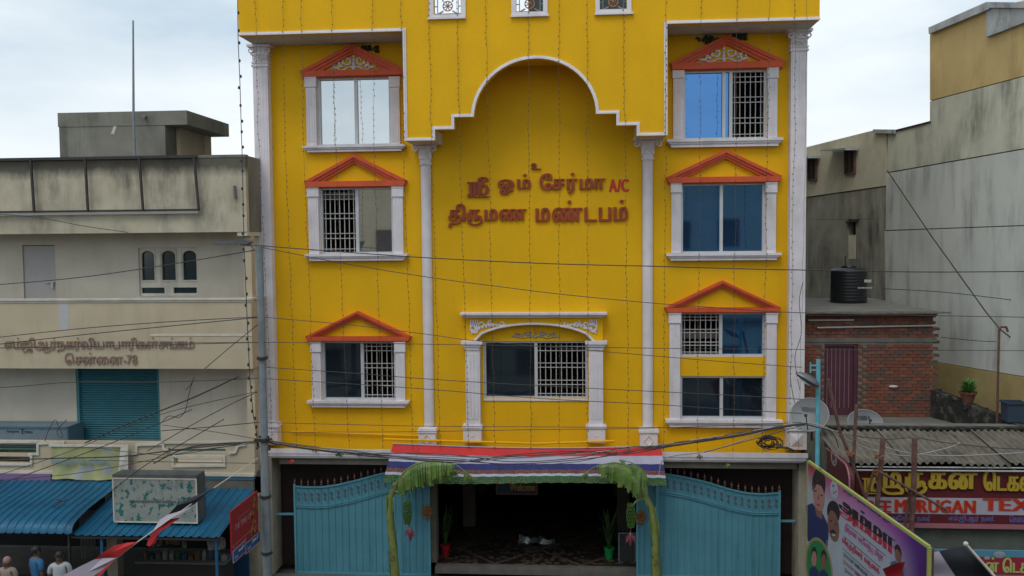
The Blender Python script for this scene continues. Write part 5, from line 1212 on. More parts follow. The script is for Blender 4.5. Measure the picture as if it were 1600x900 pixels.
# ------------------------------------------------------------------ brick room on the terrace
YB = .35
zt_ = 3.95; BR = T('brick_room', 'small unplastered red brick room with maroon door and concrete roof', 'room', (P(1360, 650, YB).x, YB, zt_))
xr = P(1465, 580, YB).x; xl = XR+.02; ztop = P(1360, 492, YB).z
dX0, dX1, dZ0, dZ1 = hole(1288, 537.5, 1341, 651, YB); zl0, zl1 = P(1380, 534.5, YB).z, P(1380, 527.5, YB).z
dZ0 = zt_+.02; dZ1 = min(dZ1, zl0-.0)
mb = MB(); openings(mb, xl, xr-.12, zt_, ztop, [(dX0, dX1, dZ0, dZ1)], YB+.02, YB+.22); mb.build('mortar_wall', 'mortar', BR)
mb = MB(); mb.box(xr-.3, YB+.23, zt_, xr-.12, 3.4, ztop); mb.box(xl, 3.42, zt_, xr-.12, 3.6, ztop); build_each(mb, 'side_wall', 'mortar', BR)
MB().box(xl, YB+.001, zl0, xr-.03, YB+.019, zl1).build('lintel_band', 'concrete', BR)
random.seed(31)
me = []
for m in ('brickA', 'brickB', 'brickC'):
    b = MB(); b.box(-.108, -.0, 0, .108, .06, .072); o = b.build('brick', m); me.append(o.data); bpy.data.objects.remove(o)
mh = []
for m in ('brickA', 'brickB', 'brickC'):
    b = MB(); b.box(-.052, -.0, 0, .052, .06, .072); o = b.build('brick', m); mh.append(o.data); bpy.data.objects.remove(o)
rl = BR.location; nb_ = 0; row = 0; z = zt_+.01; stuff = {k: MB() for k in range(3)}
while z < ztop-.07:
    if zl0-.075 < z < zl1: z += .0855; row += 1; continue
    x = xl+.11+(.115 if row % 2 else 0); last = xr-(.02 if row % 3 else .09)
    if row % 2: spans = [(xl+.052, mh)]
    else: spans = []
    while x < last-.05: spans.append((x, me)); x += .228
    for sx, ml in spans:
        hw = .108 if ml is me else .052
        if sx-hw < xl: continue
        if z < dZ1 and sx+hw > dX0 and sx-hw < dX1:
            if sx+hw-dX0 < .12 and sx < dX0: ml = mh; sx = dX0-.056; 
            elif dX1-(sx-hw) < .12 and sx > dX1: ml = mh; sx = dX1+.056
            else: continue
        q = random.choices((0, 1, 2), (5, 2.5, 2.5))[0]; pr_ = random.uniform(-.006, .012)
        if nb_ < 299 and z < zl0:
            o = bpy.data.objects.new('brick', ml[q]); COL.objects.link(o); o.parent = BR; o.location = (sx-rl.x+random.uniform(-.004, .004), YB-pr_-rl.y, z-rl.z); o.rotation_euler = (0, random.uniform(-.012, .012), 0); nb_ += 1
        else:
            hw = .108 if ml is me else .052; stuff[q].box(sx-hw, YB-pr_, z, sx+hw, YB+.06, z+.072)
    z += .0855; row += 1
for q, m in enumerate(('brickA', 'brickB', 'brickC')):
    if stuff[q].v: stuff[q].build('upper_bricks', m, BR, kind='stuff')
dr = MB().box(dX0+.02, YB+.08, dZ0, dX1-.10, YB+.12, dZ1-.03).build('door', 'doormaroon', BR)
mb = MB(); mb.box(dX0+.003, YB+.02, dZ0, dX0+.03, YB+.16, dZ1-.002); mb.box(dX1-.10, YB+.04, dZ0, dX1-.004, YB+.14, dZ1-.002); mb.box(dX0+.031, YB+.03, dZ1-.06, dX1-.101, YB+.15, dZ1-.003); mb.build('door_frame', 'doormaroon', dr)
mb = MB()
for px in (1292, 1299, 1305.5, 1312, 1319, 1326): p = P(px, 600, YB+.08); mb.box(p.x-.008, YB+.072, P(px, 638, YB).z, p.x+.008, YB+.0795, P(px, 544, YB).z)
mb.build('door_stripes', 'doorline', dr)
a, b = P(1240, 488, .1).x, P(1483, 490, .1).x; zs1 = P(1370, 486.5, .1).z
mb = MB(); mb.prism([(XR+.01, ztop+.002), (b-.28, ztop+.002), (b-.28, zs1), (XR+.01, zs1)], .1, 5.2); mb.build('roof_slab', 'concrete', BR)
mb = MB(); mb.box(XR+.01, -.02, zs1-.05, b, .098, zs1-.012); mb.build('slab_sheet', 'asbestos', BR)
# loose toothed brick ends
mb = MB()
for k in range(26):
    zz = zt_+.1+k*.0855
    if k % 2: mb.box(xr-.10, YB+.08, zz, xr+.04+.03*(k % 4 == 1), YB+.18, zz+.07)
build_each(mb, 'brick', 'brickB', BR)
for (x0, y0, x1, y1), lb in (((1263, 500.5, 1334, 500), 'short white tube fixed high on the brick room'), ((1277, 512, 1464, 508.5), 'long white pipe running along the brick room')):
    p, q = P(x0, y0, YB-.06), P(x1, y1, YB-.06); tag(MB().tube([p, q], .022, 8).build('white_pipe', 'plastic_white', origin=tuple(p)), lb, 'pipe')
p = P(1396, 604, YB-.03); tag(MB().ball(tuple(p), .12, 10, .3, sy=.25).build('wall_lamp', 'plastic_white', origin=tuple(p), smooth=True), 'small white oval bulkhead lamp on the brick wall', 'wall lamp')
# water tank
Yk = 3.3; c = P(1325.5, 473, Yk); r_ = (P(1354, 445, Yk).x-P(1297, 445, Yk).x)/2; zt2 = P(1325, 417.5, Yk).z; zb2 = zs1+.001
TK = T('water_tank', 'black ribbed plastic water tank on the brick room roof', 'water tank', (c.x, Yk, zb2))
pr = [(.001, zb2), (r_*.97, zb2)]; H_ = zt2-zb2-.12
for k in range(40): pr.append((r_*(1.0 if (k//2) % 2 else .985), zb2+.03+H_*k/40))
pr += [(r_*.97, zt2-.09), (r_*.8, zt2-.03), (r_*.42, zt2-.015), (r_*.42, zt2+.02), (r_*.38, zt2+.045), (.001, zt2+.05)]
mb = MB(); mb.lathe(pr, (c.x, Yk, 0), 28); mb.build('tank_body', 'tank', TK, smooth=True)
p = P(1340, 438, Yk); mb = MB(); mb.box(p.x+.05, Yk-r_*.86, p.z-.04, p.x+.25, Yk-r_*.84, p.z+.04); mb.build('label_plate', 'plastic_white', TK)
lettering(list('SRI GANGA'), (p.x-.2, Yk-r_*.95, p.z-.25), (1, 0, 0), (0, 0, 1), (0, -1, 0), .42, .06, .004, 'white', TK, single=True, name='lettering', widen=.03) if 0 else None
mb = MB()
for k in range(9): xx = p.x-.14+k*.045; mb.box(xx, Yk-r_*.99, p.z-.21, xx+.03, Yk-r_*.98, p.z-.17)
mb.build('small_print', 'plastic_white', TK, kind='stuff')
mb = MB(); mb.tube([(c.x-.1, Yk, zt2), (c.x-.1, Yk, zt2+.3), (c.x-.02, Yk, zt2+.34)], .02, 6); mb.build('inlet_pipe', 'iron', TK)

# ------------------------------------------------------------------ terrace and textile shop
SH = T('textile_shop', 'single-storey textile shop with corrugated roof and red and yellow signboard', 'shop', (9, -4, -.15))
XS0 = XR+.06; XS1 = 16.5
MB().box(XS0, -1.9, 3.7, XS1, .349, 3.95).build('terrace_slab', 'concrete', SH)
MB().box(XS0, .35, 3.7, XS1, 5.2, 3.949).build('terrace_slab', 'concrete', SH)
MB().box(XS0-.0, -2.32, 3.95, XS1, -1.901, P(1450, 664, -2.1).z).build('terrace_kerb', 'concrete', SH)
mb = MB(); zw = P(1500, 733, -4.05).z; mb.box(XS0, -4.05, -.15, XS1, -3.9, zw); mb.box(XS0, -3.899, -.15, XS0+.15, 5, 3.69); mb.box(XS1-.15, -3.899, -.15, XS1, 5, 3.69); mb.box(XS0+.151, 4.85, -.15, XS1-.151, 5, 3.69); build_each(mb, 'shop_wall', mat('shop_wall_paint', (.10, .115, .095), .9, var=.25, vs=2, streak=.6, fine=.1), SH)
random.seed(14)
ze, zr = P(1450, 727, -4.35).z, P(1450, 672, -2.3).z
xe0 = P(1338, 727, -4.35).x
corrugated(SH, 'roof_sheet', 'asbestos', xe0, XS1, [(-2.28, zr+.03), (-2.9, zr+(ze-zr)*.30+.03), (-3.4, zr+(ze-zr)*.54+.02), (-4.35, ze+.03)], .147, .030, 1.03, False, jit=.025)
corrugated(SH, 'roof_sheet', 'asbestos', XS0-.3, xe0+.0, [(-2.28, zr+.01), (-4.3, ze+.01)], .147, .030, .6, False, jit=.012)
mb = MB(); mb.box(XS0, -2.42, zr+.04, XS1, -2.25, zr+.09); mb.build('ridge_mortar', 'moss_and_shade', SH)
# signboard
SB = T('shop_signboard', 'maroon textile shop signboard with yellow Tamil and red English letters', 'signboard', (9, -4.2, 2.5))
Ys = -4.2; a, b = P(1336, 780, Ys).x, XS1-.1; zt, zb = P(1500, 735, Ys).z, P(1480, 825.5, Ys).z
MB().box(a, Ys, zb, b, Ys+.12, zt).build('board', col('board_maroon', (.10, .006, .010), var=.15), SB)
z0, z1 = P(1490, 803.5, Ys).z, P(1490, 778, Ys).z
MB().box(a, Ys-.004, z0, b, Ys, z1).build('white_band', col('sign_white', (.36, .35, .42)), SB)
z2 = P(1490, 818, Ys).z; MB().box(a, Ys-.004, zb+.001, b, Ys, z2).build('pink_band', col('sign_pink', (.33, .12, .15)), SB)
ylw, shd, red, orr, blu = col('sign_yellow', (.40, .27, .02)), col('sign_shadow', (.035, .008, .006)), col('sign_red', (.42, .02, .012)), col('sign_orange', (.5, .2, .02)), col('sign_blue_text', (.10, .12, .33))
def stext(t, x0, x1, yt, yb, m, w=0, dep=.012, dx=0, dz=0, off=0., **k):
    p0, p1, q = P(x0, yb, Ys), P(x1, yb, Ys), P((x0+x1)/2, yt, Ys); zb_ = P((x0+x1)/2, yb, Ys).z
    lettering(t, (p0.x+dx, Ys-.004-off, zb_+dz), (1, 0, 0), (0, 0, 1), (0, -1, 0), p1.x-p0.x, q.z-zb_, dep, m, SB, widen=w, **k)
for dep, m, dx, dz in ((.02, shd, .035, -.035), (.045, ylw, 0, 0)):
    nm = 'letter_shadow' if m is shd else 'letter'
    stext(['SRI'], 1347, 1372, 739, 771, m, .04, dep, dx, dz, name=nm); stext(['MU', 'RU', 'க', 'ன'], 1378, 1523, 737.5, 773, m, .055, dep, dx, dz, name=nm, gap=.14)
    stext(['ெட', 'க்', 'ஸ்', 'ைட', 'ல்', 'ஸ்'], 1536, 1716, 732.5, 767, m, .055, dep, dx, dz, name=nm, gap=.12)
for w, dep, m in ((.075, .010, orr), (.045, .016, red)):
    nm = 'letter_outline' if m is orr else 'letter'
    stext(list('SREE'), 1343, 1391, 781.5, 800.5, m, w, dep, name=nm, gap=.12); stext(list('MURUGAN'), 1399, 1523, 781, 800.5, m, w, dep, name=nm, gap=.12); stext(list('TEXTILES'), 1537, 1700, 779.5, 798.5, m, w, dep, name=nm, gap=.12)
for t, x0, x1 in ((['அ', 'ேச', 'ா', 'க்', ' ', 'ந', 'க', 'ர்'], 1391, 1453), (['எ', 'ம்', '.', 'ஜி', '.', 'ஆ', 'ர்', ' ', 'ந', 'க', 'ர்', '.'], 1482, 1554), (['ெச', 'ன்', 'ைன', '-', '7', '8'], 1577, 1622)):
    stext(t, x0, x1, 804.5, 816.5, blu, .03, .006, single=True, name='lettering')
mb = MB(); z = P(1450, 730.5, -4.3).z
for dz, x_0 in ((.0, 1338), (-.07, 1336)): mb.tube([(P(x_0, 730, -4.3).x, -4.3, z+dz), (XS1, -4.3, z+dz+.04)], .018, 6)
build_each(mb, 'rail_pipe', 'plastic_white', SB)
# maroon side sign near the pole
XM = 5.42
A_, B_ = PXc(1292, 700, XM), PXc(1328, 716, XM); zt, zb = A_.z, 2.0; ya, yb = B_.y, A_.y
MS = T('maroon_side_sign', 'tall maroon sign with rounded corner and white Tamil word beside blue lamp pole', 'sign', (XM, (ya+yb)/2, zb))
pts = [(XM, yb, zb), (XM, yb, zt)]+[(XM, ya+.35-.35*math.sin(t*math.pi/12), zt-.35+.35*math.cos(t*math.pi/12)) for t in range(7)]+[(XM, ya, zb)]
mb = MB(); extr(mb, pts, (.08, 0, 0)); mb.build('board', col('side_maroon', (.075, .008, .014)), MS)
mb = MB(); rp = pts[1:]
for p, q in zip(rp, rp[1:]): mb.bar(Vector(p)+Vector((-.004, 0, 0)), Vector(q)+Vector((-.004, 0, 0)), .03)
mb.build('board_rim', col('sign_pink', (.33, .12, .15)), MS)
c = PXc(1303, 715.5, XM); wt = col('sign_greywhite', (.30, .28, .30))
mb = MB(); mb.add([(XM-.003, c.y+.23*math.cos(t*math.pi/10), c.z+.17*math.sin(t*math.pi/10)) for t in range(20)], [tuple(range(20))]); mb.build('emblem', wt, MS)
lettering(['MU'], (XM-.004, c.y+.12, c.z-.11), (0, -1, 0), (0, 0, 1), (-1, 0, 0), .26, .22, .004, col('side_maroon', (0, 0, 0)), MS, name='emblem_letter', widen=.05)
p = PXc(1293, 752, XM); q = PXc(1327, 765, XM)
lettering(['MU', 'RU', 'க', 'ன்'], (XM-.004, p.y-.05, p.z-.02), (0, -1, 0), (0, 0, 1), (-1, 0, 0), abs(q.y-p.y), .33, .004, wt, MS, widen=.05)

# low mouldy wall, pot, crate, hooked pipe
LA, LBp = P(1455, 608, .30), P(1600, 668, -2.26); dl = (LBp-LA); dh = Vector((dl.x, dl.y, 0)); nl = Vector((-dh.y, dh.x, 0)).normalized()
if nl.dot(CAM-LA) < 0: nl = -nl
E2 = LA+dl*1.0
mb = MB(); extr(mb, [LA, E2, Vector((E2.x, E2.y, 3.9)), Vector((LA.x, LA.y, 3.9))], -nl*.24); mb.build('parapet_wall', 'moss_and_shade', SH)
mb = MB(); random.seed(17)
for k in range(70):
    t = random.random(); c = LA+dl*t-nl*random.uniform(-.02, .22); mb.ball((c.x, c.y, c.z-(0 if random.random() < .5 else random.uniform(0, .4))), random.uniform(.02, .055), 5)
mb.build('moss_clumps', 'moss_and_shade', SH, kind='stuff')
def onwall(px, py):
    p = PPl(px, py, LA-nl*.12, nl); t = (p-LA).dot(dh)/dh.dot(dh); q = LA+dl*t-nl*.12; return q
p = onwall(1512, 626); zlw = p.z; FP = T('flower_pot', 'terracotta pot with green leaves standing on the mouldy parapet', 'flower pot', tuple(p)); s = .19
mb = MB(); mb.lathe([(.001, 0), (s*.62, 0), (s*.95, s*1.15), (s*1.08, s*1.15), (s*1.08, s*1.4), (s*.92, s*1.4), (s*.85, s*1.2), (.001, s*1.2)], tuple(p), 16); mb.build('pot', 'terracotta', FP, smooth=True)
mb = MB(); random.seed(6)
for k in range(120):
    a = random.random()*6.28; h = .08+random.random()*.30; rr = random.random()*.34; w = .014+random.random()*.012; q = Vector((math.cos(a), math.sin(a), 0)); t = Vector((-q.y, q.x, 0))
    p0 = p+Vector((0, 0, s*1.2))+q*random.random()*.08; p1 = p0+q*rr*.5+Vector((0, 0, h*.7)); p2 = p0+q*rr+Vector((0, 0, h)); mb.add([p0-t*.005, p0+t*.005, p1+t*w, p1-t*w, p2], [(0, 1, 2, 3), (3, 2, 4)])
mb.build('foliage', col('pot_leaf', (.075, .21, .04), var=.4, vs=12), FP)
p = onwall(1583, 652); x, y, zlw = p.x, p.y, p.z; CR = T('plastic_crate', 'dark blue plastic crate on the mouldy parapet', 'crate', (x, y, zlw))
w, dd, h = .40, .17, .42; cm = col('crate_blue', (.03, .055, .09)); mb = MB()
mb.box(x-w/2, y-dd, zlw, x+w/2, y-dd+.02, zlw+h); mb.box(x-w/2, y+dd, zlw, x+w/2, y+dd-.02, zlw+h); mb.box(x-w/2, y-dd+.021, zlw, x-w/2+.02, y+dd-.021, zlw+h); mb.box(x+w/2-.02, y-dd+.021, zlw, x+w/2, y+dd-.021, zlw+h); mb.box(x-w/2+.021, y-dd+.021, zlw, x+w/2-.021, y+dd-.021, zlw+.015); mb.build('crate_body', cm, CR)
mb = MB(); mb.box(x-w/2-.03, y-dd-.03, zlw+h, x+w/2+.03, y-dd, zlw+h+.04); mb.box(x-w/2-.03, y+dd, zlw+h, x+w/2+.03, y+dd+.03, zlw+h+.04); mb.box(x-w/2-.03, y-dd+.001, zlw+h, x-w/2, y+dd-.001, zlw+h+.04); mb.box(x+w/2, y-dd+.001, zlw+h, x+w/2+.03, y+dd-.001, zlw+h+.04); mb.build('crate_rim', cm, CR)
p0, p1, p2 = P(1551, 650, -1.6), P(1561, 511, -1.6), P(1575, 515, -1.6)
tag(MB().tube([(p1.x, -1.6, 3.95), (p1.x, -1.6, p1.z-.05), (p1.x+.05, -1.6, p1.z+.0), (p2.x-.04, -1.6, p1.z), (p2.x, -1.6, p2.z-.05)], .028, 8).build('hooked_pipe', 'rusty', origin=(p1.x, -1.6, 3.95), smooth=True), 'thin rusty pipe with a hooked top on the terrace', 'pipe')

# satellite dishes
def dish(label, c, rx, rz, tilt, Y, name_txt, tw):
    r = T('satellite_dish', label, 'satellite dish', (c.x, Y, 3.95)); mb = MB(); N = 24; vs = []; fs = []; rings = 5
    n_ = Vector((math.sin(tilt), -1, .65)).normalized(); ax = n_.cross(Vector((0, 0, 1))).normalized()*-1; ay = n_.cross(ax)
    if ay.z < 0: ay = -ay
    vs.append(c-n_*.0)
    for j in range(1, rings+1):
        for k in range(N): t = k*2*math.pi/N; f_ = j/rings; vs.append(c+ax*(rx*f_*math.cos(t))+ay*(rz*f_*math.sin(t))+n_*(.10*f_*f_))
    for k in range(N): fs.append((0, 1+k, 1+(k+1) % N))
    for j in range(rings-1):
        for k in range(N): a = 1+j*N+k; b = 1+j*N+(k+1) % N; fs.append((a, a+N, b+N, b))
    mb.add(vs, fs); d = mb.build('reflector', col('dish_grey', (.17, .18, .185), .5), r, smooth=True)
    mb = MB(); mb.tube([vs[1+(rings-1)*N+k % N] for k in range(N+1)], .012, 5); mb.build('rim', 'wiregrey', d)
    lettering(name_txt, c+n_*.05-ax*tw/2+ay*rz*.25, ax, ay, n_, tw, .09, .004, 'black', d, widen=.05, single=True, name='lettering')
    mb = MB(); mb.tube([c-ay*rz, c+n_*.45-ay*rz*.4], .012, 5); mb.ball(tuple(c+n_*.47-ay*rz*.4), .04, 6); mb.build('feed_arm', 'iron', r)
    mb = MB(); mb.tube([c-n_*.03, c-n_*.2, (c-n_*.2).xy.to_3d()+Vector((0, 0, 3.95))], .025, 6); mb.build('mount', 'iron', r)
dish('satellite dish lying low on the terrace in front of the brick room', P(1350, 661, -1.6), .40, .30, .0, -1.6, list('DISH'), .26)
dish('pale satellite dish half hidden behind the cyan lamp pole', P(1266, 650, -2.6), .42, .40, -.5, -2.6, list('VIDEOCON'), .40)

# ------------------------------------------------------------------ portrait banner (stands at right angles to the street)
A = P(1262, 721, -4.6); ztB = A.z
d1 = ray(1450, 855); t1 = (ztB-CAM.z)/d1.z; Bp = CAM+d1*t1
ex = (Bp-A); Lb = ex.length; ex.normalize(); en = Vector((ex.y, -ex.x, 0))
if en.dot(CAM-A) < 0: en = -en
zbB = 1.1
BN = T('portrait_banner', 'large printed pink and white banner with portraits and Tamil wedding text', 'banner', (A.x, A.y, -.28))
def BP(px, py):
    p = PPl(px, py, A, en); return ((p-A).dot(ex), p.z)
def pan(name, pts, m, off, parent=None, kind=None):
    mb = MB(); mb.add([A+ex*s+Vector((0, 0, z-A.z))+en*off for s, z in pts], [tuple(range(len(pts)))]); return mb.build(name, m, parent or BN, kind=kind)
def panpx(name, pts, m, off, **k): return pan(name, [BP(*p) for p in pts], m, off, **k)
def ell(cx, cy, rx, ry, n=16, rot=0): return [(cx+rx*math.cos(t*2*math.pi/n)*math.cos(rot)-ry*math.sin(t*2*math.pi/n)*math.sin(rot), cy+rx*math.cos(t*2*math.pi/n)*math.sin(rot)+ry*math.sin(t*2*math.pi/n)*math.cos(rot)) for t in range(n)]
def banner_mat():
    m = bpy.data.materials.new('banner_print'); m.use_nodes = True; t = m.node_tree; b = t.nodes['Principled BSDF']; b.inputs['Roughness'].default_value = .5
    tc = t.nodes.new('ShaderNodeTexCoord'); dp = t.nodes.new('ShaderNodeVectorMath'); dp.operation = 'DOT_PRODUCT'; _lk(t, tc.outputs['Object'], dp.inputs[0]); dp.inputs[1].default_value = tuple(ex/Lb)
    r = t.nodes.new('ShaderNodeValToRGB'); e = r.color_ramp.elements; e[0].position = 0; e[0].color = (.28, .012, .03, 1); e[1].position = 1; e[1].color = (.045, .012, .12, 1)
    for p_, c_ in ((.16, (.34, .05, .15, 1)), (.45, (.38, .13, .33, 1)), (.78, (.25, .06, .28, 1)), (.9, (.09, .02, .20, 1))): x = e.new(p_); x.color = c_
    _lk(t, dp.outputs['Value'], r.inputs[0])
    sp = t.nodes.new('ShaderNodeSeparateXYZ'); _lk(t, tc.outputs['Object'], sp.inputs[0])
    mr = t.nodes.new('ShaderNodeMapRange'); mr.inputs[1].default_value = ztB+.28-.10; mr.inputs[2].default_value = ztB+.28-.55; _lk(t, sp.outputs['Z'], mr.inputs[0])
    ms = t.nodes.new('ShaderNodeMapRange'); ms.inputs[1].default_value = .95; ms.inputs[2].default_value = .74; _lk(t, dp.outputs['Value'], ms.inputs[0])
    mu = t.nodes.new('ShaderNodeMath'); mu.operation = 'MULTIPLY'; _lk(t, mr.outputs[0], mu.inputs[0]); _lk(t, ms.outputs[0], mu.inputs[1])
    mm = t.nodes.new('ShaderNodeMixRGB'); _lk(t, mu.outputs[0], mm.inputs[0]); _lk(t, r.outputs[0], mm.inputs[1]); mm.inputs[2].default_value = (.33, .37, .44, 1)
    _lk(t, mm.outputs[0], b.inputs['Base Color']); return m
mb = MB(); extr(mb, [A+Vector((0, 0, zbB-A.z)), A+ex*Lb+Vector((0, 0, zbB-A.z)), A+ex*Lb, A], -en*.03); mb.build('printed_sheet', banner_mat(), BN)
fr = col('banner_frame', (.33, .36, .10)); mb = MB()
for p, q in ((A, A+ex*Lb), (A+ex*Lb, A+ex*Lb+Vector((0, 0, zbB-A.z))), (A, A+Vector((0, 0, zbB-A.z))), (A+Vector((0, 0, zbB-A.z)), A+ex*Lb+Vector((0, 0, zbB-A.z)))): mb.bar(p-en*.02, q-en*.02, .05, .05)
mb.build('banner_frame', fr, BN)
mb = MB()
for s in (.1, Lb*.5, Lb-.1): p = A+ex*s-en*.10; mb.bar((p.x, p.y, -.28), (p.x, p.y, ztB-.05), .06)
build_each(mb, 'support_post', 'rusty', BN)
sk1, sk2, hr = col('print_skin', (.33, .17, .15)), col('print_skin_dark', (.17, .08, .06)), col('print_hair', (.012, .008, .012)); nv, wh = col('print_navy', (.01, .02, .09)), col('print_white', (.33, .38, .44))
lip = col('print_lip', (.26, .03, .04)); shade = col('print_shade', (.19, .08, .07))
# woman
panpx('printed_hair', ell(1279.5, 757, 10.5, 26), hr, .003); w = panpx('printed_dress', [(1260, 790), (1270, 786), (1277, 800), (1286, 803), (1295, 822), (1294, 856), (1262, 845)], nv, .0035)
panpx('printed_neck', [(1272, 785), (1285, 792), (1285, 812), (1276, 806)], shade, .004); panpx('printed_face', ell(1279.5, 775, 8.8, 24, rot=-.10), sk1, .0045)
panpx('printed_eye', ell(1274.5, 767, 2, 1.3, 8), hr, .005); panpx('printed_eye', ell(1284, 774, 1.9, 1.4, 8), hr, .005); panpx('printed_lips', ell(1279, 789, 2.8, 1.6, 8, .3), lip, .005); panpx('printed_nose', [(1279, 770), (1280.6, 781), (1277.5, 780)], shade, .005)
panpx('printed_fringe', [(1270.5, 768), (1274, 752), (1282, 752), (1289, 772), (1284, 760), (1277, 756)], hr, .0052); panpx('printed_dot', ell(1280, 763, .8, 1.2, 6), lip, .0055)
# man
panpx('printed_shirt', [(1290, 845), (1299, 842), (1305, 856), (1316, 850), (1330, 872), (1336, 960), (1290, 930)], wh, .0035)
panpx('printed_hair', ell(1302.5, 800, 10, 18, rot=-.1), hr, .004); panpx('printed_face', ell(1302.5, 822, 8.6, 25, rot=-.12), sk2, .0045)
panpx('printed_eye', ell(1298.5, 814, 1.9, 1.3, 8), hr, .005); panpx('printed_eye', ell(1306.5, 819, 1.9, 1.3, 8), hr, .005); panpx('printed_moustache', [(1297.5, 829), (1303, 827), (1308, 834), (1303, 832.5), (1298, 833)], hr, .005); panpx('printed_smile', ell(1303, 836, 2.8, 1.4, 8, .3), wh, .005)
# emblem, oval vignette, small portrait
panpx('printed_emblem', ell(1303.6, 765.5, 6, 14.5, rot=-.1), wh, .003)
for k, (dx, dy) in enumerate(((-2, -6), (2, 3), (-1, 5))): panpx('emblem_mark', [(1303.6+dx-1.5, 765+dy-2), (1303.6+dx+2.5, 765+dy), (1303.6+dx+1, 765+dy+2.5)], lip if k else hr, .0045)
gr_, gd = col('print_green', (.015, .17, .05)), col('print_gold', (.24, .2, .1))
panpx('oval_rim', ell(1280, 888, 21, 49, 24, -.12), gd, .006); panpx('oval_field', ell(1280, 889, 18.5, 45, 24, -.12), gr_, .0066)
for cx, cy, s_ in ((1272.5, 873, 1), (1287.5, 878, 1)):
    panpx('printed_hair', ell(cx, cy-6, 4.6*s_, 13), hr, .0072); panpx('printed_face', ell(cx, cy, 4*s_, 12), sk1 if cx < 1280 else sk2, .0078); panpx('printed_dress', [(cx-7, cy+16), (cx, cy+11), (cx+7, cy+19), (cx+7, cy+50), (cx-7, cy+50)], nv, .0074)
panpx('printed_hair', ell(1403.5, 862, 5, 12, rot=-.2), hr, .004); panpx('printed_face', ell(1403.5, 869, 4.4, 11.5, rot=-.2), sk2, .0045); panpx('printed_dress', [(1392, 878), (1399, 876), (1409, 886), (1414, 905), (1390, 890)], col('print_blue', (.05, .10, .22)), .0035)
def btxt(t, p0, p1, h, m, off=.004, name='lettering', single=True, w=.03, lab=None, dz=0.):
    s0, z0 = BP(*p0); s1, z1 = BP(*p1); zz = (z0+z1)/2
    lettering(t, A+ex*s0+Vector((0, 0, zz-A.z+dz)), ex, (0, 0, 1), en, s1-s0, h, off, m, BN, name=name, single=single, widen=w)
ti = ['அ', 'ம்', 'மா']
btxt(ti, (1312, 798), (1397, 857), .27, col('print_red', (.36, .02, .05)), .004, 'letter', False, .06, dz=-.12); btxt(ti, (1312, 798), (1397, 857), .27, hr, .0052, 'letter', False, .06)
pk = col('print_pink', (.36, .07, .20)); dk_ = col('print_ink', (.03, .05, .09)); 
btxt(list('MAKKAL NALA PANI') and ['நி', 'ர', 'ந்', 'த', 'ர', ' ', 'மு', 'த', 'ல்', 'வ', 'ர்', ' ', 'ம', 'க்', 'க', 'ளி', 'ன்', ' ', 'அ', 'ர', 'சு'], (1318, 769), (1392, 823.5), .12, dk_)
btxt(['தி', 'RU', 'ம', 'ண', ' ', 'வ', 'ர', 'ேவ', 'ற்', 'PU', ' ', 'வி', 'ழா'], (1320, 832), (1380, 881), .18, pk, w=.04)
btxt(['வி', 'RU', 'ந்', 'தி', 'ன', 'ர்', ' ', 'வ', 'RU', 'ைக'], (1316, 851), (1374, 901), .17, col('print_red', (0, 0, 0)), w=.05)
for k, (ya, yb, xa, xb, hh) in enumerate(((819, 868, 1322, 1384, .03), (839, 886, 1318, 1376, .03), (858, 906, 1316, 1372, .03), (870, 920, 1318, 1370, .11), (882, 932, 1318, 1370, .11), (896, 946, 1320, 1374, .11))):
    if hh > .1 or hh == .05: btxt(['ந', 'ல்', 'வ', 'ர', 'வு', ' ', 'ம', 'ண', 'ம', 'க்', 'க', 'ள்', ' ', 'வா', 'ழ்', 'க'], (xa, ya), (xb, yb), hh+.03, dk_ if k % 2 else lip, w=.02)
    else:
        s0, z0 = BP(xa, ya); s1, z1 = BP(xb, yb); pan('printed_rule', [(s0, (z0+z1)/2), (s1, (z0+z1)/2), (s1, (z0+z1)/2+.012), (s0, (z0+z1)/2+.012)], dk_, .004)

# lower right banner behind the flag
Yq = -5.2; a, b = P(1450, 875, Yq).x, 15.5; zt = P(1520, 859.5, Yq).z
LBn = T('blue_red_banner', 'low blue and red banner with yellow Tamil letters behind the large flag', 'banner', (a, Yq, .2))
MB().box(a, Yq, .4, b, Yq+.04, zt).build('blue_panel', col('banner_cyan', (.07, .23, .32)), LBn)
a2 = P(1478, 880, Yq).x; z_ = P(1520, 869.5, Yq).z; z__ = P(1520, 897, Yq).z
MB().box(a2, Yq-.004, z__, b-.2, Yq, z_).build('red_panel', col('banner_red', (.28, .012, .035)), LBn)
p, q = P(1539, 893, Yq), P(1700, 893, Yq)
lettering(['ன்', ' ', 'ெட', 'க்', 'ஸ்', 'ைட', 'ல்', 'ஸ்'], (p.x, Yq-.006, P(1570, 894.5, Yq).z), (1, 0, 0), (0, 0, 1), (0, -1, 0), q.x-p.x, P(1570, 871, Yq).z-P(1570, 894.5, Yq).z, .01, col('banner_lime', (.36, .42, .12)), LBn, widen=.05)
mb = MB()
for cx in (1561, 1542): c = P(cx, 867 if cx > 1550 else 872, Yq); mb.ball((c.x, Yq-.01, c.z), .12 if cx > 1550 else .06, 8, .6, sy=.1)
mb.build('printed_lotus', col('print_lotus', (.26, .27, .30)), LBn)
mb = MB(); mb.box(a+.1, Yq+.05, -.28, a+.16, Yq+.1, zt-.01); mb.box(b-.2, Yq+.05, -.28, b-.14, Yq+.1, zt-.01); build_each(mb, 'support_post', 'iron', LBn)

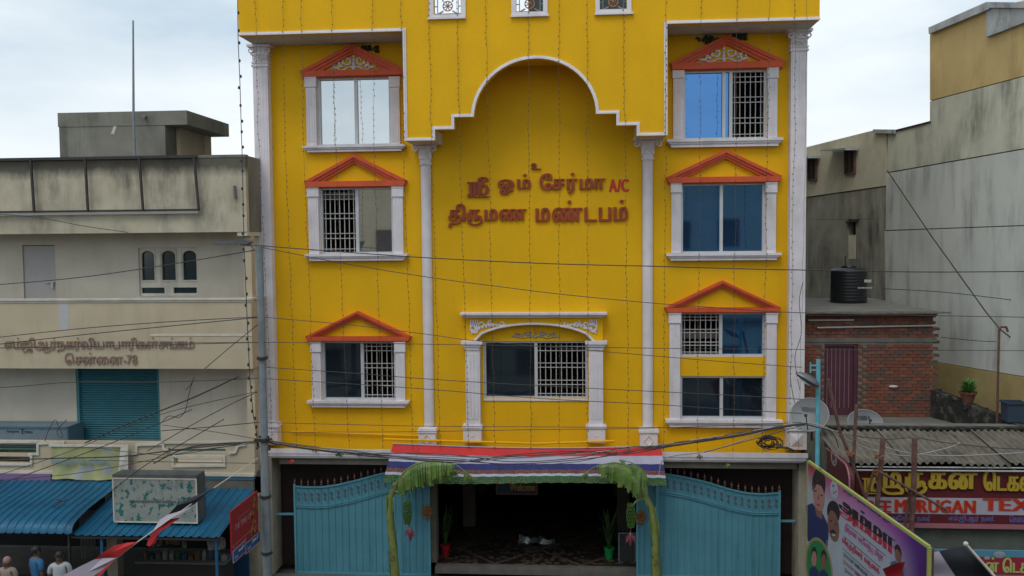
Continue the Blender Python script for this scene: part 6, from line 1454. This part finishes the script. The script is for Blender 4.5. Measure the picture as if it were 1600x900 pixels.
# ------------------------------------------------------------------ cyan pole with floodlight, rusty scaffold posts
p, q = P(1277, 700, -4.2), P(1279, 562, -4.2); xc = (p.x+q.x)/2
CP = T('cyan_lamp_pole', 'pale cyan pole standing at the right corner of the yellow hall', 'pole', (xc, -4.2, -.28))
MB().tube([(xc, -4.2, -.28), (xc, -4.2, q.z)], .045, 10).build('shaft', 'polecyan', CP, smooth=True)
mb = MB(); mb.bar((xc-.16, -4.2, q.z-.12), (xc+.02, -4.2, q.z-.12), .03); mb.bar((xc-.16, -4.2, q.z-.28), (xc-.16, -4.2, q.z-.06), .025); mb.bar((xc-.14, -4.2, q.z-.22), (xc, -4.2, q.z-.22), .02); mb.build('bracket', 'polecyan', CP)
FL = T('flood_lamp', 'grey oval street lamp head tilted down on the cyan pole', 'street lamp', (xc, -4.2, q.z-.5))
a, b = P(1244, 583, -4.35), P(1278, 603, -4.35); d = (b-a); L = d.length; d.normalize(); up = Vector((-d.z, 0, d.x)); vs = []; fs = []
mb = MB(); N = 10; K = 12
for i in range(N+1):
    u = i/N; r1 = .145*math.sin(math.pi*min(1, max(.0, .06+u*.82)))**.75; c = a+d*(L*u)
    for k in range(K): t = 2*math.pi*k/K; s_ = math.sin(t); vs.append(c+Vector((0, 1, 0))*(r1*math.cos(t))+up*(s_*r1*(.8 if s_ > 0 else .45)))
for i in range(N):
    for k in range(K): fs.append((i*K+k, i*K+(k+1) % K, (i+1)*K+(k+1) % K, (i+1)*K+k))
fs += [tuple(range(K))[::-1], tuple(N*K+k for k in range(K))]; mb.add(vs, fs); mb.build('lamp_head', 'lampgrey', FL, smooth=True)
mb = MB(); c = a.lerp(b, .42)-up*.055; vs = [c+d*(L*.34*math.cos(t*math.pi/8))+Vector((0, 1, 0))*(.10*math.sin(t*math.pi/8)) for t in range(16)]; extr(mb, vs, -up*.035); mb.build('lens', 'lampglass', FL)
MB().tube([b-d*.05, b+Vector((.02, .1, .0)), (xc, -4.2, b.z-.05)], .03, 8).build('arm', 'lampgrey', FL)
RPn = 0
def rod(pts, r, label, m='rusty', Y=-4.75, ground=True):
    P_ = [P(x, y, Y) for x, y in pts]
    if ground: P_.append(Vector((P_[-1].x+(P_[-1].x-P_[0].x)*.3, Y, -.28)))
    P_ = P_[::-1]
    P_ = [p+Vector((random.uniform(-.01, .01), 0, 0)) for p in P_]
    return tag(MB().tube(P_, r, 7).build('scaffold_pole', m, origin=tuple(P_[0]), smooth=True), label, 'pole', 'rusty scaffold poles in front of the textile shop')
random.seed(3)
rod([(1338, 632), (1335, 690), (1332, 764)], .035, 'upright rusty pole nearest the maroon side sign', Y=-4.6)
rod([(1379, 684), (1376, 740), (1371, 792)], .05, 'thick upright rusty pole crossing the letters of SREE', Y=-4.65)
rod([(1429, 684), (1427, 760), (1424, 830)], .055, 'thick upright rusty pole crossing the M of MURUGAN', Y=-4.7)
rod([(1293, 592), (1300, 622), (1312, 672), (1330, 720), (1352, 776)], .035, 'crooked branch-like pole leaning past the cyan lamp pole', Y=-4.5)
rod([(1479, 797), (1425, 766), (1374, 737)], .028, 'thin slanting rusty rod tied across two uprights', Y=-4.8, ground=False)
rod([(1366, 733), (1353, 778)], .025, 'short thin rod leaning left of the SREE letters', Y=-4.62)
rod([(1424, 762), (1418, 790), (1414, 826)], .03, 'thin leaning rod beside the pole at the M of MURUGAN', Y=-4.64)
for k, (x, y) in enumerate(((1329, 709), (1374, 713), (1373, 738), (1425, 767))):
    c = P(x, y, -4.72); mb = MB(); random.seed(k)
    for _ in range(9): t = random.uniform(0, 6.28); mb.tube([c+Vector((.08*math.cos(t+a_), .07*math.sin(t+a_), random.uniform(-.05, .05))) for a_ in (0, 1, 2, 3)], .012, 4)
    tag(mb.build('rope_knot', col('rope_orange', (.20, .07, .025), var=.3, vs=20), origin=tuple(c)), ['orange rope knot on the pole by the maroon side sign', 'orange rope knot high on the pole before SREE', 'lower orange rope knot on the pole before SREE', 'orange rope knot on the pole before MURUGAN'][k], 'rope knot')
# ------------------------------------------------------------------ building opposite (behind the camera, seen in the panes)
OB = T('opposite_building', 'cream building across the street reflected in the window panes', 'building', (0, -26, -.15))
zt = 12.1; hs = []
for k in range(-8, 9):
    for zz in (1.2, 4.6, 8.0): hs.append((k*2.7-.65, k*2.7+.65, zz, zz+1.5))
mb = MB(); openings(mb, -23, 23, -.15, zt, hs, -24.6, -24.4, back=True)
mb.build('front_wall', 'cream', OB)
mb = MB(); mb.box(-23, -33, -.15, -22.8, -24.61, zt); mb.box(22.8, -33, -.15, 23, -24.61, zt); mb.box(-22.79, -33, -.15, 22.79, -32.8, zt); mb.box(-22.79, -32.79, zt-.2, 22.79, -24.61, zt-.01); build_each(mb, 'side_wall', 'cream', OB)
mb = MB()
for h in hs: mb.box(h[0], -24.56, h[2], h[1], -24.53, h[3])
mb.build('shutters', 'shutter_darkwin', OB, kind='stuff')
mb = MB(); mb.box(-23, -24.38, 4.0, 23, -24.0, 4.15); mb.box(-23, -24.38, 7.3, 23, -24.0, 7.45); build_each(mb, 'ledge', 'concrete', OB)
mb = MB(); mb.quad((-22, -23.95, 5.2), (22, -23.95, 5.2), (22, -24.35, 6.6), (-22, -24.35, 6.6)); mb.build('blue_tarpaulin', col('tarp_blue', (.02, .12, .35)), OB)

# ------------------------------------------------------------------ cables
def wire(pts, r=.011, Y=-3.9, label=None, group=None, m='wire', Y2=None, sag=0.):
    Y2 = Y if Y2 is None else Y2; n = len(pts); Q = []
    for i, (x, y) in enumerate(pts): Q.append(P(x, y, Y+(Y2-Y)*i/(n-1)))
    # smooth polyline
    R_ = []
    for i in range(n-1):
        for k in range(6):
            t = k/6; p0 = Q[max(i-1, 0)]; p1, p2 = Q[i], Q[i+1]; p3 = Q[min(i+2, n-1)]
            R_.append(.5*((2*p1)+(p2-p0)*t+(2*p0-5*p1+4*p2-p3)*t*t+(3*p1-p0-3*p2+p3)*t*t*t))
    R_.append(Q[-1])
    o = MB().tube(R_, r*.75, 4, cap=False).build('cable', m, origin=tuple(Q[0])); return tag(o, label, 'cable', group)
G1 = 'cables crossing the yellow facade'
wire([(395, 383), (540, 394), (680, 403.5), (860, 412), (1020, 416), (1160, 420), (1300, 422.7), (1450, 425), (1620, 424)], .014, label='highest dark cable crossing the whole yellow facade above the arch window', group=G1, Y2=-4.2)
wire([(406, 386), (540, 412), (680, 434.7), (790, 449), (879, 460), (1020, 473.6), (1110, 480), (1233, 488), (1400, 492), (1620, 496)], .010, label='thin cable sloping from the street lamp to the right gable', group=G1, Y2=-4.2)
wire([(410, 495.5), (550, 508), (680, 524), (740, 532), (947, 549.6), (1020, 556), (1130, 565), (1253, 574)], .009, label='cable crossing the lower left gable and capital of the arch window', group=G1)
wire([(250, 536), (410, 535), (550, 536), (680, 538), (850, 541), (1020, 544), (1253, 546), (1420, 547), (1620, 548)], .009, label='level cable just above the pane of the arch window', group=G1, Y2=-4.2)
wire([(403, 573), (550, 583), (680, 593), (850, 603), (1020, 611.5), (1130, 617), (1253, 624)], .010, label='cable crossing the middle of the central grille', group=G1)
wire([(403, 591), (550, 600), (680, 609), (850, 623), (1020, 631.7), (1130, 639), (1253, 646)], .010, label='cable crossing the bottom rail of the central grille', group=G1)
wire([(403, 660), (550, 663.5), (680, 666), (850, 667), (1020, 668), (1253, 670)], .009, label='upper of two level cables below the arch window', group=G1)
wire([(403, 675), (550, 675), (680, 674), (850, 671), (1020, 669), (1253, 660)], .009, label='lower of two level cables below the arch window', group=G1)
G2 = 'thick cable bundle sagging across the cloth canopy'; random.seed(40)
for k in range(9):
    d = random.uniform(-4, 5); e = random.uniform(-6, 8); f = random.uniform(-8, 10)
    wire([(410, 688+d*.6), (480, 698+d), (560, 706+d+e*.3), (640, 712+e), (720, 716+e), (800, 718+f), (900, 712+f), (980, 703+e), (1060, 692+d), (1150, 679+e*.6), (1210, 668+d*.5), (1262, 661+d*.3)], random.choice((.008, .010, .013)) if k < 7 else .010, Y=-3.9, Y2=-4.1, label='black cable in the sagging bundle above the hall entrance', group=G2, m='wire' if k != 5 else 'wiregrey')
wire([(1030, 742), (1040, 716), (1100, 706), (1150, 692), (1210, 668), (1262, 660)], .014, m='wiregrey', label='pale cable rising from canopy edge to the hall corner')
wire([(1262, 660), (1290, 668), (1330, 690), (1370, 705), (1420, 712), (1480, 700), (1500, 692)], .016, Y=-4.5, m='wiregrey', label='pale looping cable over the corrugated roof eave')
wire([(1262, 662), (1300, 672), (1350, 688), (1420, 708), (1500, 712), (1620, 706)], .016, Y=-4.5, m='wiregrey', label='long pale cable hanging along the corrugated roof')
wire([(1262, 664), (1330, 680), (1385, 686), (1430, 684), (1480, 692), (1560, 700), (1620, 702)], .012, Y=-4.5, label='dark cable along the corrugated roof')
wire([(1100, 707), (1200, 680), (1262, 664), (1300, 676), (1310, 700)], .012, Y=-4.2, label='dark cable turning at the cyan pole')
wire([(1250, 610), (1242, 560), (1252, 520), (1249, 470), (1255, 440)], .010, Y=-.5, label='thin wire climbing the right corner pilaster')
wire([(1248, 660), (1236, 600), (1235, 572)], .010, Y=-.5, label='thin wire hanging beside the right corner plinth')
G3 = 'cables crossing the left building'
L3 = [([(-20, 333), (60, 340), (130, 353), (200, 363)], 'cable crossing the stained parapet below the iron frame'), ([(-20, 446), (120, 434), (260, 414), (403, 390)], 'cable crossing the arched window of the left building'),
      ([(-20, 529), (120, 514), (260, 503), (403, 495)], 'upper cable over the rusty Tamil letters'), ([(-20, 540), (120, 524), (260, 510), (403, 496)], 'second cable over the rusty Tamil letters'), ([(-20, 544), (200, 540), (320, 537), (403, 535)], 'level cable through the rusty Tamil letters'),
      ([(-20, 607), (40, 603), (116, 597), (252, 597), (403, 591)], 'cable crossing the top of the teal shutter'), ([(133, 692), (200, 662), (300, 622), (373, 588)], 'thick cable slanting over the teal shutter'),
      ([(-20, 748), (110, 705), (243, 650), (400, 612)], 'cable slanting up over the yellow cloth banner'), ([(252, 673), (330, 667), (402, 660)], 'cable right of the teal shutter'), ([(253, 664), (330, 674), (403, 686)], 'cable sloping down to the pole bracket'),
      ([(230, 705), (300, 664), (360, 632), (403, 612)], 'cable slanting from balustrade to pole'), ([(320, 576), (365, 538), (408, 503)], 'short cable slanting up to the pole'), ([(-20, 762), (60, 735), (180, 690), (300, 640)], 'cable over the purple signboard'),
      ([(-20, 720), (90, 716), (190, 713), (300, 700), (403, 690)], 'thick cable along the left balustrade'), ([(-20, 752), (100, 742), (200, 726), (300, 705), (403, 692)], 'cable rising along the balustrade to the bracket'), ([(140, 719), (280, 722), (403, 724)], 'thin level cable below the slot opening'), ([(160, 778), (230, 725), (290, 690), (350, 655)], 'cable rising from the peeling sign box'),
      ([(150, 700), (260, 711), (340, 700), (403, 688)], 'sagging cable along the right part of the balustrade'), ([(240, 724), (300, 698), (400, 690)], 'thick black cable meeting the pole bracket')]
for pts, lb in L3: wire(pts, random.choice((.010, .012, .013)) if 'thick' not in lb else .020, Y=-3.2, Y2=-3.85, label=lb, group=G3)
wire([(290, 610), (300, 598), (303, 590), (296, 612), (290, 640), (280, 652), (264, 650), (254, 658)], .012, Y=-2.2, label='loose tangled wire on the wall right of the shutter')
wire([(70, 690), (76, 672), (86, 656), (92, 668), (98, 682), (92, 682), (90, 672), (104, 656)], .012, Y=-1.35, label='loose wire loop on the grey light box sign')
for pts, lb in (([(1300, 672), (1420, 480), (1386, 300)], None),): pass
wire([(1470, 527), (1520, 532), (1557, 534)], .012, Y=-1.5, label='short wire from the brick room to the hooked pipe')
wire([(1380, 451), (1480, 457), (1600, 471), (1640, 474)], .012, Y=-.5, label='dark wire crossing the lower part of the tall grey wall')
# coil on the ledge
c = P(1200, 692, -.55); mb = MB(); random.seed(77)
for k in range(16):
    a0 = random.random()*6.28; rx, rz = random.uniform(.12, .30), random.uniform(.08, .2); cx, cz = c.x+random.uniform(-.05, .12), c.z+random.uniform(-.03, .03)
    mb.tube([(cx+rx*math.cos(a0+t*.6), -.55+random.uniform(-.06, .06), cz+rz*math.sin(a0+t*.6)) for t in range(9)], .011, 4)
mb.tube([(c.x+.2, -.55, c.z-.1), (c.x+.45, -.6, c.z-.1), (c.x+.62, -.6, c.z-.18)], .03, 5)
tag(mb.build('cable_coil', 'wire', origin=tuple(c)), 'tangled coil of dark cable on the ledge by the right plinth', 'cable coil')
wire([(620, 760), (640, 740), (655, 700)], .006, Y=-1.5, label='thin string tying the left banana leaf')
# rags and tufts on the ledge lip
for k, (px, py, m, lb) in enumerate(((456, 717, 'cred', 'small red rag on the ledge lip left of the canopy'), (531, 708, 'leaf', 'green tuft on the ledge lip'), (562, 707, 'wire', 'dark knot on the ledge lip beside the canopy'), (1092, 711, 'cmaroon', 'dark red tuft on the ledge lip right of the canopy'), (490, 701, 'cmaroon', 'tiny red rag above the ledge lip'), (1135, 725, 'bleaf2', 'pale yellow tuft hanging under the ledge lip'))):
    c = P(px, py, -.86); mb = MB(); random.seed(k+90)
    for _ in range(14): a = random.uniform(0, 6.28); w = random.uniform(.05, .12); mb.add([c, c+Vector((w*math.cos(a), -.03, w*.6*math.sin(a)-.03)), c+Vector((w*math.cos(a+.5), -.01, w*.6*math.sin(a+.5)-.03))], [(0, 1, 2)])
    tag(mb.build('tuft', m, origin=tuple(c)), lb, 'tuft')

# ------------------------------------------------------------------ strings of tiny bulbs hanging over the facade
SX = [(399, 'outermost left string of tiny bulbs, over the left corner pilaster'), (441, 'bulb string over the yellow strip right of the left corner pilaster'), (470, 'bulb string along the left pilasters of the left windows'), (517, 'bulb string over the left panes of the left windows'),
      (582, 'bulb string over the right panes of the left windows'), (626, 'bulb string along the right pilasters of the left windows'), (669, 'bulb string over the left middle column'), (713, 'bulb string just right of the left middle column'), (759, 'bulb string over the left pilaster of the arch window'),
      (826, 'bulb string over the top of the big arch and the arch window pane'), (875, 'bulb string over the central grille'), (918, 'bulb string over the right pilaster of the arch window'), (973, 'bulb string over the painted A/C letters'), (1041, 'bulb string just left of the right windows'),
      (1095.5, 'bulb string over the left panes of the right windows'), (1150.7, 'bulb string over the middle of the right windows'), (1202, 'bulb string along the right pilasters of the right windows'), (1242, 'bulb string over the right corner pilaster'), (1261, 'outermost right string, a bare wire')]
random.seed(50)
zl_b = P(836, 703, -.84).z
for i, (px, lb) in enumerate(SX):
    p = P(px, 4, YO-.07); x = p.x; zt2 = ZT+.02
    r = T('bulb_string', lb, 'light string', (x, YO-.07, zt2), group='strings of tiny bulbs hanging over the facade')
    pts = []; n = 26
    sway = random.uniform(-.12, .16)
    for k in range(n+1):
        f = k/n; z = zt2+(zl_b-zt2)*f; fy = max(0, (f-.35)/.65); pts.append(Vector((x+sway*f+random.uniform(-.018, .018), YO-.07+(.40)*fy, z)))
    MB().tube(pts, .0035, 4, cap=False).build('string_wire', 'stringw', r)
    if i == 18: continue
    mb = MB(); step = .145
    total = zt2-zl_b; m_ = int(total/step); g = MB()
    for k in range(m_):
        if random.random() < .12: continue
        f = (k+.5)/m_*n; a = pts[int(f)]; b = pts[min(n, int(f)+1)]; c = a.lerp(b, f-int(f)); s_ = random.choice((-1, 1))*.016
        mb.add([(c.x+s_-.011, c.y, c.z), (c.x+s_+.011, c.y, c.z), (c.x+s_, c.y-.012, c.z), (c.x+s_, c.y+.01, c.z+.026), (c.x+s_, c.y, c.z-.028)], [(0, 2, 3), (2, 1, 3), (1, 0, 3), (2, 0, 4), (1, 2, 4), (0, 1, 4)])
    mb.build('tiny_bulbs', 'bulb', r, kind='stuff')
# thicker garland string at the left edge of the hall
r = T('bulb_string', 'thick string of dark bulbs hanging free beside the hall and down to the grey pole', 'light string', tuple(P(371, 0, -1.6)), group='strings of tiny bulbs hanging over the facade')
L = [(371, -20), (372, 60), (375, 130), (377, 200), (379, 260), (380, 330), (382, 400), (385, 470), (388, 540), (391, 600), (396, 650), (402, 684)]
Q = [P(x, y, -1.6-2.2*i/11) for i, (x, y) in enumerate(L)]; MB().tube(Q, .010, 5, cap=False).build('string_wire', 'wire', r); mb = MB(); random.seed(5)
for i in range(len(Q)-1):
    for t in (.1, .5, .85):
        c = Q[i].lerp(Q[i+1], t); mb.ball((c.x+random.uniform(-.03, .03), c.y, c.z), .032, 5, 1.4)
mb.build('dark_bulbs', 'wire', r, kind='stuff')
MB()

# ------------------------------------------------------------------ flags
def flag(label, top, bot, ms, fr, Y, wave=.12, kind='flag'):
    """top/bot: px polylines along the flag edge, ms: stripe materials with fractions fr"""
    r = T('party_flag', label, 'flag', tuple(P(*top[0], Y)), group='red, white and black flags')
    def along(pl, u):
        n = len(pl)-1; s = u*n; i = min(int(s), n-1); t = s-i; return (pl[i][0]+(pl[i+1][0]-pl[i][0])*t, pl[i][1]+(pl[i+1][1]-pl[i][1])*t)
    for k, m in enumerate(ms):
        u0, u1 = fr[k], fr[k+1]; vs = []; fs = []; nu, nv = 12, 8
        for j in range(nv+1):
            for i in range(nu+1):
                u = u0+(u1-u0)*i/nu; v = j/nv; a, b = along(top, u), along(bot, u); x, y = a[0]+(b[0]-a[0])*v, a[1]+(b[1]-a[1])*v
                p = P(x, y, Y+wave*math.sin(u*7+v*3)+wave*.5*math.sin(v*8-u*4)); vs.append(p)
        for j in range(nv):
            for i in range(nu): q = j*(nu+1)+i; fs.append((q, q+1, q+nu+2, q+nu+1))
        mb = MB(); mb.add(vs, fs); mb.build({'fred': 'red_stripe', 'fwhite': 'white_stripe', 'fblack': 'black_stripe'}[m], m, r, smooth=True)
    return r
rf = flag('large red, white and black flag in the bottom right corner', [(1379, 889), (1400, 880), (1422, 876.5), (1444, 867), (1468, 861), (1490, 856), (1510, 852.5)], [(1412, 960), (1430, 955), (1460, 948), (1490, 944), (1520, 940), (1560, 935), (1585, 935)], ['fred', 'fwhite', 'fblack'], [0, .31, .66, 1], -9.0)
p, q = P(1509, 850, -9), P(1590, 942, -9); g = Vector((q.x+(q.x-p.x)*2.2, -9, -.28)); MB().tube([g, q, p], [.03, .025, .02], 8).build('flag_pole', 'winframe', rf); MB().ball(tuple(p), .04, 8).build('finial', 'winframe', rf)
lf = flag('flag with red and white stripes lowest on the slanting rope at bottom left', [(216, 846.5), (199, 848), (180, 855), (164, 863), (147, 874)], [(150, 898), (140, 905), (128, 925), (112, 930), (95, 935)], ['fred'], [0, 1], -7.0, .05)
def patch(root, name, pts, m, Y):
    mb = MB(); c = [P(x, y, Y+.04*math.sin(i*1.7)) for i, (x, y) in enumerate(pts)]; cc = sum(c, Vector())/len(c)+Vector((0, -.05, 0)); mb.add(c+[cc], [(i, (i+1) % len(c), len(c)) for i in range(len(c))]); return mb.build(name, m, root, smooth=True)
for ch in list(lf.children): bpy.data.objects.remove(ch)
patch(lf, 'red_stripe', [(215, 846.5), (198, 848), (180, 852), (163, 862), (147, 874), (160, 872), (184, 870.5)], 'fred', -7)
patch(lf, 'white_stripe', [(184, 870.8), (160, 872.2), (147, 874.3), (125, 885), (98, 899), (85, 925), (135, 925), (148, 899), (165, 884)], 'fwhite', -7)
patch(lf, 'red_stripe', [(182, 872), (166, 885), (149, 900), (136, 925), (150, 925), (158, 896)], 'fred', -7)
l2 = T('party_flag', 'narrow folded flag fluttering before the peeling sign box', 'flag', tuple(P(316, 772, -6.6)), group='red, white and black flags')
patch(l2, 'black_stripe', [(337, 761), (316, 770), (300, 777), (276, 790), (263, 804), (285, 797), (305, 787), (322, 773)], 'fblack', -6.6)
patch(l2, 'white_stripe', [(262, 804.3), (250, 812), (241, 826), (240, 830), (252, 818), (266, 810), (283, 808), (293, 797), (305, 788), (285, 797.5)], 'fwhite', -6.6)
patch(l2, 'red_stripe', [(282, 809), (266, 811), (252, 819), (240, 831), (231, 844), (229, 852), (234, 854), (243, 848), (248, 833), (262, 820)], 'fred', -6.6)
tag(MB().tube([P(403, 716, -4.0), P(337, 760.5, -6.5), P(216, 846, -6.9), P(148, 899, -7.0), P(30, 990, -7.2)], .010, 5).build('flag_rope', 'winframe', origin=tuple(P(403, 716, -4.0))), 'slanting rope from the grey pole carrying two flags', 'rope')
g = P(30, 990, -7.2); tag(MB().tube([(g.x, g.y, -.28), (g.x, g.y, g.z+.1)], .03, 8).build('rope_stake', 'iron', origin=(g.x, g.y, -.28)), 'iron stake holding the lower end of the flag rope', 'stake')

# ------------------------------------------------------------------ people under the left awning
def skinmesh(verts, edges, radii, root=0, sub=1):
    me = bpy.data.meshes.new('tmp'); me.from_pydata(verts, edges, []); me.update(); o = bpy.data.objects.new('tmp', me); COL.objects.link(o)
    md = o.modifiers.new('s', 'SKIN'); md.use_smooth_shade = True
    sv = me.skin_vertices[0].data if me.skin_vertices else None
    if sv is None:
        bpy.context.view_layer.objects.active = o; bpy.ops.mesh.customdata_skin_add(); sv = me.skin_vertices[0].data
    for i, r_ in enumerate(radii): sv[i].radius = r_ if isinstance(r_, tuple) else (r_, r_); sv[i].use_root = (i == root)
    sb = o.modifiers.new('b', 'SUBSURF'); sb.levels = sub; sb.render_levels = sub
    dg = bpy.context.evaluated_depsgraph_get(); m2 = bpy.data.meshes.new_from_object(o.evaluated_get(dg)); bpy.data.objects.remove(o); return m2
def person(label, px, py, Y, h, face, shirt, hairm, bald=False):
    c = P(px, py, Y); k = h/1.72; r = T('person', label, 'person', (c.x, Y, .0), rotz=face)
    V = [(0, 0, .95), (0, 0, 1.10), (0, .01, 1.30), (0, .01, 1.42), (0, 0, 1.50), (0, -.01, 1.58), (0, -.015, 1.66)]; R_ = [(.15, .11), (.145, .10), (.165, .11), (.10, .08), .055, (.075, .09), (.07, .085)]
    E_ = [(i, i+1) for i in range(6)]
    def ad(v, r_, p): V.append(v); R_.append(r_); E_.append((p, len(V)-1)); return len(V)-1
    for s in (-1, 1):
        a = ad((s*.19, .01, 1.40), .062, 3); a = ad((s*.23, .02, 1.14), .045, a); a = ad((s*.24, -.10, .92), .032, a); hnd = ad((s*.235, -.15, .85), (.035, .018), a)
        for f_ in range(4): ad((s*(.235+.014*(f_-1.5)), -.185-.008*f_, .775+.01*abs(f_-1.5)), .009, hnd)
        ad((s*.205, -.18, .83), .010, hnd)
        a = ad((s*.095, 0, .86), .085, 0); a = ad((s*.10, -.01, .48), .058, a); a = ad((s*.10, .02, .09), .038, a); ad((s*.105, -.13, .035), (.04, .03), a)
    m2 = skinmesh([tuple(x*k for x in v) for v in V], E_, [tuple(x*k for x in q) if isinstance(q, tuple) else q*k for q in R_])
    m2.name = 'body'; m2.materials.clear(); m2.materials.append(M['skin']); o = bpy.data.objects.new('body', m2); COL.objects.link(o); o.parent = r
    V2 = [(0, 0, .88), (0, 0, 1.10), (0, .01, 1.30), (0, .01, 1.43)]; R2 = [(.17, .135), (.165, .125), (.185, .13), (.115, .10)]; E2 = [(0, 1), (1, 2), (2, 3)]
    for s in (-1, 1): V2 += [(s*.19, .01, 1.40), (s*.225, .02, 1.20)]; R2 += [.075, .065]; n = len(V2); E2 += [(3, n-2), (n-2, n-1)]
    m3 = skinmesh([tuple(x*k for x in v) for v in V2], E2, [tuple(x*k for x in q) if isinstance(q, tuple) else q*k for q in R2]); m3.materials.clear(); m3.materials.append(M[shirt]); o = bpy.data.objects.new('shirt', m3); COL.objects.link(o); o.parent = r
    V4 = [(0, 0, .93)]; R4 = [(.165, .13)]; E4 = []
    for s in (-1, 1): V4 += [(s*.095, 0, .84), (s*.10, -.01, .48), (s*.10, .02, .12)]; R4 += [.10, .075, .065]; n = len(V4); E4 += [(0, n-3), (n-3, n-2), (n-2, n-1)]
    m4 = skinmesh([tuple(x*k for x in v) for v in V4], E4, [tuple(x*k for x in q) if isinstance(q, tuple) else q*k for q in R4]); m4.materials.clear(); m4.materials.append(M['trouser']); o = bpy.data.objects.new('trousers', m4); COL.objects.link(o); o.parent = r
    mb = MB(); prf = [(.001, .125)]+[(.092*math.sin(t*math.pi/14), .02+.105*math.cos(t*math.pi/14)) for t in range(1, 8)]+[(.085, -.03 if not bald else .01)]
    mb.lathe([(a*k, b*k) for a, b in prf], (0, .012*k, 1.635*k), 14, sy=1.12); me = bpy.data.meshes.new('hair'); me.from_pydata(mb.v, [], mb.f); me.materials.append(M[hairm]); me.polygons.foreach_set('use_smooth', [True]*len(me.polygons)); o = bpy.data.objects.new('hair', me); COL.objects.link(o); o.parent = r
    mb = MB()
    for s in (-1, 1): mb.ball((s*.03*k, -.085*k, 1.635*k), .011*k, 6)
    mb.ball((0, -.10*k, 1.61*k), .016*k, 6, 1.3); mb.ball((0, -.088*k, 1.575*k), .02*k, 6, .4)
    for s in (-1, 1): mb.ball((s*.082*k, .0, 1.62*k), .022*k, 6, 1.4)
    me = bpy.data.meshes.new('face'); me.from_pydata(mb.v, [], mb.f); me.materials.append(M['skin']); o = bpy.data.objects.new('face', me); COL.objects.link(o); o.parent = r
person('person in blue shirt standing under the upper blue awning', 58, 880, -4.1, 1.74, 2.6, 'shirtblue', 'hair')
person('person in white shirt standing left of the flag under the awning', 93, 884, -4.2, 1.66, .3, 'shirtwhite', 'hair')
person('person with pale pink head covering at the bottom left corner', 11, 890, -4.3, 1.55, 0., 'shirtbeige', 'hairgrey')
